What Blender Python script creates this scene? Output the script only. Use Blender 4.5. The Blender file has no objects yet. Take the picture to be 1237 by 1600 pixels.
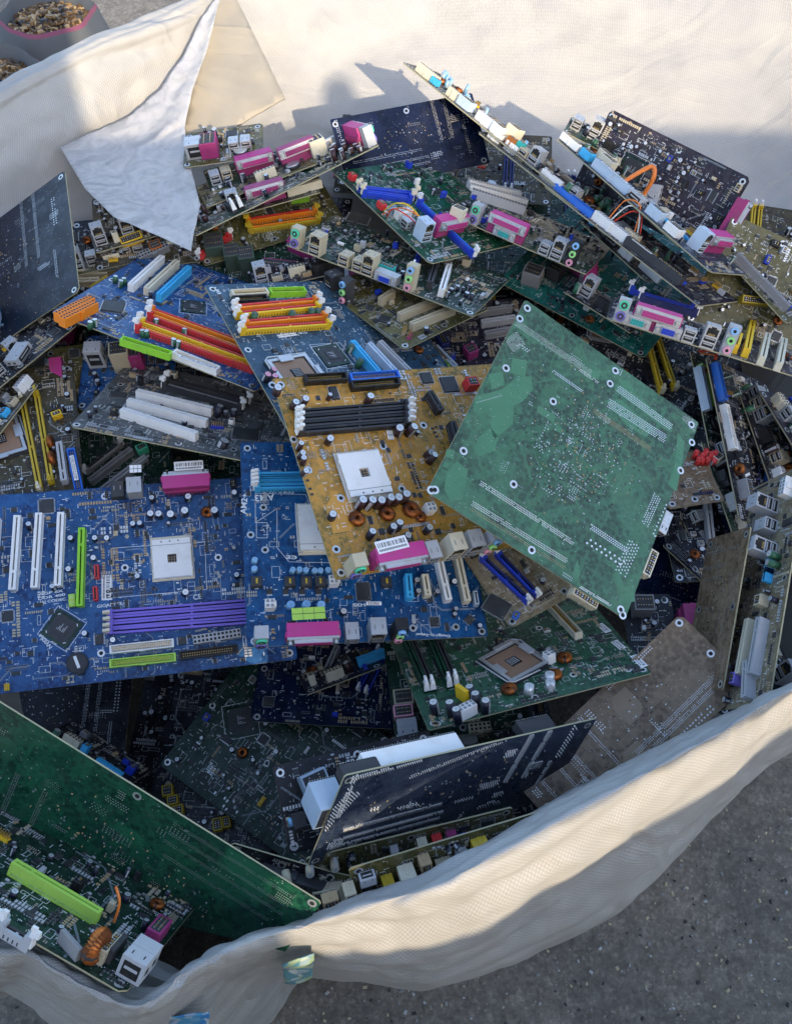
import bpy, bmesh, math, random
from mathutils import Vector, Matrix, noise

# ---------------------------------------------------------------- camera, sky, sun, exposure
sc = bpy.context.scene
cam = bpy.data.cameras.new('camera'); co = bpy.data.objects.new('camera', cam); sc.collection.objects.link(co)
co.location = (0, 0, 1.5); co.rotation_euler = (math.radians(35), 0, 0)
cam.sensor_fit = 'VERTICAL'; cam.sensor_height = 24; cam.lens = 24/2/(800/1386.); cam.clip_start = .02; cam.clip_end = 200
sc.camera = co
SUN_EL, SUN_DIR = math.radians(27), (0.32, -0.947)       # direction towards the sun, low behind the camera and to its right
w = bpy.data.worlds.new('World'); sc.world = w; w.use_nodes = True
sky = w.node_tree.nodes.new('ShaderNodeTexSky'); sky.sky_type = 'NISHITA'; sky.sun_disc = False
sky.sun_elevation = SUN_EL; sky.dust_density = 1.6; sky.air_density = .9; sky.ozone_density = .8; sky.sun_rotation = math.atan2(SUN_DIR[0], SUN_DIR[1])
w.node_tree.links.new(sky.outputs[0], w.node_tree.nodes['Background'].inputs[0]); w.node_tree.nodes['Background'].inputs[1].default_value = 0.15
sl = bpy.data.lights.new('sun', 'SUN'); sl.energy = 2.0; sl.angle = math.radians(.5); sl.color = (.80, .66, .48)
so = bpy.data.objects.new('sun', sl); sc.collection.objects.link(so)
so.rotation_euler = Vector((SUN_DIR[0]*math.cos(SUN_EL), SUN_DIR[1]*math.cos(SUN_EL), math.sin(SUN_EL))).to_track_quat('Z', 'Y').to_euler()
sc.view_settings.view_transform = 'Standard'; sc.view_settings.look = 'None'; sc.view_settings.exposure = 1.75; sc.view_settings.gamma = 1

# ---------------------------------------------------------------- helpers
COL = bpy.context.scene.collection
def link(o, parent=None):
    COL.objects.link(o)
    if parent is not None: o.parent = parent
    return o
def tag(o, label=None, cat=None, group=None, kind=None):
    if label: o['label'] = label
    if cat: o['category'] = cat
    if group: o['group'] = group
    if kind: o['kind'] = kind
    return o

MATS = {}
def new_mat(name):
    m = bpy.data.materials.new(name); m.use_nodes = True
    nt = m.node_tree; b = nt.nodes['Principled BSDF']
    return m, nt, b
def N(nt, typ, **kw):
    n = nt.nodes.new(typ)
    for k, v in kw.items():
        if k.startswith('i_'):
            n.inputs[k[2:].replace('_', ' ')].default_value = v
        else: setattr(n, k, v)
    return n
def ramp(nt, fac, stops):
    r = nt.nodes.new('ShaderNodeValToRGB'); e = r.color_ramp.elements
    while len(e) < len(stops): e.new(.5)
    for el, (p, c) in zip(e, stops):
        el.position = p; el.color = (*c, 1) if len(c) == 3 else c
    nt.links.new(fac, r.inputs[0]); return r.outputs[0]
def mix(nt, fac, a, b, mode='MIX'):
    m = nt.nodes.new('ShaderNodeMix'); m.data_type = 'RGBA'; m.blend_type = mode
    for s, v in ((m.inputs[0], fac), (m.inputs[6], a), (m.inputs[7], b)):
        if hasattr(v, 'links') or isinstance(v, bpy.types.NodeSocket): nt.links.new(v, s)
        elif isinstance(v, (int, float)): s.default_value = v
        else: s.default_value = (*v, 1) if len(v) == 3 else v
    return m.outputs[2]

# plain plastics, metals: colour, roughness, metallic
PAL = {
 'white': ((.80, .79, .75), .42, 0), 'cream': ((.66, .60, .44), .45, 0), 'beige': ((.50, .43, .29), .5, 0),
 'grey': ((.25, .25, .25), .5, 0), 'lightgrey': ((.42, .43, .44), .5, 0), 'black': ((.012, .012, .013), .38, 0), 'charcoal': ((.035, .035, .038), .5, 0),
 'dark': ((.006, .006, .006), .7, 0), 'pink': ((.50, .04, .22), .42, 0), 'deeppink': ((.32, .03, .14), .45, 0),
 'purple': ((.20, .14, .60), .42, 0), 'green': ((.27, .62, .03), .42, 0), 'lime': ((.42, .68, .10), .42, 0),
 'red': ((.62, .03, .03), .4, 0), 'orange': ((.85, .24, .01), .42, 0), 'yellow': ((.83, .52, .02), .42, 0), 'mustard': ((.52, .36, .02), .45, 0),
 'blue': ((.02, .15, .62), .4, 0), 'royal': ((.012, .05, .50), .4, 0), 'navy': ((.008, .018, .12), .4, 0),
 'sky': ((.05, .42, .74), .42, 0), 'teal': ((.02, .36, .33), .45, 0), 'mint': ((.08, .62, .35), .4, 0), 'paleblue': ((.46, .56, .66), .45, 0),
 'lilac': ((.20, .15, .50), .4, 0), 'darkgreenbox': ((.05, .085, .06), .5, 0),
 'copper': ((.55, .17, .04), .35, .8), 'gold': ((.7, .48, .16), .35, .8), 'steel': ((.58, .58, .58), .36, .75), 'zif': ((.82, .81, .77), .45, 0),
 'tin': ((.66, .67, .66), .3, .85), 'tan': ((.42, .30, .16), .55, 0), 'socketbrown': ((.30, .18, .11), .5, 0),
 'silk': ((.75, .78, .76), .5, 0), 'paper': ((.82, .82, .80), .7, 0), 'coildark': ((.20, .055, .012), .4, .6), 'solder': ((.34, .34, .33), .4, .4), 'silkdim': ((.30, .34, .36), .5, 0), 'ink': ((.03, .03, .04), .7, 0), 'hole': ((.008, .008, .01), .9, 0),
 'capblack': ((.012, .014, .03), .3, 0), 'capbrown': ((.045, .018, .02), .3, 0), 'capgreen': ((.03, .12, .06), .3, 0), 'captop': ((.72, .74, .74), .32, .6), 'capblue':((.25,.5,.7),.3,.3),
 'fibre': ((.36, .33, .20), .6, 0), 'wirered': ((.6, .04, .02), .4, 0), 'wireyellow': ((.75, .5, .03), .4, 0), 'wireorange': ((.75, .2, .03), .4, 0), 'wirewhite': ((.7, .7, .68), .4, 0),
 'chip': ((.028, .03, .032), .42, 0), 'brass': ((.30, .19, .09), .35, .5), 'rose': ((.55, .12, .25), .6, 0), 'brassdark': ((.13, .08, .04), .5, .4), 'rosedark': ((.20, .055, .10), .75, 0), 'net': ((.10, .11, .12), .8, 0),
 'label_blue': ((.03,.16,.5),.5,0), 'orangejack': ((.8,.25,.03),.4,0), 'pinkjack': ((.8,.35,.45),.4,0), 'greenjack': ((.35,.75,.25),.4,0), 'bluejack': ((.25,.5,.8),.4,0),
 'timber': ((.30, .22, .14), .75, 0),
}
def mat(name):
    if name in MATS: return MATS[name]
    if name.startswith('pcb_') or name.startswith('pour_'): return pcb_mat(name)
    c, r, met = PAL[name]
    m, nt, b = new_mat(name)
    tc = N(nt, 'ShaderNodeTexCoord'); oi = N(nt, 'ShaderNodeObjectInfo')
    add = N(nt, 'ShaderNodeVectorMath', operation='ADD'); nt.links.new(tc.outputs['Object'], add.inputs[0]); 
    mul = N(nt, 'ShaderNodeMath', operation='MULTIPLY'); mul.inputs[1].default_value = 3.0
    nt.links.new(oi.outputs['Random'], mul.inputs[0]); nt.links.new(mul.outputs[0], add.inputs[1])
    no = N(nt, 'ShaderNodeTexNoise', i_Scale=70.0, i_Detail=5.0, i_Roughness=.7); nt.links.new(add.outputs[0], no.inputs['Vector'])
    f = ramp(nt, no.outputs['Fac'], [(.50, (0, 0, 0)), (.78, (.34, .34, .34))])
    lum = sum(c) / 3
    dust = (.16, .145, .115) if lum < .4 else (c[0]*.62, c[1]*.58, c[2]*.5)
    nt.links.new(mix(nt, f, c, dust), b.inputs['Base Color'])
    rr = ramp(nt, no.outputs['Fac'], [(.3, (r,)*3), (.75, (min(r+.3, .9),)*3)])
    nt.links.new(rr, b.inputs['Roughness']); b.inputs['Metallic'].default_value = met
    MATS[name] = m; return m

PCB = { 'ink': ((.003, .004, .014), (.008, .012, .035)), # solder mask colour, pour / trace colour
 'blue': ((.012, .058, .21), (.04, .16, .40)), 'azure': ((.008, .070, .22), (.018, .14, .36)), 'slate': ((.035, .085, .14), (.06, .14, .22)),
 'gold': ((.32, .225, .055), (.80, .40, .07)), 'green': ((.064, .125, .080), (.095, .27, .145)), 'moss': ((.018, .080, .045), (.05, .19, .10)),
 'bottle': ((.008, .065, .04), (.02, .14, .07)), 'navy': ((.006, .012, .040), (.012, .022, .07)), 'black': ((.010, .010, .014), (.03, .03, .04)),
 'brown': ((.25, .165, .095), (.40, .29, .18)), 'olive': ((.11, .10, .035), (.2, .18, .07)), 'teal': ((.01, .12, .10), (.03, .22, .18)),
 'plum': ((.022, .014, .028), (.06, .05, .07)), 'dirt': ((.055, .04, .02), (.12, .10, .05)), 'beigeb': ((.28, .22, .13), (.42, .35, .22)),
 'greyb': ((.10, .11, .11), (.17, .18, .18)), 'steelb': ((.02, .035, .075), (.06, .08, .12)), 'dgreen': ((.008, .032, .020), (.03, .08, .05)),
}
def pcb_mat(name):
    kind, col = name.split('_', 1)
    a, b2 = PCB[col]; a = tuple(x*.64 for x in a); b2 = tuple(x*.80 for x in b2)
    m, nt, b = new_mat(name)
    tc = N(nt, 'ShaderNodeTexCoord'); oi = N(nt, 'ShaderNodeObjectInfo')
    add = N(nt, 'ShaderNodeVectorMath', operation='ADD'); nt.links.new(tc.outputs['Object'], add.inputs[0])
    mul = N(nt, 'ShaderNodeMath', operation='MULTIPLY'); mul.inputs[1].default_value = 5.0
    nt.links.new(oi.outputs['Random'], mul.inputs[0]); nt.links.new(mul.outputs[0], add.inputs[1])
    v = add.outputs[0]
    if kind == 'pcb':
        n1 = N(nt, 'ShaderNodeTexNoise', i_Scale=16.0, i_Detail=3.0); nt.links.new(v, n1.inputs['Vector'])
        c1 = ramp(nt, n1.outputs['Fac'], [(.42, a), (.5, tuple(x*.72 for x in a)), (.62, tuple(.6*x+.4*y for x, y in zip(a, b2)))])
        vo = N(nt, 'ShaderNodeTexVoronoi', distance='CHEBYCHEV', i_Scale=190.0); nt.links.new(v, vo.inputs['Vector'])
        f2 = ramp(nt, vo.outputs['Distance'], [(.3, (0, 0, 0)), (.62, (.5, .5, .5))])
        base = mix(nt, f2, c1, b2)
    else:
        n1 = N(nt, 'ShaderNodeTexNoise', i_Scale=40.0, i_Detail=3.0); nt.links.new(v, n1.inputs['Vector'])
        base = mix(nt, n1.outputs['Fac'], tuple(x*.8 for x in b2), b2)
    n3 = N(nt, 'ShaderNodeTexNoise', i_Scale=28.0, i_Detail=7.0, i_Roughness=.75); nt.links.new(v, n3.inputs['Vector'])
    f3 = ramp(nt, n3.outputs['Fac'], [(.54, (0, 0, 0)), (.80, (.20, .20, .20))])
    nt.links.new(mix(nt, f3, base, (.13, .12, .10)), b.inputs['Base Color']); b.inputs['Specular IOR Level'].default_value = .36
    rr = ramp(nt, n3.outputs['Fac'], [(.42, (.26,)*3), (.68, (.55,)*3)])
    nt.links.new(rr, b.inputs['Roughness'])
    n4 = N(nt, 'ShaderNodeTexNoise', i_Scale=500.0, i_Detail=2.0); nt.links.new(v, n4.inputs['Vector'])
    bp = N(nt, 'ShaderNodeBump', i_Strength=.12, i_Distance=.001); nt.links.new(n4.outputs['Fac'], bp.inputs['Height']); nt.links.new(bp.outputs[0], b.inputs['Normal'])
    MATS[name] = m; return m

class MB:
    """collects shapes in millimetres and builds ONE mesh"""
    def __init__(s): s.v = []; s.f = []; s.m = []; s.mats = []; s.sm = []
    def mi(s, m):
        if m not in s.mats: s.mats.append(m)
        return s.mats.index(m)
    def face(s, idx, m, smooth=False): s.f.append(idx); s.m.append(s.mi(m)); s.sm.append(smooth)
    def box(s, x0, x1, y0, y1, z0, z1, m, rot=None, taper=0):
        n = len(s.v); t = taper
        P = [(x0, y0, z0), (x1, y0, z0), (x1, y1, z0), (x0, y1, z0), (x0+t, y0+t, z1), (x1-t, y0+t, z1), (x1-t, y1-t, z1), (x0+t, y1-t, z1)]
        if rot is not None:
            cx, cy, a = rot; ca, sa = math.cos(a), math.sin(a)
            P = [(cx+(x-cx)*ca-(y-cy)*sa, cy+(x-cx)*sa+(y-cy)*ca, z) for x, y, z in P]
        s.v += P
        for q in ((0, 3, 2, 1), (4, 5, 6, 7), (0, 1, 5, 4), (1, 2, 6, 5), (2, 3, 7, 6), (3, 0, 4, 7)): s.face([n+i for i in q], m)
    def bevbox(s, x0, x1, y0, y1, z0, z1, m, b=.5):
        s.box(x0, x1, y0, y1, z0, z1-b, m)
        n = len(s.v)
        s.v += [(x0, y0, z1-b), (x1, y0, z1-b), (x1, y1, z1-b), (x0, y1, z1-b), (x0+b, y0+b, z1), (x1-b, y0+b, z1), (x1-b, y1-b, z1), (x0+b, y1-b, z1)]
        for q in ((4, 5, 6, 7), (0, 1, 5, 4), (1, 2, 6, 5), (2, 3, 7, 6), (3, 0, 4, 7)): s.face([n+i for i in q], m)
    def quad(s, pts, m):
        n = len(s.v); s.v += pts; s.face(list(range(n, n+len(pts))), m)
    def cyl(s, cx, cy, z0, z1, r, m, top=None, seg=12, axis='z', r2=None, smooth=True):
        n = len(s.v); r2 = r if r2 is None else r2
        for z, rr in ((z0, r), (z1, r2)):
            for i in range(seg):
                a = 2*math.pi*i/seg; u, w = rr*math.cos(a), rr*math.sin(a)
                s.v.append((cx+u, cy+w, z) if axis == 'z' else ((z, cx+u, cy+w) if axis == 'x' else (cx+w, z, cy+u)))
        for i in range(seg): s.face([n+i, n+(i+1) % seg, n+seg+(i+1) % seg, n+seg+i], m, smooth)
        s.face([n+seg+i for i in range(seg)], top or m); s.face([n+seg-1-i for i in range(seg)], m)
    def disc(s, cx, cy, z, r, m, seg=6):
        n = len(s.v)
        for i in range(seg):
            a = 2*math.pi*(i+.5)/seg; s.v.append((cx+r*math.cos(a), cy+r*math.sin(a), z))
        s.face(list(range(n, n+seg)), m)
    def dome(s, cx, cy, z, r, h, m, seg=6):
        n = len(s.v)
        for i in range(seg):
            a = 2*math.pi*(i+.5)/seg; s.v.append((cx+r*math.cos(a), cy+r*math.sin(a), z))
        s.v.append((cx, cy, z+h))
        for i in range(seg): s.face([n+i, n+(i+1) % seg, n+seg], m, True)
    def seg_(s, x0, y0, x1, y1, w, z, m):
        L = math.hypot(x1-x0, y1-y0)
        if L < 1e-6: return
        nx, ny = -(y1-y0)/L*w/2, (x1-x0)/L*w/2
        s.quad([(x0-nx, y0-ny, z), (x1-nx, y1-ny, z), (x1+nx, y1+ny, z), (x0+nx, y0+ny, z)], m)
    def tube(s, pts, r, m, seg=6, closed=False):
        import mathutils
        n0 = len(s.v); k = len(pts)
        for i, p in enumerate(pts):
            a = mathutils.Vector(pts[(i-1) % k] if closed or i > 0 else pts[0]); b = mathutils.Vector(pts[(i+1) % k] if closed or i < k-1 else pts[-1])
            d = (b-a).normalized(); u = d.orthogonal().normalized()
            if abs(d.z) < .95: u = d.cross(mathutils.Vector((0, 0, 1))).normalized()
            w = d.cross(u)
            for j in range(seg):
                t = 2*math.pi*j/seg; q = mathutils.Vector(p)+u*(r*math.cos(t))+w*(r*math.sin(t)); s.v.append(tuple(q))
        for i in range(k if closed else k-1):
            for j in range(seg):
                a = n0+i*seg; b = n0+((i+1) % k)*seg
                s.face([a+j, b+j, b+(j+1) % seg, a+(j+1) % seg], m, True)
    def mesh(s, name, scale=.001):
        me = bpy.data.meshes.new(name)
        me.from_pydata([(x*scale, y*scale, z*scale) for x, y, z in s.v], [], s.f)
        for m in s.mats: me.materials.append(mat(m) if isinstance(m, str) else m)
        me.polygons.foreach_set('material_index', s.m); me.polygons.foreach_set('use_smooth', s.sm); me.update()
        return me
CACHE = {}
def cached(key, name, fn):
    if key not in CACHE:
        mb = MB(); fn(mb); CACHE[key] = mb.mesh(name)
    return CACHE[key]

def part(name, me, parent, x=0, y=0, z=0, rot=0, label=None):
    o = bpy.data.objects.new(name, me); link(o, parent)
    o.location = (x/1000, y/1000, z/1000); o.rotation_euler = (0, 0, rot)
    if label: o['label'] = label
    return o

# ---------------------------------------------------------------- parts of a mainboard (millimetres)
def slot_mesh(L, w, h, c, kind):
    def fn(b):
        g = 1.7 if kind != 'ide' else w-2.4
        key = L*.76 if kind == 'pci' else (L*.22 if kind == 'agp' else L*.5)
        b.box(-L/2, L/2, -w/2, -g/2, 0, h, c); b.box(-L/2, L/2, g/2, w/2, 0, h, c)
        b.box(-L/2, -L/2+2.2, -g/2, g/2, 0, h-.2, c); b.box(L/2-2.2, L/2, -g/2, g/2, 0, h-.2, c)
        if kind != 'ide':
            b.box(-L/2+2.2, L/2-2.2, -g/2, g/2, 0, h*.35, 'dark')
            x = -L/2+key; b.box(x-1.4, x+1.4, -g/2, g/2, h*.35, h-.2, c)
            for i in range(int(L/2.54)-2):
                xx = -L/2+4+i*2.54
                if abs(xx-x) > 2.5:
                    b.box(xx-.45, xx+.45, -w/2-.35, -w/2, 0, h*.28, 'tin'); b.box(xx-.45, xx+.45, w/2, w/2+.35, 0, h*.28, 'tin')
            b.box(-L/2+.8, L/2-.8, -w/2-.5, w/2+.5, 0, h*.16, c)
        else:
            b.box(-L/2+2.2, L/2-2.2, -g/2, g/2, 0, h*.25, c)
            n = int((L-8)/2.54)
            for i in range(n):
                for yy in (-1.3, 1.3): b.box(-L/2+5+i*2.54-.4, -L/2+5+i*2.54+.4, yy-.4, yy+.4, h*.25, h*.75, 'gold')
            b.box(-3, 3, -w/2-.6, -w/2, 0, h+.2, c)
    return cached(('slot', round(L), w, h, c, kind), {'pci': 'expansion_slot', 'agp': 'graphics_slot', 'ide': 'drive_connector'}[kind], fn)
def dimm_mesh(L, c, c2):
    def fn(b):
        w, h = 6.6, 8.2
        b.box(-L/2, L/2, -w/2, -.9, 0, h, c); b.box(-L/2, L/2, .9, w/2, 0, h, c2)
        b.box(-L/2, L/2, -.9, .9, 0, 3, 'dark'); b.box(L*.04-1.2, L*.04+1.2, -.9, .9, 3, h-.3, c)
        for sx in (-1, 1):
            x = sx*(L/2); b.box(min(x, x-sx*6), max(x, x-sx*6), -w/2-.3, w/2+.3, 0, h+4, c)
        for i in range(int(L/4)-3): 
            xx = -L/2+8+i*4; b.box(xx-.5, xx+.5, -w/2-.25, -w/2, 1, h*.5, 'charcoal')
    return cached(('dimm', round(L), c, c2), 'memory_slot', fn)
def latch_mesh(c):
    def fn(b):
        b.box(-2.6, 2.8, -3.1, 3.1, 4, 15, c, taper=.8); b.box(-2, 5.5, -2.1, 2.1, 13, 18, c, taper=.6); b.box(-3, 1.5, -1.4, 1.4, 17, 20, c)
    return cached(('latch', c), 'latch', fn)
def power_mesh(L, c):
    def fn(b):
        b.bevbox(-L/2, L/2, -5, 5, 0, 12.5, c, .4); n = int(L/4.3)
        for i in range(n):
            for j in (-1, 1):
                x = -L/2+L/n*(i+.5); b.box(x-1.35, x+1.35, j*2.3-1.35, j*2.3+1.35, 12.5, 12.7, 'dark' if c != 'white' else 'grey')
                b.box(x-1.8, x+1.8, j*2.3-1.8, j*2.3+1.8, 12.5, 12.62, 'lightgrey' if c == 'white' else c)
        b.box(-3, 3, -6.6, -5, 0, 11, c)
    return cached(('pow', round(L), c), 'power_connector', fn)
def cap_mesh(r, h, c, top='captop'):
    def fn(b):
        b.cyl(0, 0, 0, h-.5, r, c); b.cyl(0, 0, h-.5, h, r*.97, c, top, r2=r*.86)
        b.box(-r*.55, r*.55, -.15, .15, h, h+.05, 'grey'); b.box(-.15, .15, -r*.55, r*.55, h, h+.06, 'grey')
        b.box(-r*.35, r*.35, -r*1.01, -r*.9, 1, h-1, 'lightgrey')
    return cached(('cap', r, h, c, top), 'capacitor', fn)
def coil_mesh(R, wire='copper'):
    def fn(b):
        n, seg, r = 26, 8, R*.40
        base = len(b.v)
        for i in range(n*2):
            a = 2*math.pi*i/(n*2); rr = r*(1.2 if i % 2 == 0 else .78)
            for j in range(seg):
                t = 2*math.pi*j/seg; q = R*.62+rr*math.cos(t)
                b.v.append((q*math.cos(a), q*math.sin(a), r+rr*math.sin(t)*1.1))
        k = n*2
        for i in range(k):
            for j in range(seg):
                a = base+i*seg; c = base+((i+1) % k)*seg
                b.face([a+j, c+j, c+(j+1) % seg, a+(j+1) % seg], (wire if (i+j//4) % 2 else 'coildark') if not (i % 26 in (0, 1)) else 'charcoal', True)
        b.disc(0, 0, .3, R*.3, 'dark', 10)
    return cached(('coil', R, wire), 'choke_coil', fn)
def choke_mesh(c):
    def fn(b):
        b.bevbox(-5.5, 5.5, -5.5, 5.5, 0, 9, c, .9); b.box(-3, 3, -1, 1, 9, 9.08, 'mustard')
        b.box(-6.4, -5.5, -2, 2, 0, 2, 'tin'); b.box(5.5, 6.4, -2, 2, 0, 2, 'tin')
    return cached(('choke', c), 'choke', fn)
def zif_mesh(L, W, c):
    def fn(b):
        b.box(-W/2-2, W/2+2, -L/2-2, L/2+4, .1, 1.6, 'cream'); 
        hw = 5
        b.box(-W/2, -hw, -L/2, L/2, 1.6, 6.2, c); b.box(hw, W/2, -L/2, L/2, 1.6, 6.2, c)
        b.box(-hw, hw, -L/2, -hw, 1.6, 6.2, c); b.box(-hw, hw, hw, L/2, 1.6, 6.2, c)
        b.box(-hw, hw, -hw, hw, 1.6, 3.0, 'charcoal')
        for i in range(3):
            for j in range(3): b.box(-3.6+i*3-.6, -3.6+i*3+.8, -3.4+j*2.6-.5, -3.4+j*2.6+.6, 3, 3.5, 'tan')
        b.box(-W/2, W/2, L/2-7, L/2-6.4, 6.2, 6.35, 'grey'); b.box(-W/2+1, W/2-1, -L/2+.4, -L/2+1.2, 6.2, 6.5, 'lightgrey')
        for sx in (-1, 1):
            for yy in (-.3, .3): b.box(sx*(W/2)-1, sx*(W/2)+1, yy*L-1.5, yy*L+1.5, 2, 6.6, c)
        b.tube([(W/2+2.2, -L/2-2, 3), (W/2+2.2, L/2+2, 4), (W/2-3, L/2+2.6, 4)], .8, 'steel')
        for i in range(3): b.box(-W/2+W*(.25+.22*i)-.8, -W/2+W*(.25+.22*i)+.8, L/2-3.4, L/2-2, 6.2, 6.4, 'dark')
    return cached(('zif', L, W, c), 'processor_socket', fn)
def lga_mesh():
    def fn(b):
        b.box(-27, 27, -29, 29, .1, 1.6, 'charcoal'); b.box(-21, 21, -21, 21, 1.6, 4.2, 'socketbrown'); b.box(-7, 7, -7, 7, 4.2, 4.3, 'dark')
        for i in range(5):
            for j in range(4): b.box(-5+i*2.4, -3.8+i*2.4, -5+j*2.6, -3.8+j*2.6, 4.3, 4.9, 'lightgrey')
        for a in (-1, 1):
            b.box(-26, 26, a*25-2.2, a*25+2.2, 4.4, 6, 'steel'); b.box(a*24-1.8, a*24+1.8, -23, 23, 4.4, 6, 'steel')
        b.box(-27, -19, -14, 4, 6, 8, 'lightgrey'); b.box(18, 27, -6, 12, 6, 7.4, 'steel'); b.box(-20, 4, -30, -25, 6, 7.5, 'steel')
        b.tube([(29, -28, 3), (29, 24, 6), (24, 30, 7), (-10, 31, 5)], 1.0, 'steel'); b.tube([(-29, 25, 3), (-29, -22, 6), (-22, -30, 6)], 1.0, 'steel')
    return cached(('lga',), 'processor_socket', fn)
def chip_mesh(s1, s2, c='chip', mark=True):
    def fn(b):
        b.box(-s1/2, s1/2, -s2/2, s2/2, .5, 2.4, c, taper=.3)
        b.disc(-s1/2+2, -s2/2+2, 2.42, .7, 'grey', 8)
        n = int(s1/1.3)
        for i in range(n):
            x = -s1/2+s1*(i+.5)/n
            b.box(x-.3, x+.3, -s2/2-1.6, -s2/2, .1, .7, 'tin'); b.box(x-.3, x+.3, s2/2, s2/2+1.6, .1, .7, 'tin')
        n = int(s2/1.3)
        if s1 > 9 and s2 > 9:
            for i in range(n):
                y = -s2/2+s2*(i+.5)/n
                b.box(-s1/2-1.6, -s1/2, y-.3, y+.3, .1, .7, 'tin'); b.box(s1/2, s1/2+1.6, y-.3, y+.3, .1, .7, 'tin')
    return cached(('chip', s1, s2, c), 'chip', fn)
def bga_mesh(s):
    def fn(b):
        b.box(-s/2, s/2, -s/2, s/2, .1, 1.4, 'pcb_dgreen'); b.box(-s*.40, s*.40, -s*.40, s*.40, 1.4, 1.55, 'chip')
        b.box(-s*.22, s*.22, -s*.22, s*.22, 1.55, 2.1, 'charcoal')
        for i in range(4):
            a = math.pi/2*i+.78; b.box(s*.5*math.cos(a)-1.5, s*.5*math.cos(a)+1.5, s*.5*math.sin(a)-.4, s*.5*math.sin(a)+.4, 1.56, 1.7, 'silk', rot=(s*.5*math.cos(a), s*.5*math.sin(a), a+1.57))
        for i in range(6): b.box(-s*.15+i*s*.05, -s*.13+i*s*.05, -s*.1, s*.1*((i*7) % 3-.5), 2.1, 2.13, 'lightgrey')
        m = s/2+2
        for q in ((-m, m, -m-.25, -m+.25), (-m, m, m-.25, m+.25), (-m-.25, -m+.25, -m, m), (m-.25, m+.25, -m, m)): b.box(*q, .05, .12, 'silk')
    return cached(('bga', s), 'chipset', fn)
def battery_mesh():
    def fn(b):
        b.cyl(0, 0, 0, 5.2, 11.6, 'black', seg=24); b.cyl(0, 0, 5.2, 5.5, 9.8, 'charcoal', 'charcoal', 24)
        b.box(-8, 6, -1.6, 1.6, 5.5, 6.3, 'white'); b.box(9, 13, -4, 4, 0, 7, 'black')
    return cached(('bat',), 'battery_holder', fn)
def battery_in():
    def fn(b):
        b.cyl(0, 0, 0, 3.5, 11.2, 'black', seg=24); b.cyl(0, 0, 3.5, 5.6, 10, 'tin', 'tin', 24); b.box(8, 12, -3, 3, 0, 7, 'black')
    return cached(('bat2',), 'battery_holder', fn)
def header_mesh(n, c):
    def fn(b):
        L = n*2.54; b.box(-L/2, L/2, -2.5, 2.5, 0, 2.6, c)
        for i in range(n):
            for j in (-1.27, 1.27): b.box(-L/2+1.27+i*2.54-.35, -L/2+1.27+i*2.54+.35, j-.35, j+.35, 2.6, 8.2, 'gold')
    return cached(('hdr', n, c), 'pin_header', fn)
def sata_mesh(c):
    def fn(b):
        b.box(-8, 8, -2.6, 2.6, 0, 8.5, c, taper=.2); b.box(-6.5, 6.5, -.9, .9, 8.5, 8.6, 'dark'); b.box(5.2, 6.4, -2, 1, 8.5, 8.62, 'dark')
    return cached(('sata', c), 'drive_socket', fn)
def block_mesh(x, y, z, c, c2=None):
    def fn(b):
        lo = 'dark' if c in ('black', 'charcoal', 'navy') else 'charcoal'
        b.box(-x/2+.5, x/2-.5, -y/2+.5, y/2-.5, 0, 1.2, lo); b.bevbox(-x/2, x/2, -y/2, y/2, 1.2, z, c, .5)
        if z > .6 and min(x, y) > 5:
            if c in ('steel', 'lightgrey') and max(x, y) > 12:      # folded metal shell: seam, spring tabs, dimples
                b.box(-x/2+1, x/2-1, -.15, .15, z, z+.08, 'grey')
                for sx in (-1, 1):
                    b.box(sx*x*.25-1.4, sx*x*.25+1.4, y*.12, y*.30, z, z+.25, c); b.box(sx*x*.25-.5, sx*x*.25+.5, -y*.34, -y*.2, z, z+.06, 'dark')
                    b.box(sx*(x/2)-.25, sx*(x/2)+.25, -y*.3, -y*.12, z*.35, z*.6, 'dark'); b.box(sx*(x/2)-.25, sx*(x/2)+.25, y*.12, y*.3, z*.35, z*.6, 'dark')
                b.box(-x*.36, x*.36, -y/2-.2, -y/2, z*.2, z*.82, 'dark'); b.box(-x*.28, x*.28, -y/2-.35, -y/2-.2, z*.5, z*.62, 'lightgrey')
                b.box(-x*.36, x*.36, y/2, y/2+.2, z*.2, z*.82, 'dark')
            else:                                                    # moulded plug: cavity with contacts
                m = min(1.8, min(x, y)*.2); b.box(-x/2+m, x/2-m, -y/2+m, y/2-m, z, z+.06, lo)
                n = max(2, int((max(x, y)-2*m)/3)); L = max(x, y)-2*m-2
                for i in range(n):
                    t = -L/2+L*(i+.5)/n
                    for s_ in (-.22, .22):
                        o = s_*(min(x, y)-2*m)
                        if x >= y: b.box(t-.5, t+.5, o-.5, o+.5, z+.06, z+1.0, 'gold' if i % 2 else 'tin')
                        else: b.box(o-.5, o+.5, t-.5, t+.5, z+.06, z+1.0, 'gold' if i % 2 else 'tin')
                b.box(-1.2, 1.2, -y/2-.6, -y/2, 1.2, z*.7, c)
            for i in range(int(x/2.6)):
                xx = -x/2+1.5+i*2.6; b.box(xx-.35, xx+.35, y/2, y/2+.8, 0, .6, 'tin'); b.box(xx-.35, xx+.35, -y/2-.8, -y/2, 0, .6, 'tin')
        if c2: b.box(-x/2+1.5, x/2-1.5, -y/2+1.5, y/2-1.5, z, z+.1, c2)
    return cached(('blk', x, y, z, c, c2), 'block', fn)
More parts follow.
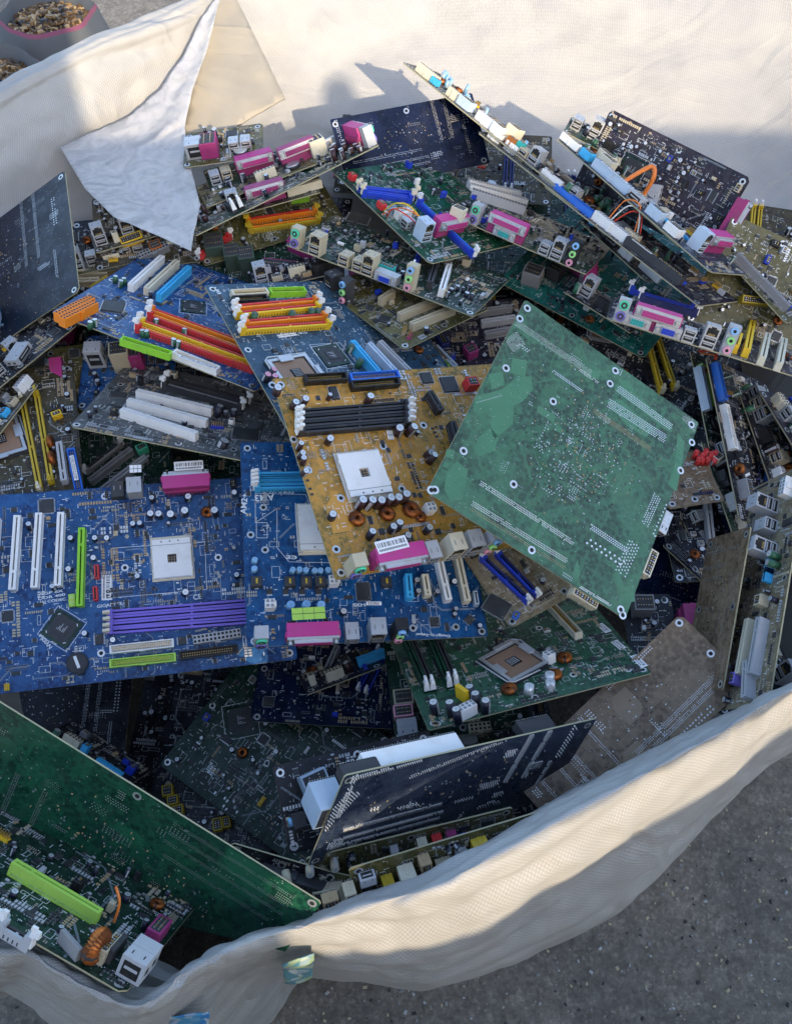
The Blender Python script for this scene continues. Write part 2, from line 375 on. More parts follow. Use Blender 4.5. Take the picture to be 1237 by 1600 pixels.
def fet_mesh():
    def fn(b):
        b.box(-3.2, 3.2, -3, 3, .2, 2.5, 'chip', taper=.2); b.box(-2.8, 2.8, 3, 4.6, .1, .9, 'tin')
        for x in (-2, 2): b.box(x-.5, x+.5, -5.5, -3, .1, .7, 'tin')
    return cached(('fet',), 'transistor', fn)
def sticker_mesh(x, y, bars=True, c='paper'):
    def fn(b):
        b.box(-x/2, x/2, -y/2, y/2, 0, .15, c); rnd = random.Random(int(x*7+y))
        if bars:
            p = -x/2+2
            while p < x/2-2:
                w = rnd.choice((.5, .8, 1.2)); b.box(p, p+w, -y*.05, y*.32, .15, .2, 'ink'); p += w+rnd.choice((.5, .9, 1.3))
            p = -x/2+2
            while p < x/2-3: b.box(p, p+1.1, -y*.35, -y*.18, .15, .2, 'ink'); p += 1.7
        else:
            b.box(-x/2, x/2, -.3, .3, .15, .2, 'ink'); b.box(-x/6-.2, -x/6+.2, -y/2, y/2, .15, .2, 'ink'); b.box(x/6-.2, x/6+.2, -y/2, y/2, .15, .2, 'ink')
    return cached(('stk', x, y, bars, c), 'sticker', fn)
# rear panel ports: openings face -x, board edge at x = 0
def port_mesh(k, shell='steel', plastic='pink'):
    def hexnut(b, y, z): b.cyl(y, z, -6.5, -3, 2.4, 'tin', seg=6, axis='x', smooth=False)
    def dshell(b, y0, y1, z0, z1, c, pins):
        b.box(-2.4, 0, y0, y1, z0, z1, 'steel'); w = y1-y0; m = 7.2
        b.box(-6, -2.4, y0+m, y1-m, z0+2, z1-2, 'steel'); b.box(-6.3, -6, y0+m+.8, y1-m-.8, z0+2.8, z1-2.8, c)
        for r in range(2):
            for i in range(pins): 
                yy = y0+m+2.2+i*(w-2*m-4.4)/(pins-1); b.box(-6.5, -6.3, yy-.4, yy+.4, z0+4+r*3, z0+4.8+r*3, 'dark')
        hexnut(b, y0+3.4, (z0+z1)/2); hexnut(b, y1-3.4, (z0+z1)/2)
    def fn(b):
        if k == 'ps2':
            b.box(-.5, 13, -7, 7, 0, 27, shell if shell != 'steel' else 'lightgrey')
            for z, c in ((7, 'lilac'), (20, 'mint')):
                b.cyl(0, z, -3.2, -.5, 5.6, c, c, 16, 'x'); b.cyl(0, z, -3.5, -3.2, 3.8, 'charcoal', 'charcoal', 12, 'x'); b.cyl(0, z, -3.7, -3.5, 1.5, c, c, 8, 'x')
        elif k == 'lpt':
            b.box(0, 15, -26.5, 26.5, 13, 26, plastic); b.box(0, 6, -28, 28, 11.5, 24.5, plastic)
            dshell(b, -26.5, 26.5, 12.5, 25, plastic, 13)
            for i in range(17): b.box(14.2, 15.4, -22+i*2.7-.5, -22+i*2.7+.5, 0, 13, 'tin')
            for i in range(16): b.box(17, 18, -22+i*2.9-.5, -22+i*2.9+.5, 0, 11, 'deeppink')
            b.box(13, 17, -25, 25, 8, 14, 'deeppink'); b.box(2, 13, -26, 26, 0, 12, 'deeppink')
        elif k == 'db9': b.box(0, 12, -15.5, 15.5, 0, 12, 'steel'); dshell(b, -15.5, 15.5, 0, 12.2, 'teal', 5)
        elif k == 'vga': b.box(0, 12, -15.5, 15.5, 0, 12, 'steel'); dshell(b, -15.5, 15.5, 0, 12.2, 'royal', 5)
        elif k in ('usb', 'lan'):
            h = 15.5 if k == 'usb' else 27; w = 7 if k == 'usb' else 8.2
            b.box(-1.5, 17, -w, w, 0, h, shell)
            for z in ((2.2, 9) if k == 'usb' else (2, 8.6)):
                b.box(-1.7, -1.5, -w+1.6, w-1.6, z, z+4.8, 'dark'); b.box(-1.9, -1.7, -w+2.8, w-2.8, z+2.8, z+4.2, 'lightgrey')
            if k == 'lan':
                b.box(-1.7, -1.5, -w+2, w-2, 15.5, 24, 'dark'); b.box(-1.7, -1.5, -3, 3, 24, 25.8, 'dark')
                for i in range(5): b.box(-1.9, -1.7, -3.4+i*1.6, -2.7+i*1.6, 15.8, 18, 'gold')
            for yy in (-w*.5, w*.5): b.box(4, 9, yy-.6, yy+.6, h, h+.12, 'grey')
        elif k == 'audio':
            b.box(0, 13, -6.6, 6.6, 0, 34, shell if shell != 'steel' else 'black')
            for z, c in ((5.5, 'pinkjack'), (17, 'greenjack'), (28.5, 'bluejack')):
                b.cyl(0, z, -3.6, 0, 4.4, c, c, 14, 'x'); b.cyl(0, z, -3.8, -3.6, 2.0, 'dark', 'dark', 10, 'x')
    return cached(('port', k, shell, plastic), {'ps2': 'keyboard_port', 'lpt': 'parallel_port', 'db9': 'serial_port', 'vga': 'video_port', 'usb': 'usb_port', 'lan': 'network_port', 'audio': 'audio_jacks'}[k], fn)

def lerp(a, b, t): return a+(b-a)*t
def clipseg(x0, y0, x1, y1, W, H, mg=1.5):
    t0, t1 = 0., 1.; dx, dy = x1-x0, y1-y0
    for p, q in ((-dx, x0-mg), (dx, W-mg-x0), (-dy, y0-mg), (dy, H-mg-y0)):
        if abs(p) < 1e-9:
            if q < 0: return None
            continue
        r = q/p
        if p < 0: t0 = max(t0, r)
        else: t1 = min(t1, r)
    if t0 >= t1: return None
    return (x0+t0*dx, y0+t0*dy, x0+t1*dx, y0+t1*dy)
def ring(b, x, y, z=.1, r=4.2):
    b.disc(x, y, z, r, 'tin', 16); b.disc(x, y, z+.08, r*.52, 'hole', 12)
def board_mesh(W, H, col, seed, side, extra=None, cut=None):
    rnd = random.Random(seed); b = MB(); p = 'pcb_'+col; pr = 'pour_'+col
    n = len(b.v); T = 1.6
    ch = rnd.choice((2, 2, 5))
    out = [(ch, 0), (W-ch, 0), (W, ch), (W, H-ch), (W-ch, H), (ch, H), (0, H-ch), (0, ch)]
    if cut: out = out[:5]+[(cut[0], H), (0, H-cut[1]), (0, ch)]      # one corner broken off
    b.v += [(x, y, 0) for x, y in out]+[(x, y, -T) for x, y in out]; k = 8
    b.face([n+i for i in range(k)], p); b.face([n+2*k-1-i for i in range(k)], p)
    for i in range(k): b.face([n+i, n+k+i, n+k+(i+1) % k, n+(i+1) % k], 'fibre')
    A = W*H/59536.
    def bundle(m, z, nb, wd, cnt):
        for _ in range(int(cnt*A)):
            x, y = rnd.uniform(0, W), rnd.uniform(0, H); d = rnd.choice(range(8))*math.pi/4; kk = rnd.randint(2, nb); sp = wd*2.1
            for s_ in range(rnd.randint(1, 3)):
                L = rnd.uniform(8, 40); nx, ny = x+L*math.cos(d), y+L*math.sin(d)
                for j in range(kk):
                    o = (j-kk/2)*sp; ox, oy = -math.sin(d)*o, math.cos(d)*o
                    c = clipseg(x+ox, y+oy, nx+ox, ny+oy, W, H)
                    if c: b.seg_(*c, wd, z, m)
                x, y = nx, ny; d += rnd.choice((-1, 1))*math.pi/4
    def pour(x, y, w, h, z=.04):
        x0, x1, y0, y1 = max(2, x-w/2), min(W-2, x+w/2), max(2, y-h/2), min(H-2, y+h/2)
        if x1-x0 < 3 or y1-y0 < 3: return
        c = min(x1-x0, y1-y0)*rnd.uniform(.15, .45)
        b.quad([(x0+c, y0, z), (x1, y0, z), (x1, y1-c, z), (x1-c, y1, z), (x0, y1, z), (x0, y0+c, z)], pr)
    def dots(x, y, nx, ny, px, py, r, m='tin', stag=False, h=None, a=0):
        for i in range(nx):
            for j in range(ny):
                dx, dy = i*px+(py*.5 if stag and j % 2 else 0), j*py
                X, Y = x+dx*math.cos(a)-dy*math.sin(a), y+dx*math.sin(a)+dy*math.cos(a)
                if 1.5 < X < W-1.5 and 1.5 < Y < H-1.5 and rnd.random() < .95:
                    if h: b.dome(X, Y, .05, r, h, m, 5)
                    else: b.disc(X, Y, .1, r, m)
    if side == 'front':
        for _ in range(int(7*A)): pour(rnd.uniform(0, W), rnd.uniform(0, H), rnd.uniform(10, 45), rnd.uniform(8, 30))
        bundle(pr, .07, 9, .6, 190); bundle('silkdim', .075, 3, .35, 14)
        for _ in range(int(800*A)): b.disc(rnd.uniform(2, W-2), rnd.uniform(2, H-2), .1, rnd.uniform(.3, .65), rnd.choice((pr, 'silkdim', 'tin', 'silk')), 5)
        for _ in range(int(45*A)):  # silkscreen outlines
            x, y, w, h = rnd.uniform(4, W-20), rnd.uniform(4, H-20), rnd.uniform(4, 16), rnd.uniform(3, 12)
            for q in ((x, y, x+w, y), (x+w, y, x+w, y+h), (x+w, y+h, x, y+h), (x, y+h, x, y)):
                c = clipseg(*q, W, H)
                if c: b.seg_(*c, .35, .09, 'silk')
        for _ in range(int(420*A)):  # small reference marks
            x, y, v = rnd.uniform(4, W-8), rnd.uniform(4, H-8), rnd.random() < .5
            for i in range(rnd.randint(2, 4)):
                dx, dy = (0, i*1.3) if v else (i*1.3, 0); b.box(x+dx, x+dx+.8, y+dy, y+dy+.9, .03, .1, 'silk')
    elif side == 'backc':
        bundle(pr, .06, 10, .5, 70)
        for _ in range(38): dots(rnd.gauss(W*.5, W*.17), rnd.gauss(H*.5, H*.17), rnd.randint(2, 7), rnd.randint(1, 3), rnd.choice((2, 2.54, 3.3)), 2.6, rnd.uniform(.4, .7), stag=rnd.random() < .5, a=rnd.choice((0, 1.57)))
        for _ in range(1500): b.disc(rnd.uniform(2, W-2), rnd.uniform(2, H-2), .09, rnd.uniform(.22, .45), rnd.choice(('tin', 'silkdim', pr, pr)), 5)
        for _ in range(420):
            x, y = rnd.gauss(W*.52, W*.13), rnd.gauss(H*.52, H*.13); b.box(x-.8, x+.8, y-.45, y+.45, .02, .6, rnd.choice(('tan', 'tin', 'chip', 'silkdim')), rot=(x, y, rnd.choice((0, 1.57))))
    else:
        for _ in range(int(5*A)): pour(rnd.uniform(0, W), rnd.uniform(0, H), rnd.uniform(10, 50), rnd.uniform(8, 30))
        bundle(pr, .06, 10, .5, 50)
        tall = 3.2 if side == 'pins' else None
        for xx in (W*.70, W*.78): dots(xx, H*.45, 3, 64, 1.9, 2.0, .55, h=tall)
        for yy in (H*.08, H*.17, H*.25): dots(W*.06, yy, 62, 2, 1.9, 2.2, .5, h=tall)
        dots(W*.08, H*.36, 70, 2, 1.5, 2.4, .45, h=tall)
        dots(W*.03, H*.55, 2, 24, 2.8, 2.77, .8, h=tall); dots(W*.88, H*.2, 2, 20, 2.54, 2.54, .7, h=tall); dots(W*.9, H*.62, 2, 12, 4.2, 4.2, 1.1, h=tall)
        for _ in range(int(26*A)): dots(rnd.uniform(5, W-20), rnd.uniform(5, H-20), rnd.randint(2, 9), rnd.randint(1, 4), rnd.choice((2, 2.54, 3.3)), 2.6, rnd.uniform(.4, .8), stag=rnd.random() < .5, h=tall)
        for _ in range(int(700*A)): b.disc(rnd.uniform(2, W-2), rnd.uniform(2, H-2), .09, rnd.uniform(.22, .5), rnd.choice(('tin', 'silk', pr)), 5)
        for _ in range(int(160*A)):
            x, y = rnd.gauss(W*.5, W*.15), rnd.gauss(H*.55, H*.14)
            if 3 < x < W-3 and 3 < y < H-3: b.box(x-.8, x+.8, y-.5, y+.5, .02, .7, rnd.choice(('tan', 'tin', 'chip')), rot=(x, y, rnd.choice((0, 1.57))))
    for q in ([] if extra is None else extra):
        if q[0] == 'pour': b.quad([(x, y, .05) for x, y in q[1]], pr)
        elif q[0] == 'dots': dots(*q[1:])
        elif q[0] == 'ring': ring(b, q[1], q[2])
        elif q[0] == 'outline':
            P = q[1]
            for i in range(len(P)): c = clipseg(*P[i], *P[(i+1) % len(P)], W, H); c and b.seg_(*c, .5, .1, 'silk')
    for x, y in ((6, 6), (W-8, 6), (6, H-8), (W-8, H-8), (W*.52, H-8), (W*.5, 8)): ring(b, x, y)
    if cut:
        kept = [i for i, f in enumerate(b.f) if i < k+2 or not any(b.v[j][0]/cut[0]+(H-b.v[j][1])/cut[1] < 1.03 for j in f)]
        b.f = [b.f[i] for i in kept]; b.m = [b.m[i] for i in kept]; b.sm = [b.sm[i] for i in kept]
    return b.mesh('circuit_board')

def smd_mesh(W, H, seed, dens, keep):
    rnd = random.Random(seed); b = MB(); A = W*H/59536.
    def ok(x, y): return 2 < x < W-2 and 2 < y < H-2 and not any(a-1 < x < c+1 and d-1 < y < e+1 for a, c, d, e in keep)
    for _ in range(int(95*A*dens)):
        cx, cy, sp = rnd.uniform(0, W), rnd.uniform(0, H), rnd.uniform(3, 9); v = rnd.random() < .5; c = rnd.choice(('tan', 'charcoal', 'tan', 'lightgrey', 'tin', 'beige', 'chip'))
        neat = rnd.random() < .82; w, h = rnd.choice(((.9, 1.7), (1.2, 2.2), (1.6, 2.8), (2, 3.2)))
        if v: w, h = h, w
        n, rows = (rnd.randint(4, 14), rnd.randint(1, 2)) if neat else (rnd.randint(4, 12), 1)
        for i in range(n*rows):
            a, r = i % n, i//n; pit = (h if v else w)+1.1; rp = (w if v else h)+1.6
            if neat: x, y = (cx+r*rp, cy+a*pit) if v else (cx+a*pit, cy+r*rp)
            else: x, y = rnd.gauss(cx, sp), rnd.gauss(cy, sp)
            if not ok(x, y) or rnd.random() < .12: continue
            b.box(x-w/2, x+w/2, y-h/2, y+h/2, 0, min(w, h)*.55, c)
            if v: b.box(x-w/2-.3, x-w/2+.2, y-h/2, y+h/2, 0, .8, 'solder'); b.box(x+w/2-.2, x+w/2+.3, y-h/2, y+h/2, 0, .8, 'solder')
            else: b.box(x-w/2, x+w/2, y-h/2-.3, y-h/2+.2, 0, .8, 'solder'); b.box(x-w/2, x+w/2, y+h/2-.2, y+h/2+.3, 0, .8, 'solder')
    for _ in range(int(60*A*dens)):
        x, y = rnd.uniform(6, W-6), rnd.uniform(6, H-6)
        if not ok(x, y): continue
        w, h = rnd.choice(((4, 5), (5, 4), (4, 9), (9, 4), (6, 6)))
        b.box(x-w/2, x+w/2, y-h/2, y+h/2, .3, 1.6, 'chip')
        for s_ in (-1, 1):
            for i in range(4): b.box(x-w/2+w*(i+.3)/4, x-w/2+w*(i+.7)/4, y+s_*(h/2+.5)-.5, y+s_*(h/2+.5)+.5, 0, .6, 'tin')
    if not b.v: return None
    return b.mesh('surface_components')

def wire_mesh(pts, r, c):
    b = MB(); P = []
    n = len(pts)
    for i in range(n-1):
        p0, p1, p2, p3 = pts[max(i-1, 0)], pts[i], pts[i+1], pts[min(i+2, n-1)]
        for t in [j/6 for j in range(6)]:
            P.append(tuple(.5*((2*b1)+(-a+c_)*t+(2*a-5*b1+4*c_-d)*t*t+(-a+3*b1-3*c_+d)*t**3) for a, b1, c_, d in zip(p0, p1, p2, p3)))
    P.append(pts[-1]); b.tube(P, r, c); return b.mesh('wire')

FONT = {}
def text_mesh(s, bold=False):
    key = (s, bold)
    if key in FONT: return FONT[key]
    cu = bpy.data.curves.new('txt', 'FONT'); cu.body = s; cu.size = 1; cu.align_x = 'CENTER'; cu.align_y = 'CENTER'
    if bold: cu.offset = .018
    o = bpy.data.objects.new('txt', cu); COL.objects.link(o)
    dg = bpy.context.evaluated_depsgraph_get(); me = bpy.data.meshes.new_from_object(o.evaluated_get(dg))
    bpy.data.objects.remove(o); bpy.data.curves.remove(cu)
    me.name = 'lettering'; me.materials.clear(); me.materials.append(mat('silk'))
    xs = [v.co.x for v in me.vertices]; FONT[key] = (me, max(xs)-min(xs)); return FONT[key]

GROUP = 'scrap mainboards heaped in the bulk bag'
def mainboard(sp):
    """sp: pose, size, colours and the parts that stand on it"""
    W, H = sp['wh']; rnd = random.Random(sp['seed'])
    root = bpy.data.objects.new('mainboard', None); link(root); root.empty_display_size = .02
    R = Matrix([list(r) for r in sp['R']]); M = R.to_4x4(); M.translation = Vector(sp['pos']); root.matrix_world = M
    tag(root, sp['label'], 'mainboard', GROUP)
    side = sp.get('side', 'front')
    part('circuit_board', board_mesh(W, H, sp['col'], sp['seed'], side, sp.get('extra'), sp.get('cut')), root)
    keep = []
    def occ(x, y, w, h, a=0):
        if abs(math.sin(a)) > .7: w, h = h, w
        keep.append((x-w/2, x+w/2, y-h/2, y+h/2))
    def free(x, y, r): return r+2 < x < W-r-2 and r+2 < y < H-r-2 and not any(a-r < x < c+r and d-r < y < e+r for a, c, d, e in keep)
    def put(k, x, y, a=0, *o):
        if k in ('pci', 'agp', 'ide'):
            L, c = o[0], o[1]; w, h = {'pci': (7.6, 11.2), 'agp': (7.4, 11.6), 'ide': (9.4, 9)}[k]
            if len(o) > 2: w, h = o[2]
            r = part({'pci': 'expansion_slot', 'agp': 'graphics_slot', 'ide': 'drive_connector'}[k], slot_mesh(L, w, h, c, k), root, x, y, 0, a); occ(x, y, L, w+2, a)
            return r
        if k == 'dimm':
            L, c, c2, lc = (list(o)+['white'])[:4]
            r = part('memory_slot', dimm_mesh(L, c, c2), root, x, y, 0, a); occ(x, y, L+8, 8, a)
            for s_ in (1, -1): part('latch', latch_mesh(lc), r, s_*(L/2-1), 0, 0, 0 if s_ > 0 else math.pi)
            return r
        if k == 'power': occ(x, y, o[0], 12, a); return part('power_connector', power_mesh(*o), root, x, y, 0, a)
        if k == 'cap':
            r, h = o[0], o[1]; occ(x, y, 2*r, 2*r); c = part('capacitor', cap_mesh(*o), root, x, y, 0, rnd.uniform(0, 6))
            c.rotation_euler[0] = rnd.gauss(0, .09); c.rotation_euler[1] = rnd.gauss(0, .09); return c
        if k == 'coil': occ(x, y, 2*o[0], 2*o[0]); return part('choke_coil', coil_mesh(*o), root, x, y, 0, rnd.uniform(0, 6))
        if k == 'coilup':
            c = part('choke_coil', coil_mesh(*o), root, x, y, o[0], a); c.rotation_euler[0] = math.pi/2; return c
        if k == 'choke': occ(x, y, 12, 12); return part('choke', choke_mesh(*o), root, x, y, 0, a)
        if k == 'zif': occ(x, y, o[1]+6, o[0]+6, a); return part('processor_socket', zif_mesh(*o), root, x, y, 0, a)
        if k == 'lga': occ(x, y, 62, 62); return part('processor_socket', lga_mesh(), root, x, y, 0, a)
        if k == 'chip': occ(x, y, o[0]+4, o[1]+4, a); return part('chip', chip_mesh(*o), root, x, y, 0, a)
        if k == 'bga': occ(x, y, o[0]+4, o[0]+4); return part('chipset', bga_mesh(*o), root, x, y, 0, a)
        if k == 'bat': occ(x, y, 24, 24); return part('battery_holder', battery_mesh() if o and o[0] else battery_in(), root, x, y, 0, a)
        if k == 'hdr': occ(x, y, o[0]*2.54, 5, a); return part('pin_header', header_mesh(*o), root, x, y, 0, a)
        if k == 'sata': occ(x, y, 17, 6, a); return part('drive_socket', sata_mesh(*o), root, x, y, 0, a)
        if k == 'fet': occ(x, y, 8, 10, a); return part('transistor', fet_mesh(), root, x, y, 0, a)
        if k == 'block': occ(x, y, o[0], o[1], a); return part('connector_block', block_mesh(*o), root, x, y, 0, a)
        if k == 'ublock': return part('port_shell', block_mesh(*o), root, x, y, -o[2]-1.7, a)
        if k == 'stk':
            z = o[2] if len(o) > 2 else .15; return part('sticker', sticker_mesh(o[0], o[1], *(o[3:])), root, x, y, z, a)
        if k == 'port': 
            w = {'ps2': 14, 'lpt': 56, 'db9': 31, 'vga': 31, 'usb': 14, 'lan': 17, 'audio': 14}[o[0]]; occ(x+8, y, 22, w, a)
            nm = {'ps2': 'keyboard_port', 'lpt': 'parallel_port', 'db9': 'serial_port', 'vga': 'video_port', 'usb': 'usb_port', 'lan': 'network_port', 'audio': 'audio_jacks'}[o[0]]
            return part(nm, port_mesh(*o), root, x, y, 0, a)
        if k == 'wire': return part('wire', wire_mesh(o[0], *o[1:]), root)
        if k == 'text':
            me, w = text_mesh(o[0], True); s_ = o[1]/w; t = part('lettering', me, root, x, y, .13, a); t.scale = (s_/1000, (o[2] if len(o) > 2 else s_)/1000, .001); return t
        raise Exception(k)
    for c in sp.get('comps', []): put(*c)
    au = sp.get('auto')
    if au:
        sp.setdefault('xcap', 16); sp.setdefault('dens', 1.6)
        def X(x): return x*W/244.
        rr = au.get('rot', 0)
        def P(k, x, y, a, *o):   # canonical layout, turned when the rear panel lies on another edge
            if rr == 180: x, y, a = W-x, H-y, a+math.pi
            if not (-3 <= x <= W+3 and -3 <= y <= H+3): return
            return put(k, x, y, a, *o)
        ax = math.pi/2
        n, c = au.get('pci', (3, 'white'))
        for i in range(n): 
            if 14+i*20.3 < H-12: P('pci', 57, 14+i*20.3, 0, 85, c)
        if au.get('agp') and 16+n*20.3 < H-12: P('agp', 62, 16+n*20.3, 0, 90 if W > 120 else 60, au['agp'])
        n, c, c2 = au.get('dimm', (2, 'charcoal', 'charcoal'))
        Ld = min(138, H-30)
        for i in range(n): P('dimm', W-75+i*10.2+(4 if i > 1 else 0), H-12-Ld/2, ax, Ld, c if i % 2 == 0 or c2 == c else c2, c if i % 2 == 0 or c2 == c else c2)
        for i, c in enumerate(au.get('ide', ())): P('ide', W-12-(i % 2)*11, H*.42-(i//2)*60+6, ax, 56, c)
        if au.get('power'): P('power', W-16, H-45, ax, 52, au['power'])
        s_ = au.get('socket')
        if s_ == 'zif': P('zif', min(88, W*.4), H-85, 0, 50, 48, au.get('zifc', 'zif'))
        if s_ == 'lga': P('lga', min(90, W*.42), H-85, 0)
        if au.get('bga', 1): P('bga', W*.55, H*.42, .78*rnd.choice((0, 1)), 33)
        if au.get('io', 1):
            sh = au.get('shell', 'steel'); y = H-14
            P('port', 0, y, 0, 'ps2', sh); y -= 38
            P('port', 0, y, 0, 'lpt', sh, au.get('lpt', 'pink')); P('port', 0, y+13.5, 0, 'db9'); P('port', 0, y-18, 0, 'vga') ; y -= 42
            P('port', 0, y, 0, 'usb', sh); y -= 17
            P('port', 0, y, 0, 'lan', sh); y -= 17; P('port', 0, y, 0, 'audio', au.get('jack', 'lightgrey'))
        if au.get('bat', 1): P('bat', W*.72, H*.2, rnd.uniform(0, 3), rnd.random() < .5)
        capc = au.get('cap', rnd.choice(('capblack', 'capbrown', 'capgreen')))
        for i in range(au.get('ncap', 26)):
            if rnd.random() < .6: x, y = rnd.uniform(18, 60), rnd.uniform(H*.45, H-8)
            else: x, y = rnd.uniform(10, W-10), rnd.uniform(8, H-8)
            r = rnd.choice((2.5, 3.2, 4, 4)); 
            if rr == 180: x, y = W-x, H-y
            if free(x, y, r): put('cap', x, y, 0, r, rnd.choice((8, 10, 12, 16)), capc)
        for i in range(au.get('ncoil', 3)):
            x, y = rnd.uniform(20, 70), rnd.uniform(H*.5, H-10)
            if rr == 180: x, y = W-x, H-y
            if free(x, y, 7): put('coil', x, y, 0, rnd.choice((6, 7.5)), 'copper')
        for i in range(au.get('nfet', 8)):
            x, y = rnd.uniform(10, W-10), rnd.uniform(10, H-10)
            if free(x, y, 6): put('fet', x, y, rnd.choice((0, ax)))
        for i in range(au.get('nchip', 6)):
            x, y = rnd.uniform(14, W-14), rnd.uniform(14, H-14); s1 = rnd.choice((8, 12, 16, 20)); s2 = rnd.choice((8, s1))
            if free(x, y, s1*.6): put('chip', x, y, rnd.choice((0, ax)), s1, s2)
        for i in range(au.get('nhdr', 6)):
            x, y = rnd.uniform(12, W-12), rnd.uniform(8, H-12)
            if free(x, y, 9): put('hdr', x, y, rnd.choice((0, ax)), rnd.choice((3, 5, 5)), rnd.choice(('black', 'white', 'yellow', 'royal', 'red', 'green')))
    if side == 'front':
        for i in range(sp.get('xcap', 0)//2):
            x, y = rnd.uniform(8, W-8), rnd.uniform(8, H-8); a, c = rnd.uniform(4, 12), rnd.uniform(4, 9)
            if free(x, y, 4): put('block', x, y, rnd.choice((0, 1.57)), round(a), round(c), rnd.choice((4, 7, 10)), rnd.choice(('white', 'black', 'black', 'steel', 'charcoal', 'beige', 'royal', 'lightgrey', 'tan')))
        for i in range(sp.get('xcap', 0)//3):
            x, y = rnd.uniform(12, W-12), rnd.uniform(12, H-12)
            if free(x, y, 7): put(*rnd.choice((('fet', x, y, 1.57), ('chip', x, y, 0, 12, 12), ('chip', x, y, 1.57, 16, 8), ('hdr', x, y, 0, 5, rnd.choice(('black', 'white', 'yellow'))), ('coil', x, y, 0, 6, 'copper'))))
        for i in range(sp.get('xcap', 0)):
            x, y = rnd.uniform(8, W-8), rnd.uniform(8, H-8); r = rnd.choice((2, 2.5, 3.2))
            if free(x, y, r): put('cap', x, y, 0, r, rnd.choice((5, 7, 9)), sp.get('capc', 'capblack'))
        me = smd_mesh(W, H, sp['seed']+99, sp.get('dens', 1), keep)
        if me: tag(part('surface_components', me, root), kind='stuff')
    return root

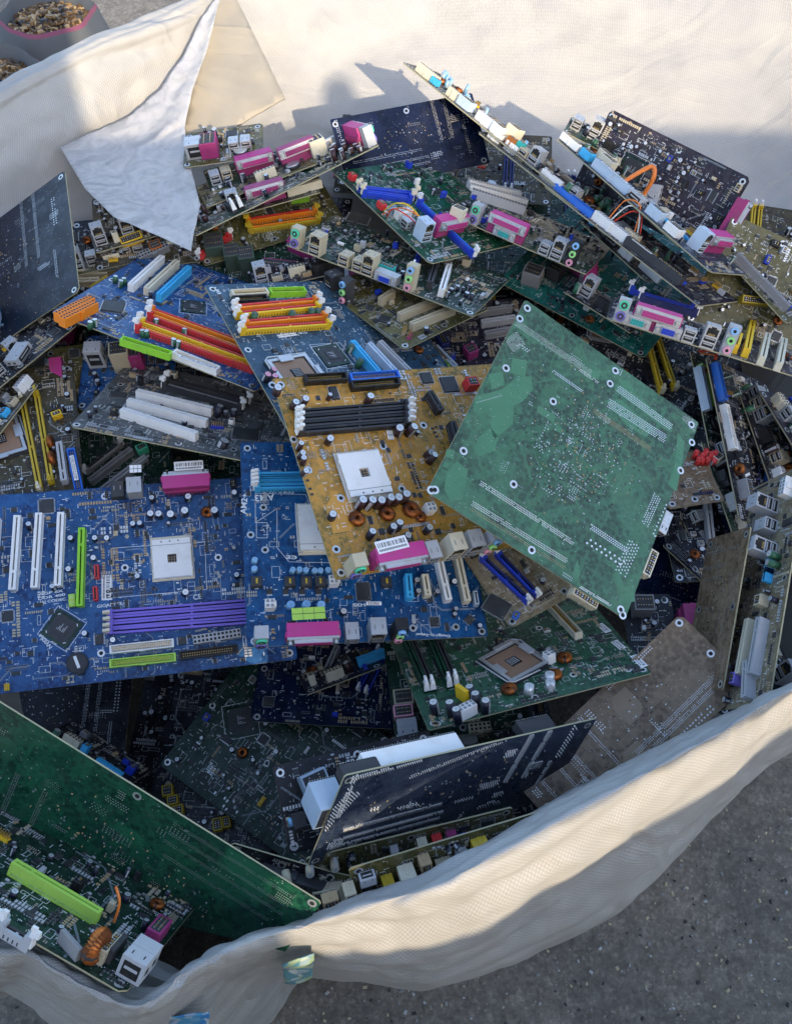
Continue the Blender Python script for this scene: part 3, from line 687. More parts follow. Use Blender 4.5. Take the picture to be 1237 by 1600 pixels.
ENV = {'bag': [[(-0.3238, 0.1877, 0.285), (-0.3356, 0.1715, 0.575), (-0.3462, 0.157, 0.685), (-0.3533, 0.1473, 0.735), (-0.3478, 0.1364, 0.745), (-0.4037, 0.1399, 0.62), (-0.4768, 0.1408, 0.46),
          (-0.465, 0.157, 0.32), (-0.4473, 0.1812, 0.15), (-0.4414, 0.1893, 0.0)],
         [(-0.2551, 0.161, 0.285), (-0.2649, 0.1436, 0.575), (-0.2738, 0.1279, 0.685), (-0.2797, 0.1175, 0.735), (-0.2778, 0.1088, 0.745), (-0.3276, 0.1116, 0.62), (-0.4009, 0.12, 0.46),
          (-0.391, 0.1374, 0.32), (-0.3763, 0.1635, 0.15), (-0.3713, 0.1722, 0.0)],
         [(-0.2092, 0.1402, 0.285), (-0.2176, 0.122, 0.575), (-0.2252, 0.1057, 0.685), (-0.2302, 0.0948, 0.735), (-0.23, 0.086, 0.745), (-0.2739, 0.0843, 0.62), (-0.34, 0.0843, 0.46),
          (-0.3316, 0.1024, 0.32), (-0.319, 0.1297, 0.15), (-0.3148, 0.1387, 0.0)],
         [(-0.1736, 0.1322, 0.285), (-0.1809, 0.1136, 0.575), (-0.1875, 0.0969, 0.685), (-0.1919, 0.0857, 0.735), (-0.1895, 0.0751, 0.745), (-0.2211, 0.0676, 0.62), (-0.2668, 0.0551, 0.46),
          (-0.2595, 0.0737, 0.32), (-0.2485, 0.1016, 0.15), (-0.2448, 0.1109, 0.0)],
         [(-0.1416, 0.1553, 0.285), (-0.1482, 0.1364, 0.575), (-0.1542, 0.1194, 0.685), (-0.1582, 0.1081, 0.735), (-0.1551, 0.0982, 0.745), (-0.1784, 0.0966, 0.62), (-0.2059, 0.0771, 0.46),
          (-0.1993, 0.096, 0.32), (-0.1893, 0.1243, 0.15), (-0.186, 0.1337, 0.0)],
         [(-0.1141, 0.1685, 0.285), (-0.12, 0.1494, 0.575), (-0.1253, 0.1322, 0.685), (-0.1288, 0.1207, 0.735), (-0.1248, 0.1136, 0.745), (-0.1405, 0.1207, 0.62), (-0.1563, 0.1318, 0.46),
          (-0.1504, 0.1509, 0.32), (-0.1416, 0.1796, 0.15), (-0.1386, 0.1891, 0.0)],
         [(-0.0769, 0.1888, 0.255), (-0.0818, 0.1694, 0.545), (-0.0861, 0.1519, 0.655), (-0.089, 0.1403, 0.705), (-0.0859, 0.1315, 0.715), (-0.0923, 0.1331, 0.62), (-0.11, 0.1408, 0.46),
          (-0.1052, 0.1602, 0.32), (-0.0979, 0.1893, 0.15), (-0.0955, 0.199, 0.0)],
         [(-0.0239, 0.2115, 0.255), (-0.0269, 0.1918, 0.545), (-0.0296, 0.174, 0.655), (-0.0314, 0.1621, 0.705), (-0.0306, 0.1449, 0.715), (-0.0336, 0.1321, 0.62), (-0.0392, 0.1342, 0.46),
          (-0.0362, 0.154, 0.32), (-0.0317, 0.1836, 0.15), (-0.0302, 0.1935, 0.0)],
         [(0.0438, 0.2341, 0.285), (0.0435, 0.2141, 0.575), (0.0433, 0.1961, 0.685), (0.0431, 0.1841, 0.735), (0.0417, 0.1583, 0.745), (0.047, 0.1362, 0.62), (0.0477, 0.1277, 0.46),
          (0.048, 0.1477, 0.32), (0.0484, 0.1777, 0.15), (0.0485, 0.1877, 0.0)],
         [(0.1233, 0.2758, 0.285), (0.1267, 0.2561, 0.575), (0.1298, 0.2383, 0.685), (0.1318, 0.2265, 0.735), (0.1276, 0.199, 0.745), (0.1438, 0.1816, 0.62), (0.1648, 0.1635, 0.46),
          (0.1614, 0.1832, 0.32), (0.1563, 0.2128, 0.15), (0.1546, 0.2226, 0.0)],
         [(0.1969, 0.3144, 0.285), (0.204, 0.2957, 0.575), (0.2104, 0.2789, 0.685), (0.2147, 0.2677, 0.735), (0.2104, 0.2423, 0.745), (0.2421, 0.2373, 0.62), (0.2715, 0.212, 0.46),
          (0.2644, 0.2307, 0.32), (0.2537, 0.2587, 0.15), (0.2501, 0.2681, 0.0)],
         [(0.2819, 0.3578, 0.285), (0.2931, 0.3412, 0.575), (0.3032, 0.3263, 0.685), (0.3099, 0.3164, 0.735), (0.2976, 0.2884, 0.745), (0.33, 0.287, 0.62), (0.3814, 0.3093, 0.46),
          (0.3702, 0.3259, 0.32), (0.3534, 0.3507, 0.15), (0.3477, 0.359, 0.0)],
         [(0.3363, 0.3824, 0.285), (0.3497, 0.3676, 0.575), (0.3618, 0.3542, 0.685), (0.3698, 0.3453, 0.735), (0.3622, 0.3259, 0.745), (0.4162, 0.3485, 0.62), (0.4832, 0.3844, 0.46),
          (0.4698, 0.3993, 0.32), (0.4497, 0.4215, 0.15), (0.443, 0.429, 0.0)],
         [(0.4988, 0.4976, 0.25), (0.56, 0.47, 0.58), (0.578, 0.467, 0.611), (0.596, 0.464, 0.662), (0.611, 0.4615, 0.7245), (0.62, 0.46, 0.75), (0.65, 0.434, 0.71), (0.5825, 0.4925, 0.45),
          (0.497, 0.5666, 0.2), (0.47, 0.59, 0.0)],
         [(0.534, 0.744, 0.25), (0.6, 0.75, 0.56), (0.642, 0.741, 0.612), (0.684, 0.732, 0.684), (0.719, 0.7245, 0.764), (0.74, 0.72, 0.8), (0.78, 0.72, 0.76), (0.77, 0.72, 0.5), (0.72, 0.72, 0.2),
          (0.7, 0.72, 0.0)],
         [(0.534, 0.964, 0.25), (0.6, 1.0, 0.54), (0.672, 1.015, 0.61), (0.744, 1.03, 0.7), (0.804, 1.0425, 0.795), (0.84, 1.05, 0.84), (0.88, 1.062, 0.8), (0.87, 1.059, 0.54), (0.82, 1.044, 0.2),
          (0.8, 1.038, 0.0)],
         [(0.49, 1.14, 0.25), (0.55, 1.2, 0.53), (0.643, 1.275, 0.621), (0.736, 1.35, 0.732), (0.8135, 1.4125, 0.8445), (0.86, 1.45, 0.9), (0.892, 1.474, 0.86), (0.884, 1.468, 0.6),
          (0.844, 1.438, 0.2), (0.828, 1.426, 0.0)],
         [(0.314, 1.2104, 0.25), (0.35, 1.28, 0.53), (0.41, 1.412, 0.627), (0.47, 1.544, 0.744), (0.52, 1.654, 0.8615), (0.55, 1.72, 0.92), (0.566, 1.76, 0.88), (0.562, 1.75, 0.62), (0.542, 1.7, 0.2),
          (0.534, 1.68, 0.0)],
         [(0.094, 1.228, 0.25), (0.1, 1.3, 0.53), (0.13, 1.45, 0.627), (0.16, 1.6, 0.744), (0.185, 1.725, 0.8615), (0.2, 1.8, 0.92), (0.2, 1.84, 0.88), (0.2, 1.83, 0.62), (0.2, 1.78, 0.2),
          (0.2, 1.76, 0.0)],
         [(-0.0996, 1.2192, 0.25), (-0.12, 1.29, 0.53), (-0.108, 1.425, 0.621), (-0.096, 1.56, 0.732), (-0.086, 1.6725, 0.8445), (-0.08, 1.74, 0.9), (-0.084, 1.78, 0.86), (-0.083, 1.77, 0.6),
          (-0.078, 1.72, 0.2), (-0.076, 1.7, 0.0)],
         [(-0.2404, 1.1752, 0.25), (-0.28, 1.24, 0.53), (-0.2815, 1.324, 0.594), (-0.283, 1.408, 0.678), (-0.2842, 1.478, 0.768), (-0.285, 1.52, 0.81), (-0.301, 1.56, 0.77), (-0.297, 1.55, 0.51),
          (-0.277, 1.5, 0.2), (-0.269, 1.48, 0.0)],
         [(-0.346, 1.1224, 0.25), (-0.4, 1.18, 0.53), (-0.4144, 1.237, 0.591), (-0.4288, 1.294, 0.672), (-0.4408, 1.3415, 0.7595), (-0.448, 1.37, 0.8), (-0.472, 1.406, 0.76), (-0.466, 1.397, 0.5),
          (-0.436, 1.352, 0.2), (-0.424, 1.334, 0.0)],
         [(-0.434, 1.0344, 0.25), (-0.5, 1.08, 0.53), (-0.5225, 1.122, 0.591), (-0.545, 1.164, 0.672), (-0.5638, 1.199, 0.7595), (-0.575, 1.22, 0.8), (-0.607, 1.244, 0.76), (-0.599, 1.238, 0.5),
          (-0.559, 1.208, 0.2), (-0.543, 1.196, 0.0)],
         [(-0.4868, 0.92, 0.25), (-0.56, 0.95, 0.53), (-0.602, 0.971, 0.591), (-0.644, 0.992, 0.672), (-0.679, 1.0095, 0.7595), (-0.7, 1.02, 0.8), (-0.74, 1.032, 0.76), (-0.73, 1.029, 0.5),
          (-0.68, 1.014, 0.2), (-0.66, 1.008, 0.0)],
         [(-0.4868, 0.7, 0.25), (-0.56, 0.7, 0.53), (-0.614, 0.706, 0.585), (-0.668, 0.712, 0.66), (-0.713, 0.717, 0.7425), (-0.74, 0.72, 0.78), (-0.78, 0.72, 0.74), (-0.77, 0.72, 0.48),
          (-0.72, 0.72, 0.2), (-0.7, 0.72, 0.0)],
         [(-0.434, 0.4536, 0.25), (-0.5, 0.42, 0.53), (-0.548, 0.414, 0.576), (-0.596, 0.408, 0.642), (-0.636, 0.403, 0.717), (-0.66, 0.4, 0.75), (-0.7, 0.388, 0.71), (-0.69, 0.391, 0.45),
          (-0.64, 0.406, 0.2), (-0.62, 0.412, 0.0)]],
 'blue': (-0.5553, 0.858, 0.72),
 'film': [(-0.5089, 1.2243, 0.7092), (-0.4584, 1.2491, 0.7191), (-0.4054, 1.2741, 0.7291), (-0.3629, 1.3074, 0.749), (-0.3275, 1.3623, 0.7774), (-0.2998, 1.4224, 0.8079), (-0.2715, 1.4657, 0.8279),
          (-0.2861, 1.3718, 0.7942), (-0.304, 1.2911, 0.7684), (-0.312, 1.2181, 0.7457), (-0.2965, 1.143, 0.7352), (-0.2606, 1.0135, 0.7614), (-0.2598, 0.9172, 0.7619), (-0.3098, 0.9501, 0.762),
          (-0.374, 0.9958, 0.7543), (-0.4347, 1.0829, 0.7372)],
 'fold': [(-0.2732, 1.5118, 0.8242), (-0.1693, 1.2972, 0.7384), (-0.2337, 1.2564, 0.722), (-0.3252, 1.1978, 0.6986), (-0.3153, 1.3141, 0.7451), (-0.3021, 1.4003, 0.7796)],
 'fold_edge': [(-0.2884, 1.4333, 0.8123), (-0.2972, 1.3736, 0.7884), (-0.3142, 1.3256, 0.7692), (-0.3462, 1.2733, 0.7483), (-0.3748, 1.2372, 0.7339)],
 'sackA': (-0.8518, 2.2447, 0.42),
 'sackB': (-0.9339, 1.9645, 0.42),
 'tag2': [(-0.1993, 0.0887, 0.6), (-0.1645, 0.0927, 0.6), (-0.1782, 0.0726, 0.52), (-0.2172, 0.0726, 0.52)],
 'tag_pts': [(-0.0971, 0.1226, 0.66), (-0.0696, 0.129, 0.66), (-0.0792, 0.1246, 0.56), (-0.1044, 0.1202, 0.56)],
 'wall': [(0.0843, 1.5004, 0.8002), (0.0827, 1.3885, 0.7554)]}
# ---------------------------------------------------------------- ground
def ground():
    m, nt, b = new_mat('concrete')
    tc = N(nt, 'ShaderNodeTexCoord'); v = tc.outputs['Object']
    n1 = N(nt, 'ShaderNodeTexNoise', i_Scale=40.0, i_Detail=9.0, i_Roughness=.85); nt.links.new(v, n1.inputs['Vector'])
    n2 = N(nt, 'ShaderNodeTexNoise', i_Scale=5.0, i_Detail=5.0); nt.links.new(v, n2.inputs['Vector'])
    c = ramp(nt, n1.outputs['Fac'], [(.30, (.10, .09, .073)), (.48, (.175, .157, .129)), (.68, (.29, .262, .22))])
    d = ramp(nt, n2.outputs['Fac'], [(.3, (.72, .72, .74)), (.7, (1.15, 1.12, 1.08))])
    vo = N(nt, 'ShaderNodeTexVoronoi', i_Scale=210.0); nt.links.new(v, vo.inputs['Vector']); st = ramp(nt, vo.outputs['Color'], [(.15, (.62, .61, .6)), (.6, (1, 1, 1)), (.95, (1.9, 1.85, 1.75))])
    nt.links.new(mix(nt, .45, mix(nt, 1.0, c, d, 'MULTIPLY'), st, 'MULTIPLY'), b.inputs['Base Color']); b.inputs['Roughness'].default_value = .9
    bp = N(nt, 'ShaderNodeBump', i_Strength=.7, i_Distance=.004); nt.links.new(n1.outputs['Fac'], bp.inputs['Height']); nt.links.new(bp.outputs[0], b.inputs['Normal'])
    me = bpy.data.meshes.new('ground'); me.from_pydata([(-40, -40, 0), (40, -40, 0), (40, 40, 0), (-40, 40, 0)], [], [(0, 1, 2, 3)]); me.materials.append(m)
    tag(link(bpy.data.objects.new('ground', me)), kind='structure')
    rnd = random.Random(3); g = MB()
    for q_ in range(3000):
        x, y = (rnd.uniform(-900, 900), rnd.uniform(-500, 1000)) if q_ < 600 else (rnd.uniform(-500, 900), rnd.uniform(-250, 450)); r = rnd.choice((.8, 1, 1.2, 1.6, 2, 2.4, 3.2)); a = rnd.uniform(0, 3)
        g.box(x-r, x+r, y-r*.7, y+r*.7, 0, r*.8, rnd.choice(('grey', 'lightgrey', 'charcoal', 'beige')), rot=(x, y, a), taper=r*.35)
    tag(link(bpy.data.objects.new('gravel', g.mesh('gravel'))), kind='stuff')
ground()

# ---------------------------------------------------------------- woven bag
def fabric_mat(name, col, weave=.0044, trans=.12, bump=.4):
    m, nt, b = new_mat(name)
    uv = N(nt, 'ShaderNodeTexCoord'); sp_ = N(nt, 'ShaderNodeSeparateXYZ'); nt.links.new(uv.outputs['UV'], sp_.inputs[0])
    def sn(o, k):
        a = N(nt, 'ShaderNodeMath', operation='MULTIPLY'); a.inputs[1].default_value = 2*math.pi/weave*k; nt.links.new(o, a.inputs[0])
        s_ = N(nt, 'ShaderNodeMath', operation='SINE'); nt.links.new(a.outputs[0], s_.inputs[0]); return s_.outputs[0]
    mu = N(nt, 'ShaderNodeMath', operation='MULTIPLY'); nt.links.new(sn(sp_.outputs[0], 1), mu.inputs[0]); nt.links.new(sn(sp_.outputs[1], 1), mu.inputs[1])
    n1 = N(nt, 'ShaderNodeTexNoise', i_Scale=9.0, i_Detail=6.0, i_Roughness=.6); nt.links.new(uv.outputs['Object'], n1.inputs['Vector'])
    c = ramp(nt, n1.outputs['Fac'], [(.3, tuple(x*.86 for x in col)), (.55, col), (.75, tuple(x*.93 for x in col))])
    d = ramp(nt, mu.outputs[0], [(.02, (.76, .75, .73)), (.42, (1, 1, 1))])
    base = mix(nt, .8, c, mix(nt, 1., c, d, 'MULTIPLY')); nt.links.new(base, b.inputs['Base Color']); b.inputs['Roughness'].default_value = .55
    n2 = N(nt, 'ShaderNodeTexNoise', i_Scale=60.0, i_Detail=6.0); nt.links.new(uv.outputs['Object'], n2.inputs['Vector'])
    ad = N(nt, 'ShaderNodeMath', operation='MULTIPLY_ADD'); ad.inputs[1].default_value = .35; nt.links.new(mu.outputs[0], ad.inputs[0]); nt.links.new(n2.outputs['Fac'], ad.inputs[2])
    bp = N(nt, 'ShaderNodeBump', i_Strength=bump, i_Distance=.0012); nt.links.new(ad.outputs[0], bp.inputs['Height']); nt.links.new(bp.outputs[0], b.inputs['Normal'])
    last = bp.outputs[0]      # pressed-in creases that run in two directions, and a soft crumple
    nz = N(nt, 'ShaderNodeTexNoise', i_Scale=2.5, i_Detail=2.0); nt.links.new(uv.outputs['Object'], nz.inputs['Vector'])
    mxv = N(nt, 'ShaderNodeVectorMath', operation='MULTIPLY_ADD'); mxv.inputs[1].default_value = (.30, .30, .30); nt.links.new(nz.outputs['Color'], mxv.inputs[0]); nt.links.new(uv.outputs['Object'], mxv.inputs[2])
    for rz, scl, st_, di in ((.5, (1.6, 11, 3), .35, .0035), (-.9, (1.3, 7, 4), .35, .004), (1.3, (5, 18, 9), .3, .0016)):
        mp = N(nt, 'ShaderNodeMapping'); mp.inputs['Rotation'].default_value = (.3, .2, rz); mp.inputs['Scale'].default_value = scl; nt.links.new(mxv.outputs[0], mp.inputs['Vector'])
        rn = N(nt, 'ShaderNodeTexNoise', i_Scale=1.0, i_Detail=3.0, i_Roughness=.45); nt.links.new(mp.outputs[0], rn.inputs['Vector'])
        cr_ = ramp(nt, rn.outputs['Fac'], [(.44, (0, 0, 0)), (.50, (1, 1, 1)), (.56, (.3, .3, .3))])
        b3 = N(nt, 'ShaderNodeBump', i_Strength=st_, i_Distance=di); nt.links.new(cr_, b3.inputs['Height']); nt.links.new(last, b3.inputs['Normal']); last = b3.outputs[0]
    nt.links.new(last, b.inputs['Normal'])
    tr = N(nt, 'ShaderNodeBsdfTranslucent'); nt.links.new(base, tr.inputs['Color']); ms = N(nt, 'ShaderNodeMixShader'); ms.inputs[0].default_value = trans
    out = nt.nodes['Material Output']; nt.links.new(b.outputs[0], ms.inputs[1]); nt.links.new(tr.outputs[0], ms.inputs[2]); nt.links.new(ms.outputs[0], out.inputs['Surface'])
    return m
FAB = fabric_mat('woven_fabric', (.505, .495, .468))
def cr(p0, p1, p2, p3, t):
    return .5*((2*p1)+(-p0+p2)*t+(2*p0-5*p1+4*p2-p3)*t*t+(-p0+3*p1-3*p2+p3)*t**3)
def bag():
    S = [[Vector(p) for p in s] for s in ENV['bag']]; n, k = len(S), len(S[0]); NU, NV = 14, 12
    prof = []
    for s in S:
        row = []
        for j in range(k-1):
            for q in range(NV): row.append(cr(s[max(j-1, 0)], s[j], s[j+1], s[min(j+2, k-1)], q/NV))
        row.append(s[-1]); prof.append(row)
    m = len(prof[0]); rings = []
    for i in range(n):
        for q in range(NU):
            t = q/NU; rings.append([cr(prof[(i-1) % n][j], prof[i][j], prof[(i+1) % n][j], prof[(i+2) % n][j], t) for j in range(m)])
    R = len(rings); V = [v for r in rings for v in r]
    us = [0.]; 
    for i in range(1, R+1): us.append(us[-1]+max((rings[i % R][m//2]-rings[i-1][m//2]).length, .001))
    F, UVS = [], []
    vs = [0.]
    for j in range(1, m): vs.append(vs[-1]+sum((rings[i][j]-rings[i][j-1]).length for i in (0, R//4, R//2, 3*R//4))/4)
    # wrinkles: ridged folds that run across the wall, plus creases
    out = []
    for i in range(R):
        for j in range(m):
            p = rings[i][j]
            du = rings[(i+1) % R][j]-rings[i-1][j]; dv = rings[i][min(j+1, m-1)]-rings[i][max(j-1, 0)]
            nn = du.cross(dv); nn = nn.normalized() if nn.length > 1e-9 else Vector((0, 0, 1))
            sp_ = Vector((us[i]*2.2, vs[j]*11+noise.noise(p*3)*.8, 0)); s2 = Vector((us[i]*5+noise.noise(p*5)*.6, vs[j]*26, 4)); l1 = 1-abs(noise.noise(sp_)); l2 = 1-abs(noise.noise(s2))
            q = p*4.2; a = noise.noise(q+Vector((3, 1, 7))); r1 = 1-abs(noise.noise(p*8.5+Vector((9, a*2, 2)))); r2 = 1-abs(noise.noise(p*19+Vector((1, 5, a*3)))); r3 = noise.noise(p*45)
            amp = min(1, j/10.)
            out.append(p+nn*amp*(.0045*a+.007*(l1**4-.4)+.0045*(l2**5-.35)+.002*(r1**4-.4)+.0025*(r2**5-.35)+.0025*((1-abs(noise.noise(p*38+Vector((a*4, 3, 8)))))**5-.3)+.0010*r3))
    for i in range(R):
        for j in range(m-1):
            i2 = (i+1) % R; F.append((i*m+j, i2*m+j, i2*m+j+1, i*m+j+1)); UVS += [(us[i], vs[j]), (us[i+1], vs[j]), (us[i+1], vs[j+1]), (us[i], vs[j+1])]
    me = bpy.data.meshes.new('bag_wall'); me.from_pydata(out, [], F); uv = me.uv_layers.new(name='UVMap')
    for l, c in zip(uv.data, UVS): l.uv = c
    me.materials.append(FAB)
    for p in me.polygons: p.use_smooth = True
    root = bpy.data.objects.new('bulk_bag', None); link(root); root.location = (.05, .7, 0); root.empty_display_size = .1
    tag(root, 'big open cream woven bulk bag with a slumped rim, filled with scrap mainboards', 'bulk bag')
    o = bpy.data.objects.new('bag_wall', me); link(o, root); o.location = (-.05, -.7, 0)
    sd = o.modifiers.new('s', 'SUBSURF'); sd.levels = 1; sd.render_levels = 1
    return root, out, R, m
BAG, BAGV, BAGR, BAGM = bag()

from mathutils import geometry
def sheet(name, pts, step, amp, sc_, m, th, parent=None, off=(0, 0, 0), bulge=0):
    P = [Vector(p) for p in pts]; c = sum(P, Vector())/len(P)
    nn = Vector()
    for i in range(len(P)): nn += (P[i]-c).cross(P[(i+1) % len(P)]-c)
    nn.normalize(); x = (P[1]-P[0]).normalized(); x = (x-nn*x.dot(nn)).normalized(); y = nn.cross(x)
    Q = [Vector(((p-c).dot(x), (p-c).dot(y))) for p in P]; hz = [(p-c).dot(nn) for p in P]
    B2, H2 = [], []
    for i in range(len(Q)):
        a, b = Q[i], Q[(i+1) % len(Q)]; k = max(1, int((b-a).length/step))
        for j in range(k): B2.append(a.lerp(b, j/k)); H2.append(lerp(hz[i], hz[(i+1) % len(Q)], j/k))
    nb = len(B2); pts2 = list(B2)
    def inside(q):
        r = False
        for i in range(nb):
            a, b = B2[i], B2[(i+1) % nb]
            if (a.y > q.y) != (b.y > q.y) and q.x < (b.x-a.x)*(q.y-a.y)/(b.y-a.y)+a.x: r = not r
        return r
    x0, x1 = min(q.x for q in Q), max(q.x for q in Q); y0, y1 = min(q.y for q in Q), max(q.y for q in Q); rnd = random.Random(5)
    yy = y0
    while yy < y1:
        xx = x0
        while xx < x1:
            q = Vector((xx+rnd.uniform(-.2, .2)*step, yy+rnd.uniform(-.2, .2)*step))
            if inside(q) and min((q-b).length for b in B2) > step*.5: pts2.append(q)
            xx += step
        yy += step
    r = geometry.delaunay_2d_cdt(pts2, [], [list(range(nb))], 1, 1e-6)
    vv = []
    for q in r[0]:
        ws = [1/((q-b).length+.004)**2 for b in B2]; h = sum(w_*h_ for w_, h_ in zip(ws, H2))/sum(ws); e = min((q-b).length for b in B2)
        p = c+x*q.x+y*q.y+nn*h; s_ = p*sc_
        d = noise.noise(s_)*.5+(1-abs(noise.noise(s_*2.1+Vector((4, 2, 1)))))**3*.6-.3+.25*noise.noise(s_*5)
        vv.append(p+nn*(amp*d+bulge*min(1, e/.05))+Vector(off))
    me = bpy.data.meshes.new(name); me.from_pydata(vv, [], [list(f) for f in r[2]]); uv = me.uv_layers.new(name='UVMap')
    for l in me.loops:
        q = r[0][l.vertex_index]; uv.data[l.index].uv = (q.x, q.y)
    me.materials.append(m)
    for p in me.polygons: p.use_smooth = True
    o = bpy.data.objects.new(name, me); link(o, parent)
    if parent is not None: o.location = -Vector(parent.location)
    sd = o.modifiers.new('solid', 'SOLIDIFY'); sd.thickness = th; sd.offset = 0
    return o
sheet('folded_flap', ENV['fold'], .012, .006, 9, fabric_mat('liner_fabric', (.46, .41, .32), .0022, .1, .25), .002, BAG, (0, 0, .012))
def print_mat(name, a, b2):
    m, nt, b = new_mat(name); tc = N(nt, 'ShaderNodeTexCoord'); vo = N(nt, 'ShaderNodeTexVoronoi', distance='CHEBYCHEV', i_Scale=120.0); nt.links.new(tc.outputs['UV'], vo.inputs['Vector'])
    nt.links.new(ramp(nt, vo.outputs['Color'], [(.35, a), (.5, (.6, .62, .6)), (.65, b2)]), b.inputs['Base Color']); b.inputs['Roughness'].default_value = .5; return m
sheet('printed_label', ENV['tag_pts'], .006, .006, 20, print_mat('label_print', (.10, .26, .30), (.30, .40, .22)), .001, BAG, (0, -.004, .004))
sheet('printed_strip', ENV['tag2'], .006, .004, 20, print_mat('strip_print', (.04, .22, .50), (.07, .30, .50)), .001, BAG, (0, -.004, .004))

# clear liner film hanging over the rim
def film():
    m, nt, b = new_mat('clear_film')
    b.inputs['Base Color'].default_value = (.80, .78, .75, 1); b.inputs['Roughness'].default_value = .12
    tc = N(nt, 'ShaderNodeTexCoord'); n1 = N(nt, 'ShaderNodeTexNoise', i_Scale=30.0, i_Detail=3.0, i_Roughness=.55, i_Distortion=2.0); nt.links.new(tc.outputs['Object'], n1.inputs['Vector'])
    vo = N(nt, 'ShaderNodeTexVoronoi', feature='DISTANCE_TO_EDGE', i_Scale=26.0); nt.links.new(n1.outputs['Color'], vo.inputs['Vector'])
    rg = N(nt, 'ShaderNodeTexNoise', noise_type='RIDGED_MULTIFRACTAL', i_Scale=16.0, i_Detail=6.0, i_Distortion=.8); nt.links.new(tc.outputs['Object'], rg.inputs['Vector'])
    bp = N(nt, 'ShaderNodeBump', i_Strength=.9, i_Distance=.016); nt.links.new(rg.outputs['Fac'], bp.inputs['Height'])
    bp2 = N(nt, 'ShaderNodeBump', i_Strength=.35, i_Distance=.002); nt.links.new(vo.outputs[0], bp2.inputs['Height']); nt.links.new(bp.outputs[0], bp2.inputs['Normal']); nt.links.new(bp2.outputs[0], b.inputs['Normal'])
    tl = N(nt, 'ShaderNodeBsdfTranslucent'); tl.inputs[0].default_value = (.75, .72, .67, 1); m1 = N(nt, 'ShaderNodeMixShader'); m1.inputs[0].default_value = .35
    nt.links.new(b.outputs[0], m1.inputs[1]); nt.links.new(tl.outputs[0], m1.inputs[2])
    tr = N(nt, 'ShaderNodeBsdfTransparent'); ms = N(nt, 'ShaderNodeMixShader'); out = nt.nodes['Material Output']
    f = ramp(nt, n1.outputs['Fac'], [(.35, (.36,)*3), (.6, (.14,)*3)]); nt.links.new(f, ms.inputs[0])
    nt.links.new(m1.outputs[0], ms.inputs[1]); nt.links.new(tr.outputs[0], ms.inputs[2]); nt.links.new(ms.outputs[0], out.inputs['Surface'])
    o = sheet('plastic_film', ENV['film'], .005, .0035, 12, m, .0004, None, (0, 0, .006), bulge=.012)
    tag(o, 'crumpled clear plastic film hanging over the boards at the upper left', 'plastic film')
film()

# neighbouring sacks of small metal scrap beyond the bag
def sack(c, r, h, label, seed):
    root = bpy.data.objects.new('sack', None); link(root); root.location = (c[0], c[1], 0); tag(root, label, 'sack', 'scrap sacks behind the bulk bag')
    b = MB(); n, rnd = 40, random.Random(seed); R = []
    for z, q in ((0, 1.25), (.35, 1.45), (.75, 1.3), (1.0, 1.05), (1.02, 1.0), (.93, .92), (.85, .9)):
        R.append([(1000*r*q*math.cos(2*math.pi*i/n)*(1+.05*math.sin(i*1.3+z*5)), 1000*r*q*math.sin(2*math.pi*i/n)*(1+.05*math.sin(i*.9)), 1000*h*z) for i in range(n)])
    b2 = MB()
    for k in range(len(R)-1):
        t = b2 if k == 3 else b
        s_ = len(t.v); t.v += R[k]+R[k+1]
        for i in range(n): t.face([s_+i, s_+(i+1) % n, s_+n+(i+1) % n, s_+n+i], 'net' if t is b else 'rosedark', True)
    part('sack_wall', b.mesh('sack_wall'), root); part('pink_band', b2.mesh('pink_band'), root)
    g = MB()
    for _ in range(1500):
        a, q = rnd.uniform(0, 6.3), r*1000*.9*math.sqrt(rnd.random()); x, y, z = q*math.cos(a), q*math.sin(a), 1000*h*.93+rnd.uniform(-12, 30)*(1-q/(r*1300))
        w_, l = rnd.uniform(2, 4), rnd.uniform(4, 10); g.box(x-w_, x+w_, y-l, y+l, z, z+rnd.uniform(2, 7), rnd.choice(('brass', 'brass', 'brassdark', 'brassdark', 'charcoal', 'tan')), rot=(x, y, rnd.uniform(0, 3)), taper=.8)
    o = link(bpy.data.objects.new('metal_scrap', g.mesh('metal_scrap'))); o.location = root.location
    tag(o, label='brassy connector scrap in the '+('sack with the pink band at the top left' if seed == 1 else 'sack cut by the left border'), kind='stuff')
sack(ENV['sackA'], .11, .42, 'dark mesh sack with a pink band, top left beyond the bag rim', 1)
sack(ENV['sackB'], .12, .42, 'dark mesh sack with a pink band, cut by the left border beyond the bag', 2)
def blue_roll():
    x, y, z = ENV['blue']; b = MB(); n = 28
    for k in range(26):
        t = k/25; r = 46*math.sin(math.pi*min(max(t, .04), .96))**.6+ (1.5 if k % 2 else 0)
        s_ = len(b.v)
        for i in range(n):
            a = 2*math.pi*i/n; b.v.append((r*math.cos(a), r*math.sin(a), -70+140*t))
        if k: 
            for i in range(n): b.face([s_-n+i, s_-n+(i+1) % n, s_+(i+1) % n, s_+i], 'paleblue' if k % 3 else 'sky', True)
    o = link(bpy.data.objects.new('strap_roll', b.mesh('strap_roll'))); o.location = (x, y, z)
    tag(o, 'rounded light blue roll of net strap at the left border', 'strap')
blue_roll()

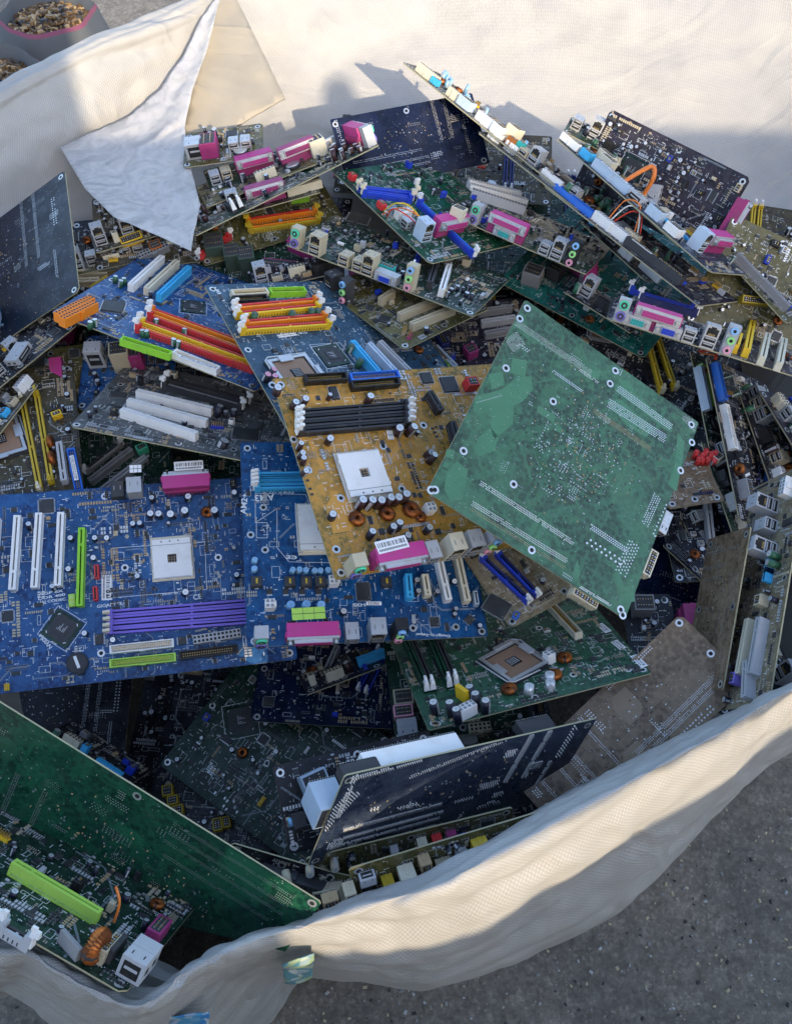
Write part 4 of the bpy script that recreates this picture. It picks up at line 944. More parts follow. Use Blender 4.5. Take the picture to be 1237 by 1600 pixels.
# unseen added gate behind the camera: its boards and its opening throw the shade seen on the heap and on the far wall
def blocker():
    root = bpy.data.objects.new('light_blocker', None); link(root); root.location = (1.0, -1.5, 0)
    tag(root, 'unseen added timber gate with one open slot, standing behind the photographer', 'blocker')
    def pl(name, x0, x1, z0, z1, t=30):
        b = MB(); n = max(1, int((z1-z0)/.18)); hgt = (z1-z0)*1000/n
        for i in range(n): b.box((x0-1)*1000, (x1-1)*1000, -t/2, t/2, z0*1000+i*hgt, z0*1000+(i+1)*hgt-(0), 'timber')
        part(name, b.mesh(name), root)
    pl('side_panel', -1.9, .455, 0, 2.9, 34)
    b = MB(); P = [(-540, 0), (2200, 0), (2200, 1600), (0, 1590), (-540, 1500)]
    b.v += [(x, -16, z) for x, z in P]+[(x, 16, z) for x, z in P]; b.face([0, 1, 2, 3, 4], 'timber'); b.face([9, 8, 7, 6, 5], 'timber')
    for i in range(5): b.face([i, 5+i, 5+(i+1) % 5, (i+1) % 5], 'timber')
    part('lower_panel', b.mesh('lower_panel'), root)
    b = MB(); P = [(-540, 1635), (-30, 1722), (2200, 1722), (2200, 2190), (-540, 2190)]   # lower edge sloped to shade the pin rows and leave the rim sunlit
    b.v += [(x, -16, z) for x, z in P]+[(x, 16, z) for x, z in P]; b.face([0, 1, 2, 3, 4], 'timber'); b.face([9, 8, 7, 6, 5], 'timber')
    for i in range(5): b.face([i, 5+i, 5+(i+1) % 5, (i+1) % 5], 'timber')
    part('upper_panel', b.mesh('upper_panel'), root)
    for x in (3.2, -1.96):
        b = MB(); b.box((x-1)*1000, (x-.93)*1000, -45, 45, 0, 3000, 'timber'); part('post', b.mesh('post'), root)
    b = MB(); b.cyl(-95, 0, 2190, 2235, 18, 'timber', seg=16); b.cyl(-95, 0, 2235, 2275, 34, 'timber', seg=16, r2=22); part('shadow_knob', b.mesh('shadow_knob'), root)  # knob added on the panel to cast a head-shaped shadow
blocker()

# ---------------------------------------------------------------- the mainboards (pose, size, colours, parts)
BOARDS = [{'label': 'blue mainboard with white slots, a lime graphics slot and purple memory slots',
  'col': 'blue',
  'seed': 11,
  'pos': [-0.4898, 0.5879, 0.6881],
  'R': [[0.13404, 0.97541, 0.17494], [-0.92971, 0.18489, -0.31853], [-0.34304, -0.11995, 0.93163]],
  'wh': (223.6, 355.5),
  'comps': [('pci', 70.83, 56.37, -0.09, 85, 'white'), ('pci', 70.4, 79.23, -0.09, 86, 'white'), ('pci', 71.21, 103.28, -0.08, 85, 'white'), ('pci', 71.26, 34.06, -0.09, 85, 'white'), ('agp', 93.94, 125.26, -0.07, 90, 'green'),
            ('block', 130.68, 114.06, 0, 14, 7, 8, 'lime', 'lime'), ('sata', 100.97, 141.66, 0, 'red'), ('sata', 125.66, 139.14, 0, 'red'), ('stk', 118.65, 150.82, -0.05, 29, 11, 0.15), ('zif', 92.93, 224.85, 1.57, 46, 43, 'zif'),
            ('ide', 190.3, 185.78, 1.57, 69, 'white'), ('ide', 205.92, 185.88, 1.56, 71, 'lime'), ('power', 188.85, 267.87, 1.62, 53, 'lightgrey'), ('ide', 204.95, 257.41, 1.58, 66, 'black'), ('bat', 200.54, 116.46, 0.3, 1), ('bga', 160.08, 101.48, 0.91, 33),
            ('text', 118.45, 91.17, 1.64, 'AGP 8X', 25.88, 4), ('text', 123.23, 91.69, 1.65, 'DDR 400', 28.6, 4), ('text', 127.94, 91.53, 1.61, 'UAJ CODEC', 29.83, 4), ('text', 139.14, 152.95, 1.6, 'GIGABYTE', 27.03, 5),
            ('text', 140.03, 249.5, 1.63, 'CE', 9.4, 8), ('text', 132.82, 219.62, 1.6, 'SOCKET_754', 17.12, 3), ('text', 171.82, 83.72, -2.55, 'NVIDIA', 20.34, 6), ('text', 168.9, 89.15, -2.56, 'nForce3', 18.37, 4), ('port', 0, 247.57, 0, 'lpt'),
            ('stk', -10.52, 252.09, 1.57, 33, 11, 26.35), ('port', 0, 189.34, 0, 'lan', 'lightgrey'), ('port', 0, 169.95, 0, 'usb', 'charcoal'), ('stk', -10.89, 192.48, 1.55, 13, 9, 27.15, False), ('coil', 40.59, 268.26, 0, 7),
            ('chip', 17.36, 89.92, 0, 16, 16), ('chip', 176.51, 140.16, 0, 12, 9), ('chip', 188.22, 229.3, 0, 9, 9), ('hdr', 217.44, 43.13, 0, 3, 'yellow'), ('hdr', 56.89, 163.81, 0, 2, 'cream'),
            ('dimm', 151.21, 235.86, 1.55, 170, 'purple', 'purple', 'cream'), ('dimm', 158.28, 235.34, 1.55, 169, 'purple', 'purple', 'cream'), ('dimm', 165.32, 234.83, 1.55, 169, 'purple', 'purple', 'cream'),
            ('dimm', 172.33, 234.32, 1.54, 169, 'purple', 'purple', 'cream'), ('cap', 39.78, 203.22, 0, 4, 16, 'capblack'), ('cap', 40.77, 214.69, 0, 4, 16, 'capblack'), ('cap', 41.34, 229.16, 0, 4.6, 18, 'capblack'),
            ('cap', 40.02, 242.75, 0, 4.6, 18, 'capblack'), ('cap', 49.06, 183.83, 0, 3.2, 11, 'capblack'), ('cap', 49.86, 192.96, 0, 3.2, 11, 'capblack'), ('cap', 60.0, 115.62, 0, 3.2, 11, 'capblack'), ('cap', 62.35, 141.2, 0, 3.2, 11, 'capblack'),
            ('cap', 62.37, 154.7, 0, 3.2, 11, 'capblack'), ('cap', 83.88, 139.09, 0, 3.2, 11, 'capblack'), ('cap', 94.5, 113.16, 0, 3.2, 11, 'capblack'), ('cap', 42.67, 70.97, 0, 3.2, 11, 'capblack'), ('cap', 21.19, 207.43, 0, 3.2, 11, 'capblack'),
            ('cap', 22.89, 247.32, 0, 4, 14, 'capblack'), ('cap', 44.27, 277.67, 0, 4.6, 18, 'capblack'), ('cap', 18.85, 302.47, 0, 3.2, 11, 'capblack'), ('cap', 120.98, 295.92, 0, 3.2, 11, 'capblack'), ('cap', 85.61, 294.28, 0, 2.5, 8, 'capblack'),
            ('cap', 134.41, 235.65, 0, 4, 12, 'capblack'), ('cap', 169.35, 126.46, 0, 3.2, 11, 'capblack'), ('cap', 178.29, 155.08, 0, 3.2, 11, 'capblack')],
  'xcap': 8,
  'dens': 1.2,
  'extra': [('outline', [(73.4, 158.4), (75.7, 262.9), (132.3, 260.8), (131.1, 156.6)]), ('ring', 97.8, 171.9), ('ring', 95.7, 276.7), ('ring', 10.9, 154.2), ('ring', 192.0, 141.3), ('outline', [(78.5, 160.4), (79.6, 171.8), (89.3, 171.3), (88.2, 159.9)])]},
 {'label': 'blue mainboard printed AM3 with sky blue memory slots and a lime-labelled pink port',
  'col': 'azure',
  'seed': 12,
  'pos': [0.0991, 0.4387, 0.6395],
  'R': [[-0.10652, -0.97793, 0.17976], [0.983, -0.13077, -0.12889], [0.14956, 0.16298, 0.97523]],
  'wh': (243.7, 256.3),
  'comps': [('text', 179.6, 214.11, 1.51, 'DDR 2 1066', 30.56, 5), ('text', 172.52, 231.78, 1.64, 'AM3', 21.22, 11), ('text', 164.88, 253.76, -0.09, 'AM2+', 25.48, 9), ('text', 4.15, 60.39, 1.47, 'Design in Taipei', 37.02, 4),
            ('text', 41.6, 136.28, 1.53, '105', 13.81, 5), ('text', 99.14, 205.69, 1.48, 'CE', 11.7, 6), ('zif', 132.85, 171.02, 1.57, 56, 50, 'zif'), ('pci', 57.46, 82.34, 3.1, 28, 'sky'), ('pci', 57.91, 63.12, -3.12, 25, 'cream'),
            ('pci', 77.49, 43.81, -3.06, 76, 'white'), ('pci', 74.54, 22.01, -3.08, 74, 'cream'), ('port', 0, 242.44, 0, 'ps2'), ('port', 0, 190.67, 0, 'lpt'), ('stk', 24.28, 194.48, -1.55, 34, 13, 26.35, False, 'lime'), ('port', 0, 149.25, 0, 'usb'),
            ('port', 0, 123.52, 0, 'lan'), ('port', 0, 100.27, 0, 'audio', 'steel'), ('stk', 32.2, 126.25, -1.61, 16, 4, 27.15), ('chip', 56.23, 131.22, 0, 20, 14), ('power', 42.4, 231.72, 0, 10, 'white'), ('power', 66.94, 163.33, 0, 10, 'white'),
            ('chip', 18.6, 57.13, 0, 10, 10), ('chip', 19.46, 18.19, 0.7, 9, 9), ('block', 22.71, 79.82, 1.57, 4, 10, 3, 'steel'), ('sata', 41.94, 9.03, 0, 'paleblue'), ('bat', 233.34, 121.32, 0, 0), ('dimm', 197.66, 164.81, -1.56, 154, 'sky', 'sky', 'white'),
            ('dimm', 192.7, 165.16, -1.56, 154, 'sky', 'sky', 'white'), ('dimm', 187.76, 165.52, -1.56, 153, 'sky', 'sky', 'white'), ('dimm', 182.85, 165.87, -1.56, 153, 'sky', 'sky', 'white'), ('choke', 69.05, 244.15, 0, 'charcoal'),
            ('choke', 67.93, 209.52, 0, 'charcoal'), ('choke', 67.38, 192.36, 0, 'charcoal'), ('choke', 66.89, 177.38, 0, 'charcoal'), ('choke', 64.59, 105.86, 0, 'charcoal'), ('cap', 93.65, 245.93, 0, 3.2, 8, 'capblue', 'bluejack'),
            ('cap', 83.64, 246.29, 0, 3.2, 8, 'capblue', 'bluejack'), ('cap', 81.22, 206.43, 0, 3.2, 8, 'capblue', 'bluejack'), ('cap', 81.0, 199.06, 0, 3.2, 8, 'capblue', 'bluejack'), ('cap', 80.78, 191.43, 0, 3.2, 8, 'capblue', 'bluejack'),
            ('cap', 80.54, 183.32, 0, 3.2, 8, 'capblue', 'bluejack'), ('cap', 80.33, 176.34, 0, 3.2, 8, 'capblue', 'bluejack'), ('cap', 80.09, 168.18, 0, 3.2, 8, 'capblue', 'bluejack'), ('cap', 41.58, 210.94, 0, 4.5, 9, 'capblue', 'bluejack'),
            ('cap', 40.98, 195.13, 0, 4.5, 9, 'capblue', 'bluejack'), ('cap', 40.34, 178.08, 0, 4.5, 9, 'capblue', 'bluejack'), ('cap', 32.2, 155.75, 0, 3.6, 9, 'capblack', 'captop'), ('cap', 65.29, 72.11, 0, 3.2, 9, 'capblack', 'captop'),
            ('cap', 51.37, 72.58, 0, 3.2, 9, 'capblack', 'captop'), ('cap', 50.66, 52.11, 0, 3.2, 9, 'capblack', 'captop'), ('cap', 63.97, 30.73, 0, 3.2, 9, 'capblack', 'captop'), ('cap', 11.04, 8.6, 0, 2.6, 7, 'capblack', 'captop'),
            ('cap', 30.67, 33.7, 0, 2.6, 7, 'capblack', 'captop'), ('cap', 24.48, 34.57, 0, 2.6, 7, 'capblack', 'captop'), ('fet', 59.69, 231.08, 1.57), ('fet', 59.1, 214.04, 1.57), ('fet', 58.5, 196.87, 1.57), ('fet', 57.9, 179.58, 1.57)],
  'xcap': 2,
  'dens': 0.45,
  'extra': [('ring', 159.8, 233.3), ('ring', 108.4, 233.5), ('ring', 13.0, 81.3), ('ring', 12.2, 34.1), ('outline', [(141.2, 242.7), (177.5, 241.4), (175.5, 186.0), (91.1, 161.7), (93.6, 208.6), (110.7, 220.6), (158.2, 218.4)]),
            ('outline', [(141.2, 241.6), (141.0, 229.8), (122.6, 230.6), (122.8, 242.2)])]},
 {'label': 'golden brown mainboard with black memory slots and a square white processor socket',
  'col': 'gold',
  'seed': 13,
  'pos': [0.204, 0.5384, 0.6881],
  'R': [[-0.31217, -0.87851, 0.36161], [0.92203, -0.37189, -0.10752], [0.22894, 0.29985, 0.92611]],
  'wh': (227.3, 297.4),
  'comps': [('ide', 219.91, 240.14, -1.58, 48, 'black'), ('ide', 217.76, 183.69, -1.57, 59, 'blue'), ('ide', 208.44, 185.73, -1.56, 58, 'black'), ('zif', 104.97, 233.19, 1.57, 50, 47, 'zif'), ('stk', 147.56, 186.75, -1.68, 7, 11, 0.15, False),
            ('coil', 57.52, 256.63, 0, 8), ('coil', 57.98, 222.67, 0, 8), ('coil', 58.1, 195.2, 0, 9), ('coil', 49.43, 186.99, 0, 6), ('power', 54.59, 176.63, 0, 10, 'white'), ('port', 0, 278.7, 0, 'ps2', 'beige'), ('port', 0, 234.02, 0, 'lpt'),
            ('stk', 15.77, 241.8, -1.5, 34, 13, 26.35), ('port', 0, 193.18, 0, 'usb', 'lightgrey'), ('port', 0, 170.53, 0, 'lan', 'cream'), ('port', 0, 148.8, 0, 'lan', 'lightgrey'), ('port', 0, 128.33, 0, 'audio', 'lightgrey'),
            ('chip', 203.6, 234.45, 0, 16, 9), ('chip', 203.24, 92.02, 0, 20, 20), ('chip', 213.98, 117.79, 0, 14, 14), ('pci', 178.48, 123.53, -2.94, 26, 'charcoal'), ('block', 197.71, 68.64, 0, 12, 14, 14, 'red'),
            ('pci', 131.98, 115.06, 3.02, 38, 'charcoal'), ('dimm', 180.06, 219.75, -1.58, 129, 'charcoal', 'black', 'white'), ('dimm', 172.65, 222.2, -1.58, 128, 'charcoal', 'black', 'white'),
            ('dimm', 165.29, 224.64, -1.59, 128, 'charcoal', 'black', 'white'), ('dimm', 158.0, 227.06, -1.59, 127, 'charcoal', 'black', 'white'), ('cap', 208.9, 297.79, 0, 4.5, 12, 'capbrown'), ('cap', 190.78, 284.66, 0, 4, 12, 'capbrown'),
            ('cap', 193.7, 273.2, 0, 4, 14, 'capbrown'), ('cap', 197.03, 243.09, 0, 2.5, 9, 'capbrown'), ('cap', 188.74, 200.41, 0, 4.3, 14, 'capbrown'), ('cap', 145.81, 259.91, 0, 4, 14, 'capbrown'), ('cap', 147.65, 178.08, 0, 4.6, 16, 'capbrown'),
            ('cap', 146.47, 166.73, 0, 4.6, 16, 'capbrown'), ('cap', 141.81, 292.83, 0, 3.2, 12, 'capbrown'), ('cap', 133.25, 294.22, 0, 3.2, 12, 'capbrown'), ('cap', 125.68, 293.01, 0, 3.2, 12, 'capbrown'), ('cap', 113.85, 296.57, 0, 3.2, 12, 'capbrown'),
            ('cap', 70.19, 250.18, 0, 4.6, 17, 'capbrown'), ('cap', 68.89, 241.06, 0, 4.6, 17, 'capbrown'), ('cap', 68.86, 230.69, 0, 4.6, 17, 'capbrown'), ('cap', 68.74, 221.22, 0, 4.6, 17, 'capbrown'), ('cap', 68.95, 210.55, 0, 4.6, 17, 'capbrown'),
            ('cap', 69.97, 200.21, 0, 4.6, 17, 'capbrown'), ('cap', 118.28, 153.88, 0, 4, 14, 'capbrown'), ('cap', 110.34, 153.71, 0, 4, 14, 'capbrown'), ('cap', 36.67, 249.71, 0, 4, 12, 'capblack'), ('cap', 39.83, 224.58, 0, 4, 12, 'capblack'),
            ('cap', 41.02, 216.81, 0, 4, 12, 'capblack'), ('cap', 28.73, 215.1, 0, 4, 12, 'capblack'), ('cap', 32.71, 186.95, 0, 4, 12, 'capblack'), ('cap', 62.94, 281.99, 0, 4, 12, 'capblack')],
  'xcap': 4,
  'dens': 0.6,
  'extra': [('pour', [(153.8, 280.2), (153.2, 274.0), (131.4, 273.5), (117.7, 264.6), (110.3, 265.0), (119.2, 276.1)]), ('pour', [(150.8, 166.2), (123.7, 187.8), (112.0, 198.4), (113.0, 206.9), (142.6, 178.4)]),
            ('pour', [(93.0, 274.8), (91.8, 266.1), (76.1, 267.8), (67.4, 258.0), (59.2, 260.0), (61.2, 273.1)]), ('pour', [(206.3, 266.4), (205.0, 252.1), (195.1, 252.6), (193.5, 165.6), (187.6, 169.1), (187.6, 252.5), (190.8, 272.3)]),
            ('pour', [(183.9, 282.7), (148.8, 281.3), (149.6, 288.1), (180.8, 290.8)]), ('ring', 154.1, 294.3), ('ring', 155.2, 143.1), ('ring', 135.1, 199.3), ('ring', 133.8, 268.0), ('ring', 83.0, 264.9), ('ring', 84.1, 195.5), ('ring', 219.6, 298.6),
            ('ring', 30.3, 286.7)]},
 {'label': 'large green mainboard face down in mid heap, solder side up',
  'col': 'green',
  'seed': 14,
  'pos': [0.0288, 0.4893, 0.8341],
  'R': [[0.82963, 0.42645, 0.36035], [-0.32075, 0.89234, -0.31756], [-0.45698, 0.14787, 0.8771]],
  'wh': (236.1, 248.0),
  'comps': [('ublock', 190, -3, 0, 30, 8, 12, 'beige'), ('ublock', 242, 120, 0, 10, 26, 12, 'steel'), ('ublock', 242, 70, 0, 10, 30, 12, 'cream')],
  'side': 'backc',
  'extra': [('pour', [(-0.5, 115.3), (20.0, 139.3), (29.4, 163.5), (41.8, 172.5), (49.4, 160.6), (45.4, 142.0), (38.6, 131.0), (22.1, 110.1), (5.5, 99.8)]), ('pour', [(22.1, 110.1), (38.6, 131.0), (46.7, 113.7), (36.1, 86.8), (27.5, 95.8)]),
            ('pour', [(27.5, 95.8), (39.3, 92.1), (41.3, 75.7), (30.5, 62.5), (22.1, 65.4), (21.0, 79.4)]), ('pour', [(12.6, 44.6), (26.2, 42.3), (33.4, 13.3), (25.0, 5.1), (13.7, 11.5), (8.5, 27.6)]),
            ('pour', [(61.6, 148.9), (83.6, 150.4), (84.5, 141.7), (63.7, 141.0)]), ('pour', [(129.2, 233.2), (142.7, 239.7), (153.0, 230.5), (207.9, 224.9), (209.7, 216.3), (202.2, 214.3), (130.3, 219.1)]),
            ('pour', [(125.3, 200.8), (140.7, 213.4), (187.1, 207.0), (184.8, 192.6), (160.2, 189.9)]), ('pour', [(216.2, 220.8), (228.1, 215.9), (233.4, 193.7), (239.7, 156.9), (227.7, 158.4), (225.6, 188.5)]),
            ('pour', [(165.1, 27.2), (174.6, 13.6), (171.9, 5.1), (166.3, 11.3)]), ('pour', [(220.3, 27.3), (232.7, 37.6), (239.1, 21.9), (223.1, 9.7)]), ('pour', [(0.8, 145.7), (12.8, 157.6), (21.1, 146.4), (11.3, 133.0)]),
            ('pour', [(15.0, 178.4), (31.2, 185.7), (36.2, 168.4), (21.1, 162.1)]), ('pour', [(-2.1, 49.0), (5.7, 52.9), (8.9, 43.5), (0.1, 41.8)]), ('pour', [(95.1, 223.1), (107.6, 227.4), (110.1, 217.6), (97.7, 213.5)]),
            ('pour', [(87.3, 142.1), (96.9, 141.1), (96.2, 135.9), (88.8, 135.5)]), ('ring', 4.0, 223.7), ('ring', 74.4, 162.8), ('ring', 14.5, 163.6), ('ring', 123.2, 222.2), ('ring', 73.6, 57.2), ('ring', 13.8, 57.5), ('ring', 2.9, 3.8),
            ('ring', 236.2, 220.9), ('ring', 235.5, 182.4), ('ring', 232.3, 2.1), ('dots', 133.3, 219.6, 34, 4, 2.19, 2.3, 0.75, 'tin', True, None, -0.018), ('dots', 130.4, 196.3, 34, 5, 2.25, 2.3, 0.75, 'tin', True, None, 0.048),
            ('dots', 118.5, 179.8, 50, 4, 1.52, 1.6, 0.45, 'tan', True, None, 0.01), ('dots', 43.0, 36.5, 62, 3, 1.82, 2.0, 0.6, 'silk', True, None, 0.007), ('dots', 44.4, 13.5, 62, 3, 1.81, 2.0, 0.55, 'silk', True, None, 0.028),
            ('dots', 45.3, 8.6, 62, 2, 1.8, 2.0, 0.5, 'tan', True, None, 0.013), ('dots', 60.2, 192.5, 20, 2, 1.95, 2, 0.7, 'tin', True, None, 0.004), ('dots', 86.1, 213.2, 12, 2, 2.12, 2, 0.6, 'silk', True, None, -0.0),
            ('dots', 165.9, 63.1, 20, 3, 2.4, 2.2, 0.8, 'tin', True, None, -0.004), ('dots', 168.2, 47.4, 8, 2, 5.99, 5, 1.3, 'tin', True, None, 0.011), ('dots', 223.2, 102.3, 14, 4, 2.74, 2.6, 0.8, 'tin', True, None, 1.529),
            ('dots', 234.5, 97.6, 10, 2, 4.68, 2.6, 1.0, 'tin', True, None, 1.516), ('dots', 219.7, 39.5, 10, 5, 3.96, 3, 0.9, 'tin', True, None, 1.51), ('dots', 179.1, 2.1, 26, 2, 1.46, 1.6, 0.6, 'silk', True, None, 0.027),
            ('dots', 15.0, 194.6, 5, 2, 2.95, 2.5, 0.8, 'tin', True, None, 0.06), ('dots', 3.3, 110.4, 14, 1, 2.33, 2, 0.5, 'tin', True, None, 0.872), ('dots', -5.8, 213.4, 70, 5, 1.51, 1.6, 0.35, 'silk', True, None, 0.021),
            ('dots', -0.1, 191.4, 12, 12, 1.34, 1.6, 0.35, 'silk', True, None, -0.432), ('dots', 215.3, 240.0, 14, 8, 1.85, 1.6, 0.4, 'silk', True, None, -0.303)]},
 {'label': 'slate blue mainboard with orange and red memory slots beside a metal processor clamp',
  'col': 'slate',
  'seed': 15,
  'pos': [0.097, 0.7437, 0.6752],
  'R': [[-0.47163, -0.80747, 0.35434], [0.87788, -0.46781, 0.10241], [0.08307, 0.35937, 0.92949]],
  'wh': (236.1, 264.9),
  'comps': [('dimm', 190.18, 190.55, -1.52, 117, 'orange', 'red'), ('dimm', 178.75, 192.84, -1.52, 117, 'yellow', 'red'), ('dimm', 162.03, 191.66, -1.54, 115, 'orange', 'red'), ('dimm', 149.4, 196.13, -1.57, 122, 'yellow', 'red'),
            ('ide', 211.99, 216.69, -1.55, 48, 'cream'), ('ide', 212.09, 164.82, -1.58, 50, 'green'), ('ide', 200.62, 220.92, -1.56, 46, 'black'), ('lga', 75.66, 216.65, 0.1), ('bga', 101.64, 155.68, 0.1, 34), ('agp', 85.94, 119.67, -2.99, 55, 'sky'),
            ('pci', 80.52, 96.85, -2.94, 55, 'paleblue'), ('pci', 81.22, 78.2, -2.9, 58, 'lightgrey'), ('text', 143.9, 186.94, 1.54, 'CE   PCI', 36.28, 4), ('stk', 141.62, 197.22, 1.65, 26, 5, 0.15, False),
            ('cap', 169.32, 181.07, 0, 4, 12, 'capgreen', 'darkgreenbox'), ('cap', 171.08, 151.35, 0, 4, 12, 'capgreen', 'darkgreenbox'), ('cap', 170.32, 140.88, 0, 4, 12, 'capgreen', 'darkgreenbox'),
            ('cap', 169.16, 230.06, 0, 4, 12, 'capgreen', 'darkgreenbox'), ('cap', 104.9, 129.82, 0, 4, 12, 'capgreen', 'darkgreenbox'), ('cap', 78.69, 131.58, 0, 4, 12, 'capgreen', 'darkgreenbox'), ('cap', 78.48, 249.74, 0, 4, 12, 'capblack', 'pinkjack'),
            ('cap', 72.6, 257.9, 0, 4, 12, 'capblack', 'pinkjack'), ('cap', 68.03, 249.15, 0, 4, 12, 'capblack', 'pinkjack')],
  'xcap': 6,
  'dens': 0.8,
  'extra': [('outline', [(122.8, 176.0), (122.3, 133.3), (79.7, 127.9), (81.6, 172.9)])]},
 {'label': 'blue mainboard with a bright orange double connector at its left corner',
  'col': 'blue',
  'seed': 16,
  'pos': [-0.3365, 1.0089, 0.6991],
  'R': [[-0.33423, 0.92024, 0.20361], [-0.89432, -0.37784, 0.23966], [0.29748, -0.10199, 0.94927]],
  'wh': (226.7, 271.0),
  'comps': [('power', 212.64, 22.42, 3.03, 60, 'orange'), ('power', 218.61, 32.18, 3.03, 57, 'orange'), ('ide', 231.69, 131.39, 1.69, 62, 'green'), ('ide', 221.87, 191.24, 1.55, 59, 'white'), ('dimm', 152.93, 160.63, 1.6, 144, 'orange', 'red'),
            ('dimm', 166.55, 167.33, 1.59, 145, 'red', 'orange'), ('dimm', 184.35, 170.84, 1.61, 151, 'yellow', 'red'), ('dimm', 197.69, 175.84, 1.62, 154, 'red', 'orange'), ('pci', 76.81, 36.19, -3.02, 96, 'white'), ('pci', 73.12, 56.7, -3.03, 94, 'cream'),
            ('agp', 77.43, 77.24, -3.04, 93, 'sky'), ('chip', 170.89, 47.3, 0.4, 26, 26), ('bga', 106.03, 121.61, 0.5, 30), ('stk', 227.26, 194.78, 1.63, 44, 5, 9.35), ('cap', 176.11, 110.64, 0, 3.2, 10, 'capgreen'),
            ('cap', 173.99, 148.14, 0, 3.2, 10, 'capgreen'), ('cap', 201.52, 149.52, 0, 3.2, 10, 'capgreen'), ('cap', 202.48, 155.91, 0, 3.2, 10, 'capgreen'), ('cap', 207.39, 112.13, 0, 3.2, 10, 'capgreen'), ('cap', 204.16, 115.99, 0, 3.2, 10, 'capgreen'),
            ('cap', 230.02, 55.0, 0, 3.2, 10, 'capgreen'), ('cap', 221.96, 56.89, 0, 3.2, 10, 'capgreen'), ('cap', 122.5, 26.25, 0, 3.2, 10, 'capgreen'), ('cap', 114.05, 27.12, 0, 3.2, 10, 'capgreen'), ('cap', 117.45, 15.05, 0, 3.2, 10, 'capgreen')],
  'xcap': 8,
  'dens': 1.2},
 {'label': 'grey mainboard with three clean white slots side by side, left of the golden one',
  'col': 'greyb',
  'seed': 17,
  'pos': [-0.3727, 0.6615, 0.7263],
  'R': [[0.98035, 0.13923, 0.13975], [-0.17899, 0.92561, 0.33347], [-0.08293, -0.35193, 0.93234]],
  'wh': (250.9, 174.7),
  'comps': [('pci', 93.68, 31.67, -0.21, 100, 'white'), ('pci', 93.64, 59.71, -0.12, 102, 'white'), ('pci', 92.71, 86.98, -0.08, 97, 'white'), ('dimm', 118.84, 115.15, -0.15, 108, 'charcoal', 'grey'),
            ('dimm', 120.67, 131.13, -0.13, 111, 'charcoal', 'charcoal'), ('chip', 190.6, 54.77, 0.2, 30, 24), ('chip', 22.22, 86.93, 0.2, 20, 12), ('hdr', 155.23, 57.67, 0.2, 6, 'royal'), ('block', 65.12, 154.34, 0, 14, 8, 10, 'cream'),
            ('cap', 147.08, 82.97, 0, 4.5, 16, 'capblack'), ('cap', 157.54, 84.47, 0, 3, 10, 'capblack'), ('cap', 166.85, 87.37, 0, 4, 12, 'capblack'), ('cap', 13.89, 40.22, 0, 2.5, 8, 'capblack'), ('cap', 13.39, 26.26, 0, 2.5, 8, 'capblack'),
            ('cap', 173.09, 18.21, 0, 6, 10, 'capblack')],
  'xcap': 10,
  'dens': 1.8,
  'extra': [('ring', 187.0, 18.1), ('ring', 14.8, 55.9), ('ring', 13.7, 114.5)]},
 {'label': 'green mainboard with a clamped brown processor grid and copper coils around it',
  'col': 'moss',
  'seed': 18,
  'pos': [0.204, 0.5976, 0.5387],
  'R': [[-0.96456, 0.24021, -0.10922], [-0.2632, -0.84612, 0.46348], [0.01892, 0.4758, 0.87935]],
  'wh': (240.1, 247.2),
  'comps': [('lga', 125.71, 180.24, 0.35), ('coil', 73.15, 193.94, 0, 8), ('coil', 94.42, 216.34, 0, 8), ('coil', 145.89, 220.69, 0, 8), ('ide', 46.46, 129.91, 1.65, 71, 'cream'), ('block', 194.72, 217.15, 0.4, 5, 16, 17, 'yellow'),
            ('power', 197.85, 240.03, 0.3, 20, 'white'), ('power', 89.29, 190.62, 0.3, 10, 'white'), ('stk', 9.96, 156.8, 1.72, 18, 8, 0.15), ('stk', 9.48, 191.08, 1.75, 17, 8, 0.15), ('stk', 2.91, 224.62, 1.65, 22, 8, 0.15),
            ('dimm', 224.61, 112.08, 1.56, 160, 'pcb_bottle', 'pcb_bottle'), ('dimm', 217.29, 112.53, 1.55, 160, 'charcoal', 'charcoal'), ('dimm', 198.25, 113.76, 1.53, 162, 'pcb_bottle', 'pcb_bottle'),
            ('dimm', 190.58, 113.2, 1.53, 160, 'charcoal', 'charcoal'), ('cap', 128.88, 231.56, 0, 5, 11, 'captop'), ('cap', 106.05, 234.04, 0, 5, 11, 'captop'), ('cap', 101.65, 222.19, 0, 5, 11, 'captop'), ('cap', 226.73, 225.77, 0, 4.5, 18, 'capblack'),
            ('cap', 212.2, 235.77, 0, 4.5, 18, 'capblack'), ('cap', 209.14, 247.43, 0, 4.5, 18, 'capblack'), ('cap', 179.29, 242.46, 0, 4.5, 18, 'capblack'), ('cap', 185.1, 231.56, 0, 4.5, 18, 'capblack'), ('cap', 185.03, 220.65, 0, 4.5, 18, 'capblack')],
  'xcap': 6,
  'dens': 1.3,
  'extra': [('ring', 75.8, 129.0), ('ring', 229.5, 241.5), ('ring', 74.7, 220.2), ('ring', 19.8, 233.2)]},
 {'label': 'beige edged mainboard with two dark blue memory slots under the green face-down board',
  'col': 'beigeb',
  'seed': 19,
  'pos': [0.1217, 0.4402, 0.655],
  'R': [[0.87822, -0.47314, -0.06985], [0.4671, 0.87989, -0.08724], [0.10274, 0.04399, 0.99374]],
  'wh': (146.0, 165.0),
  'comps': [('dimm', 24.05, 50.43, -1.35, 73, 'royal', 'navy'), ('dimm', 38.72, 48.96, -1.4, 67, 'royal', 'navy'), ('chip', 0.75, 28.52, 0.5, 20, 26), ('block', 11.99, 8.52, 0.5, 8, 6, 6, 'blue')],
  'xcap': 10,
  'dens': 1.4},
 {'label': 'dark navy bare board back leaning on the fabric under the top edge of the heap',
  'col': 'navy',
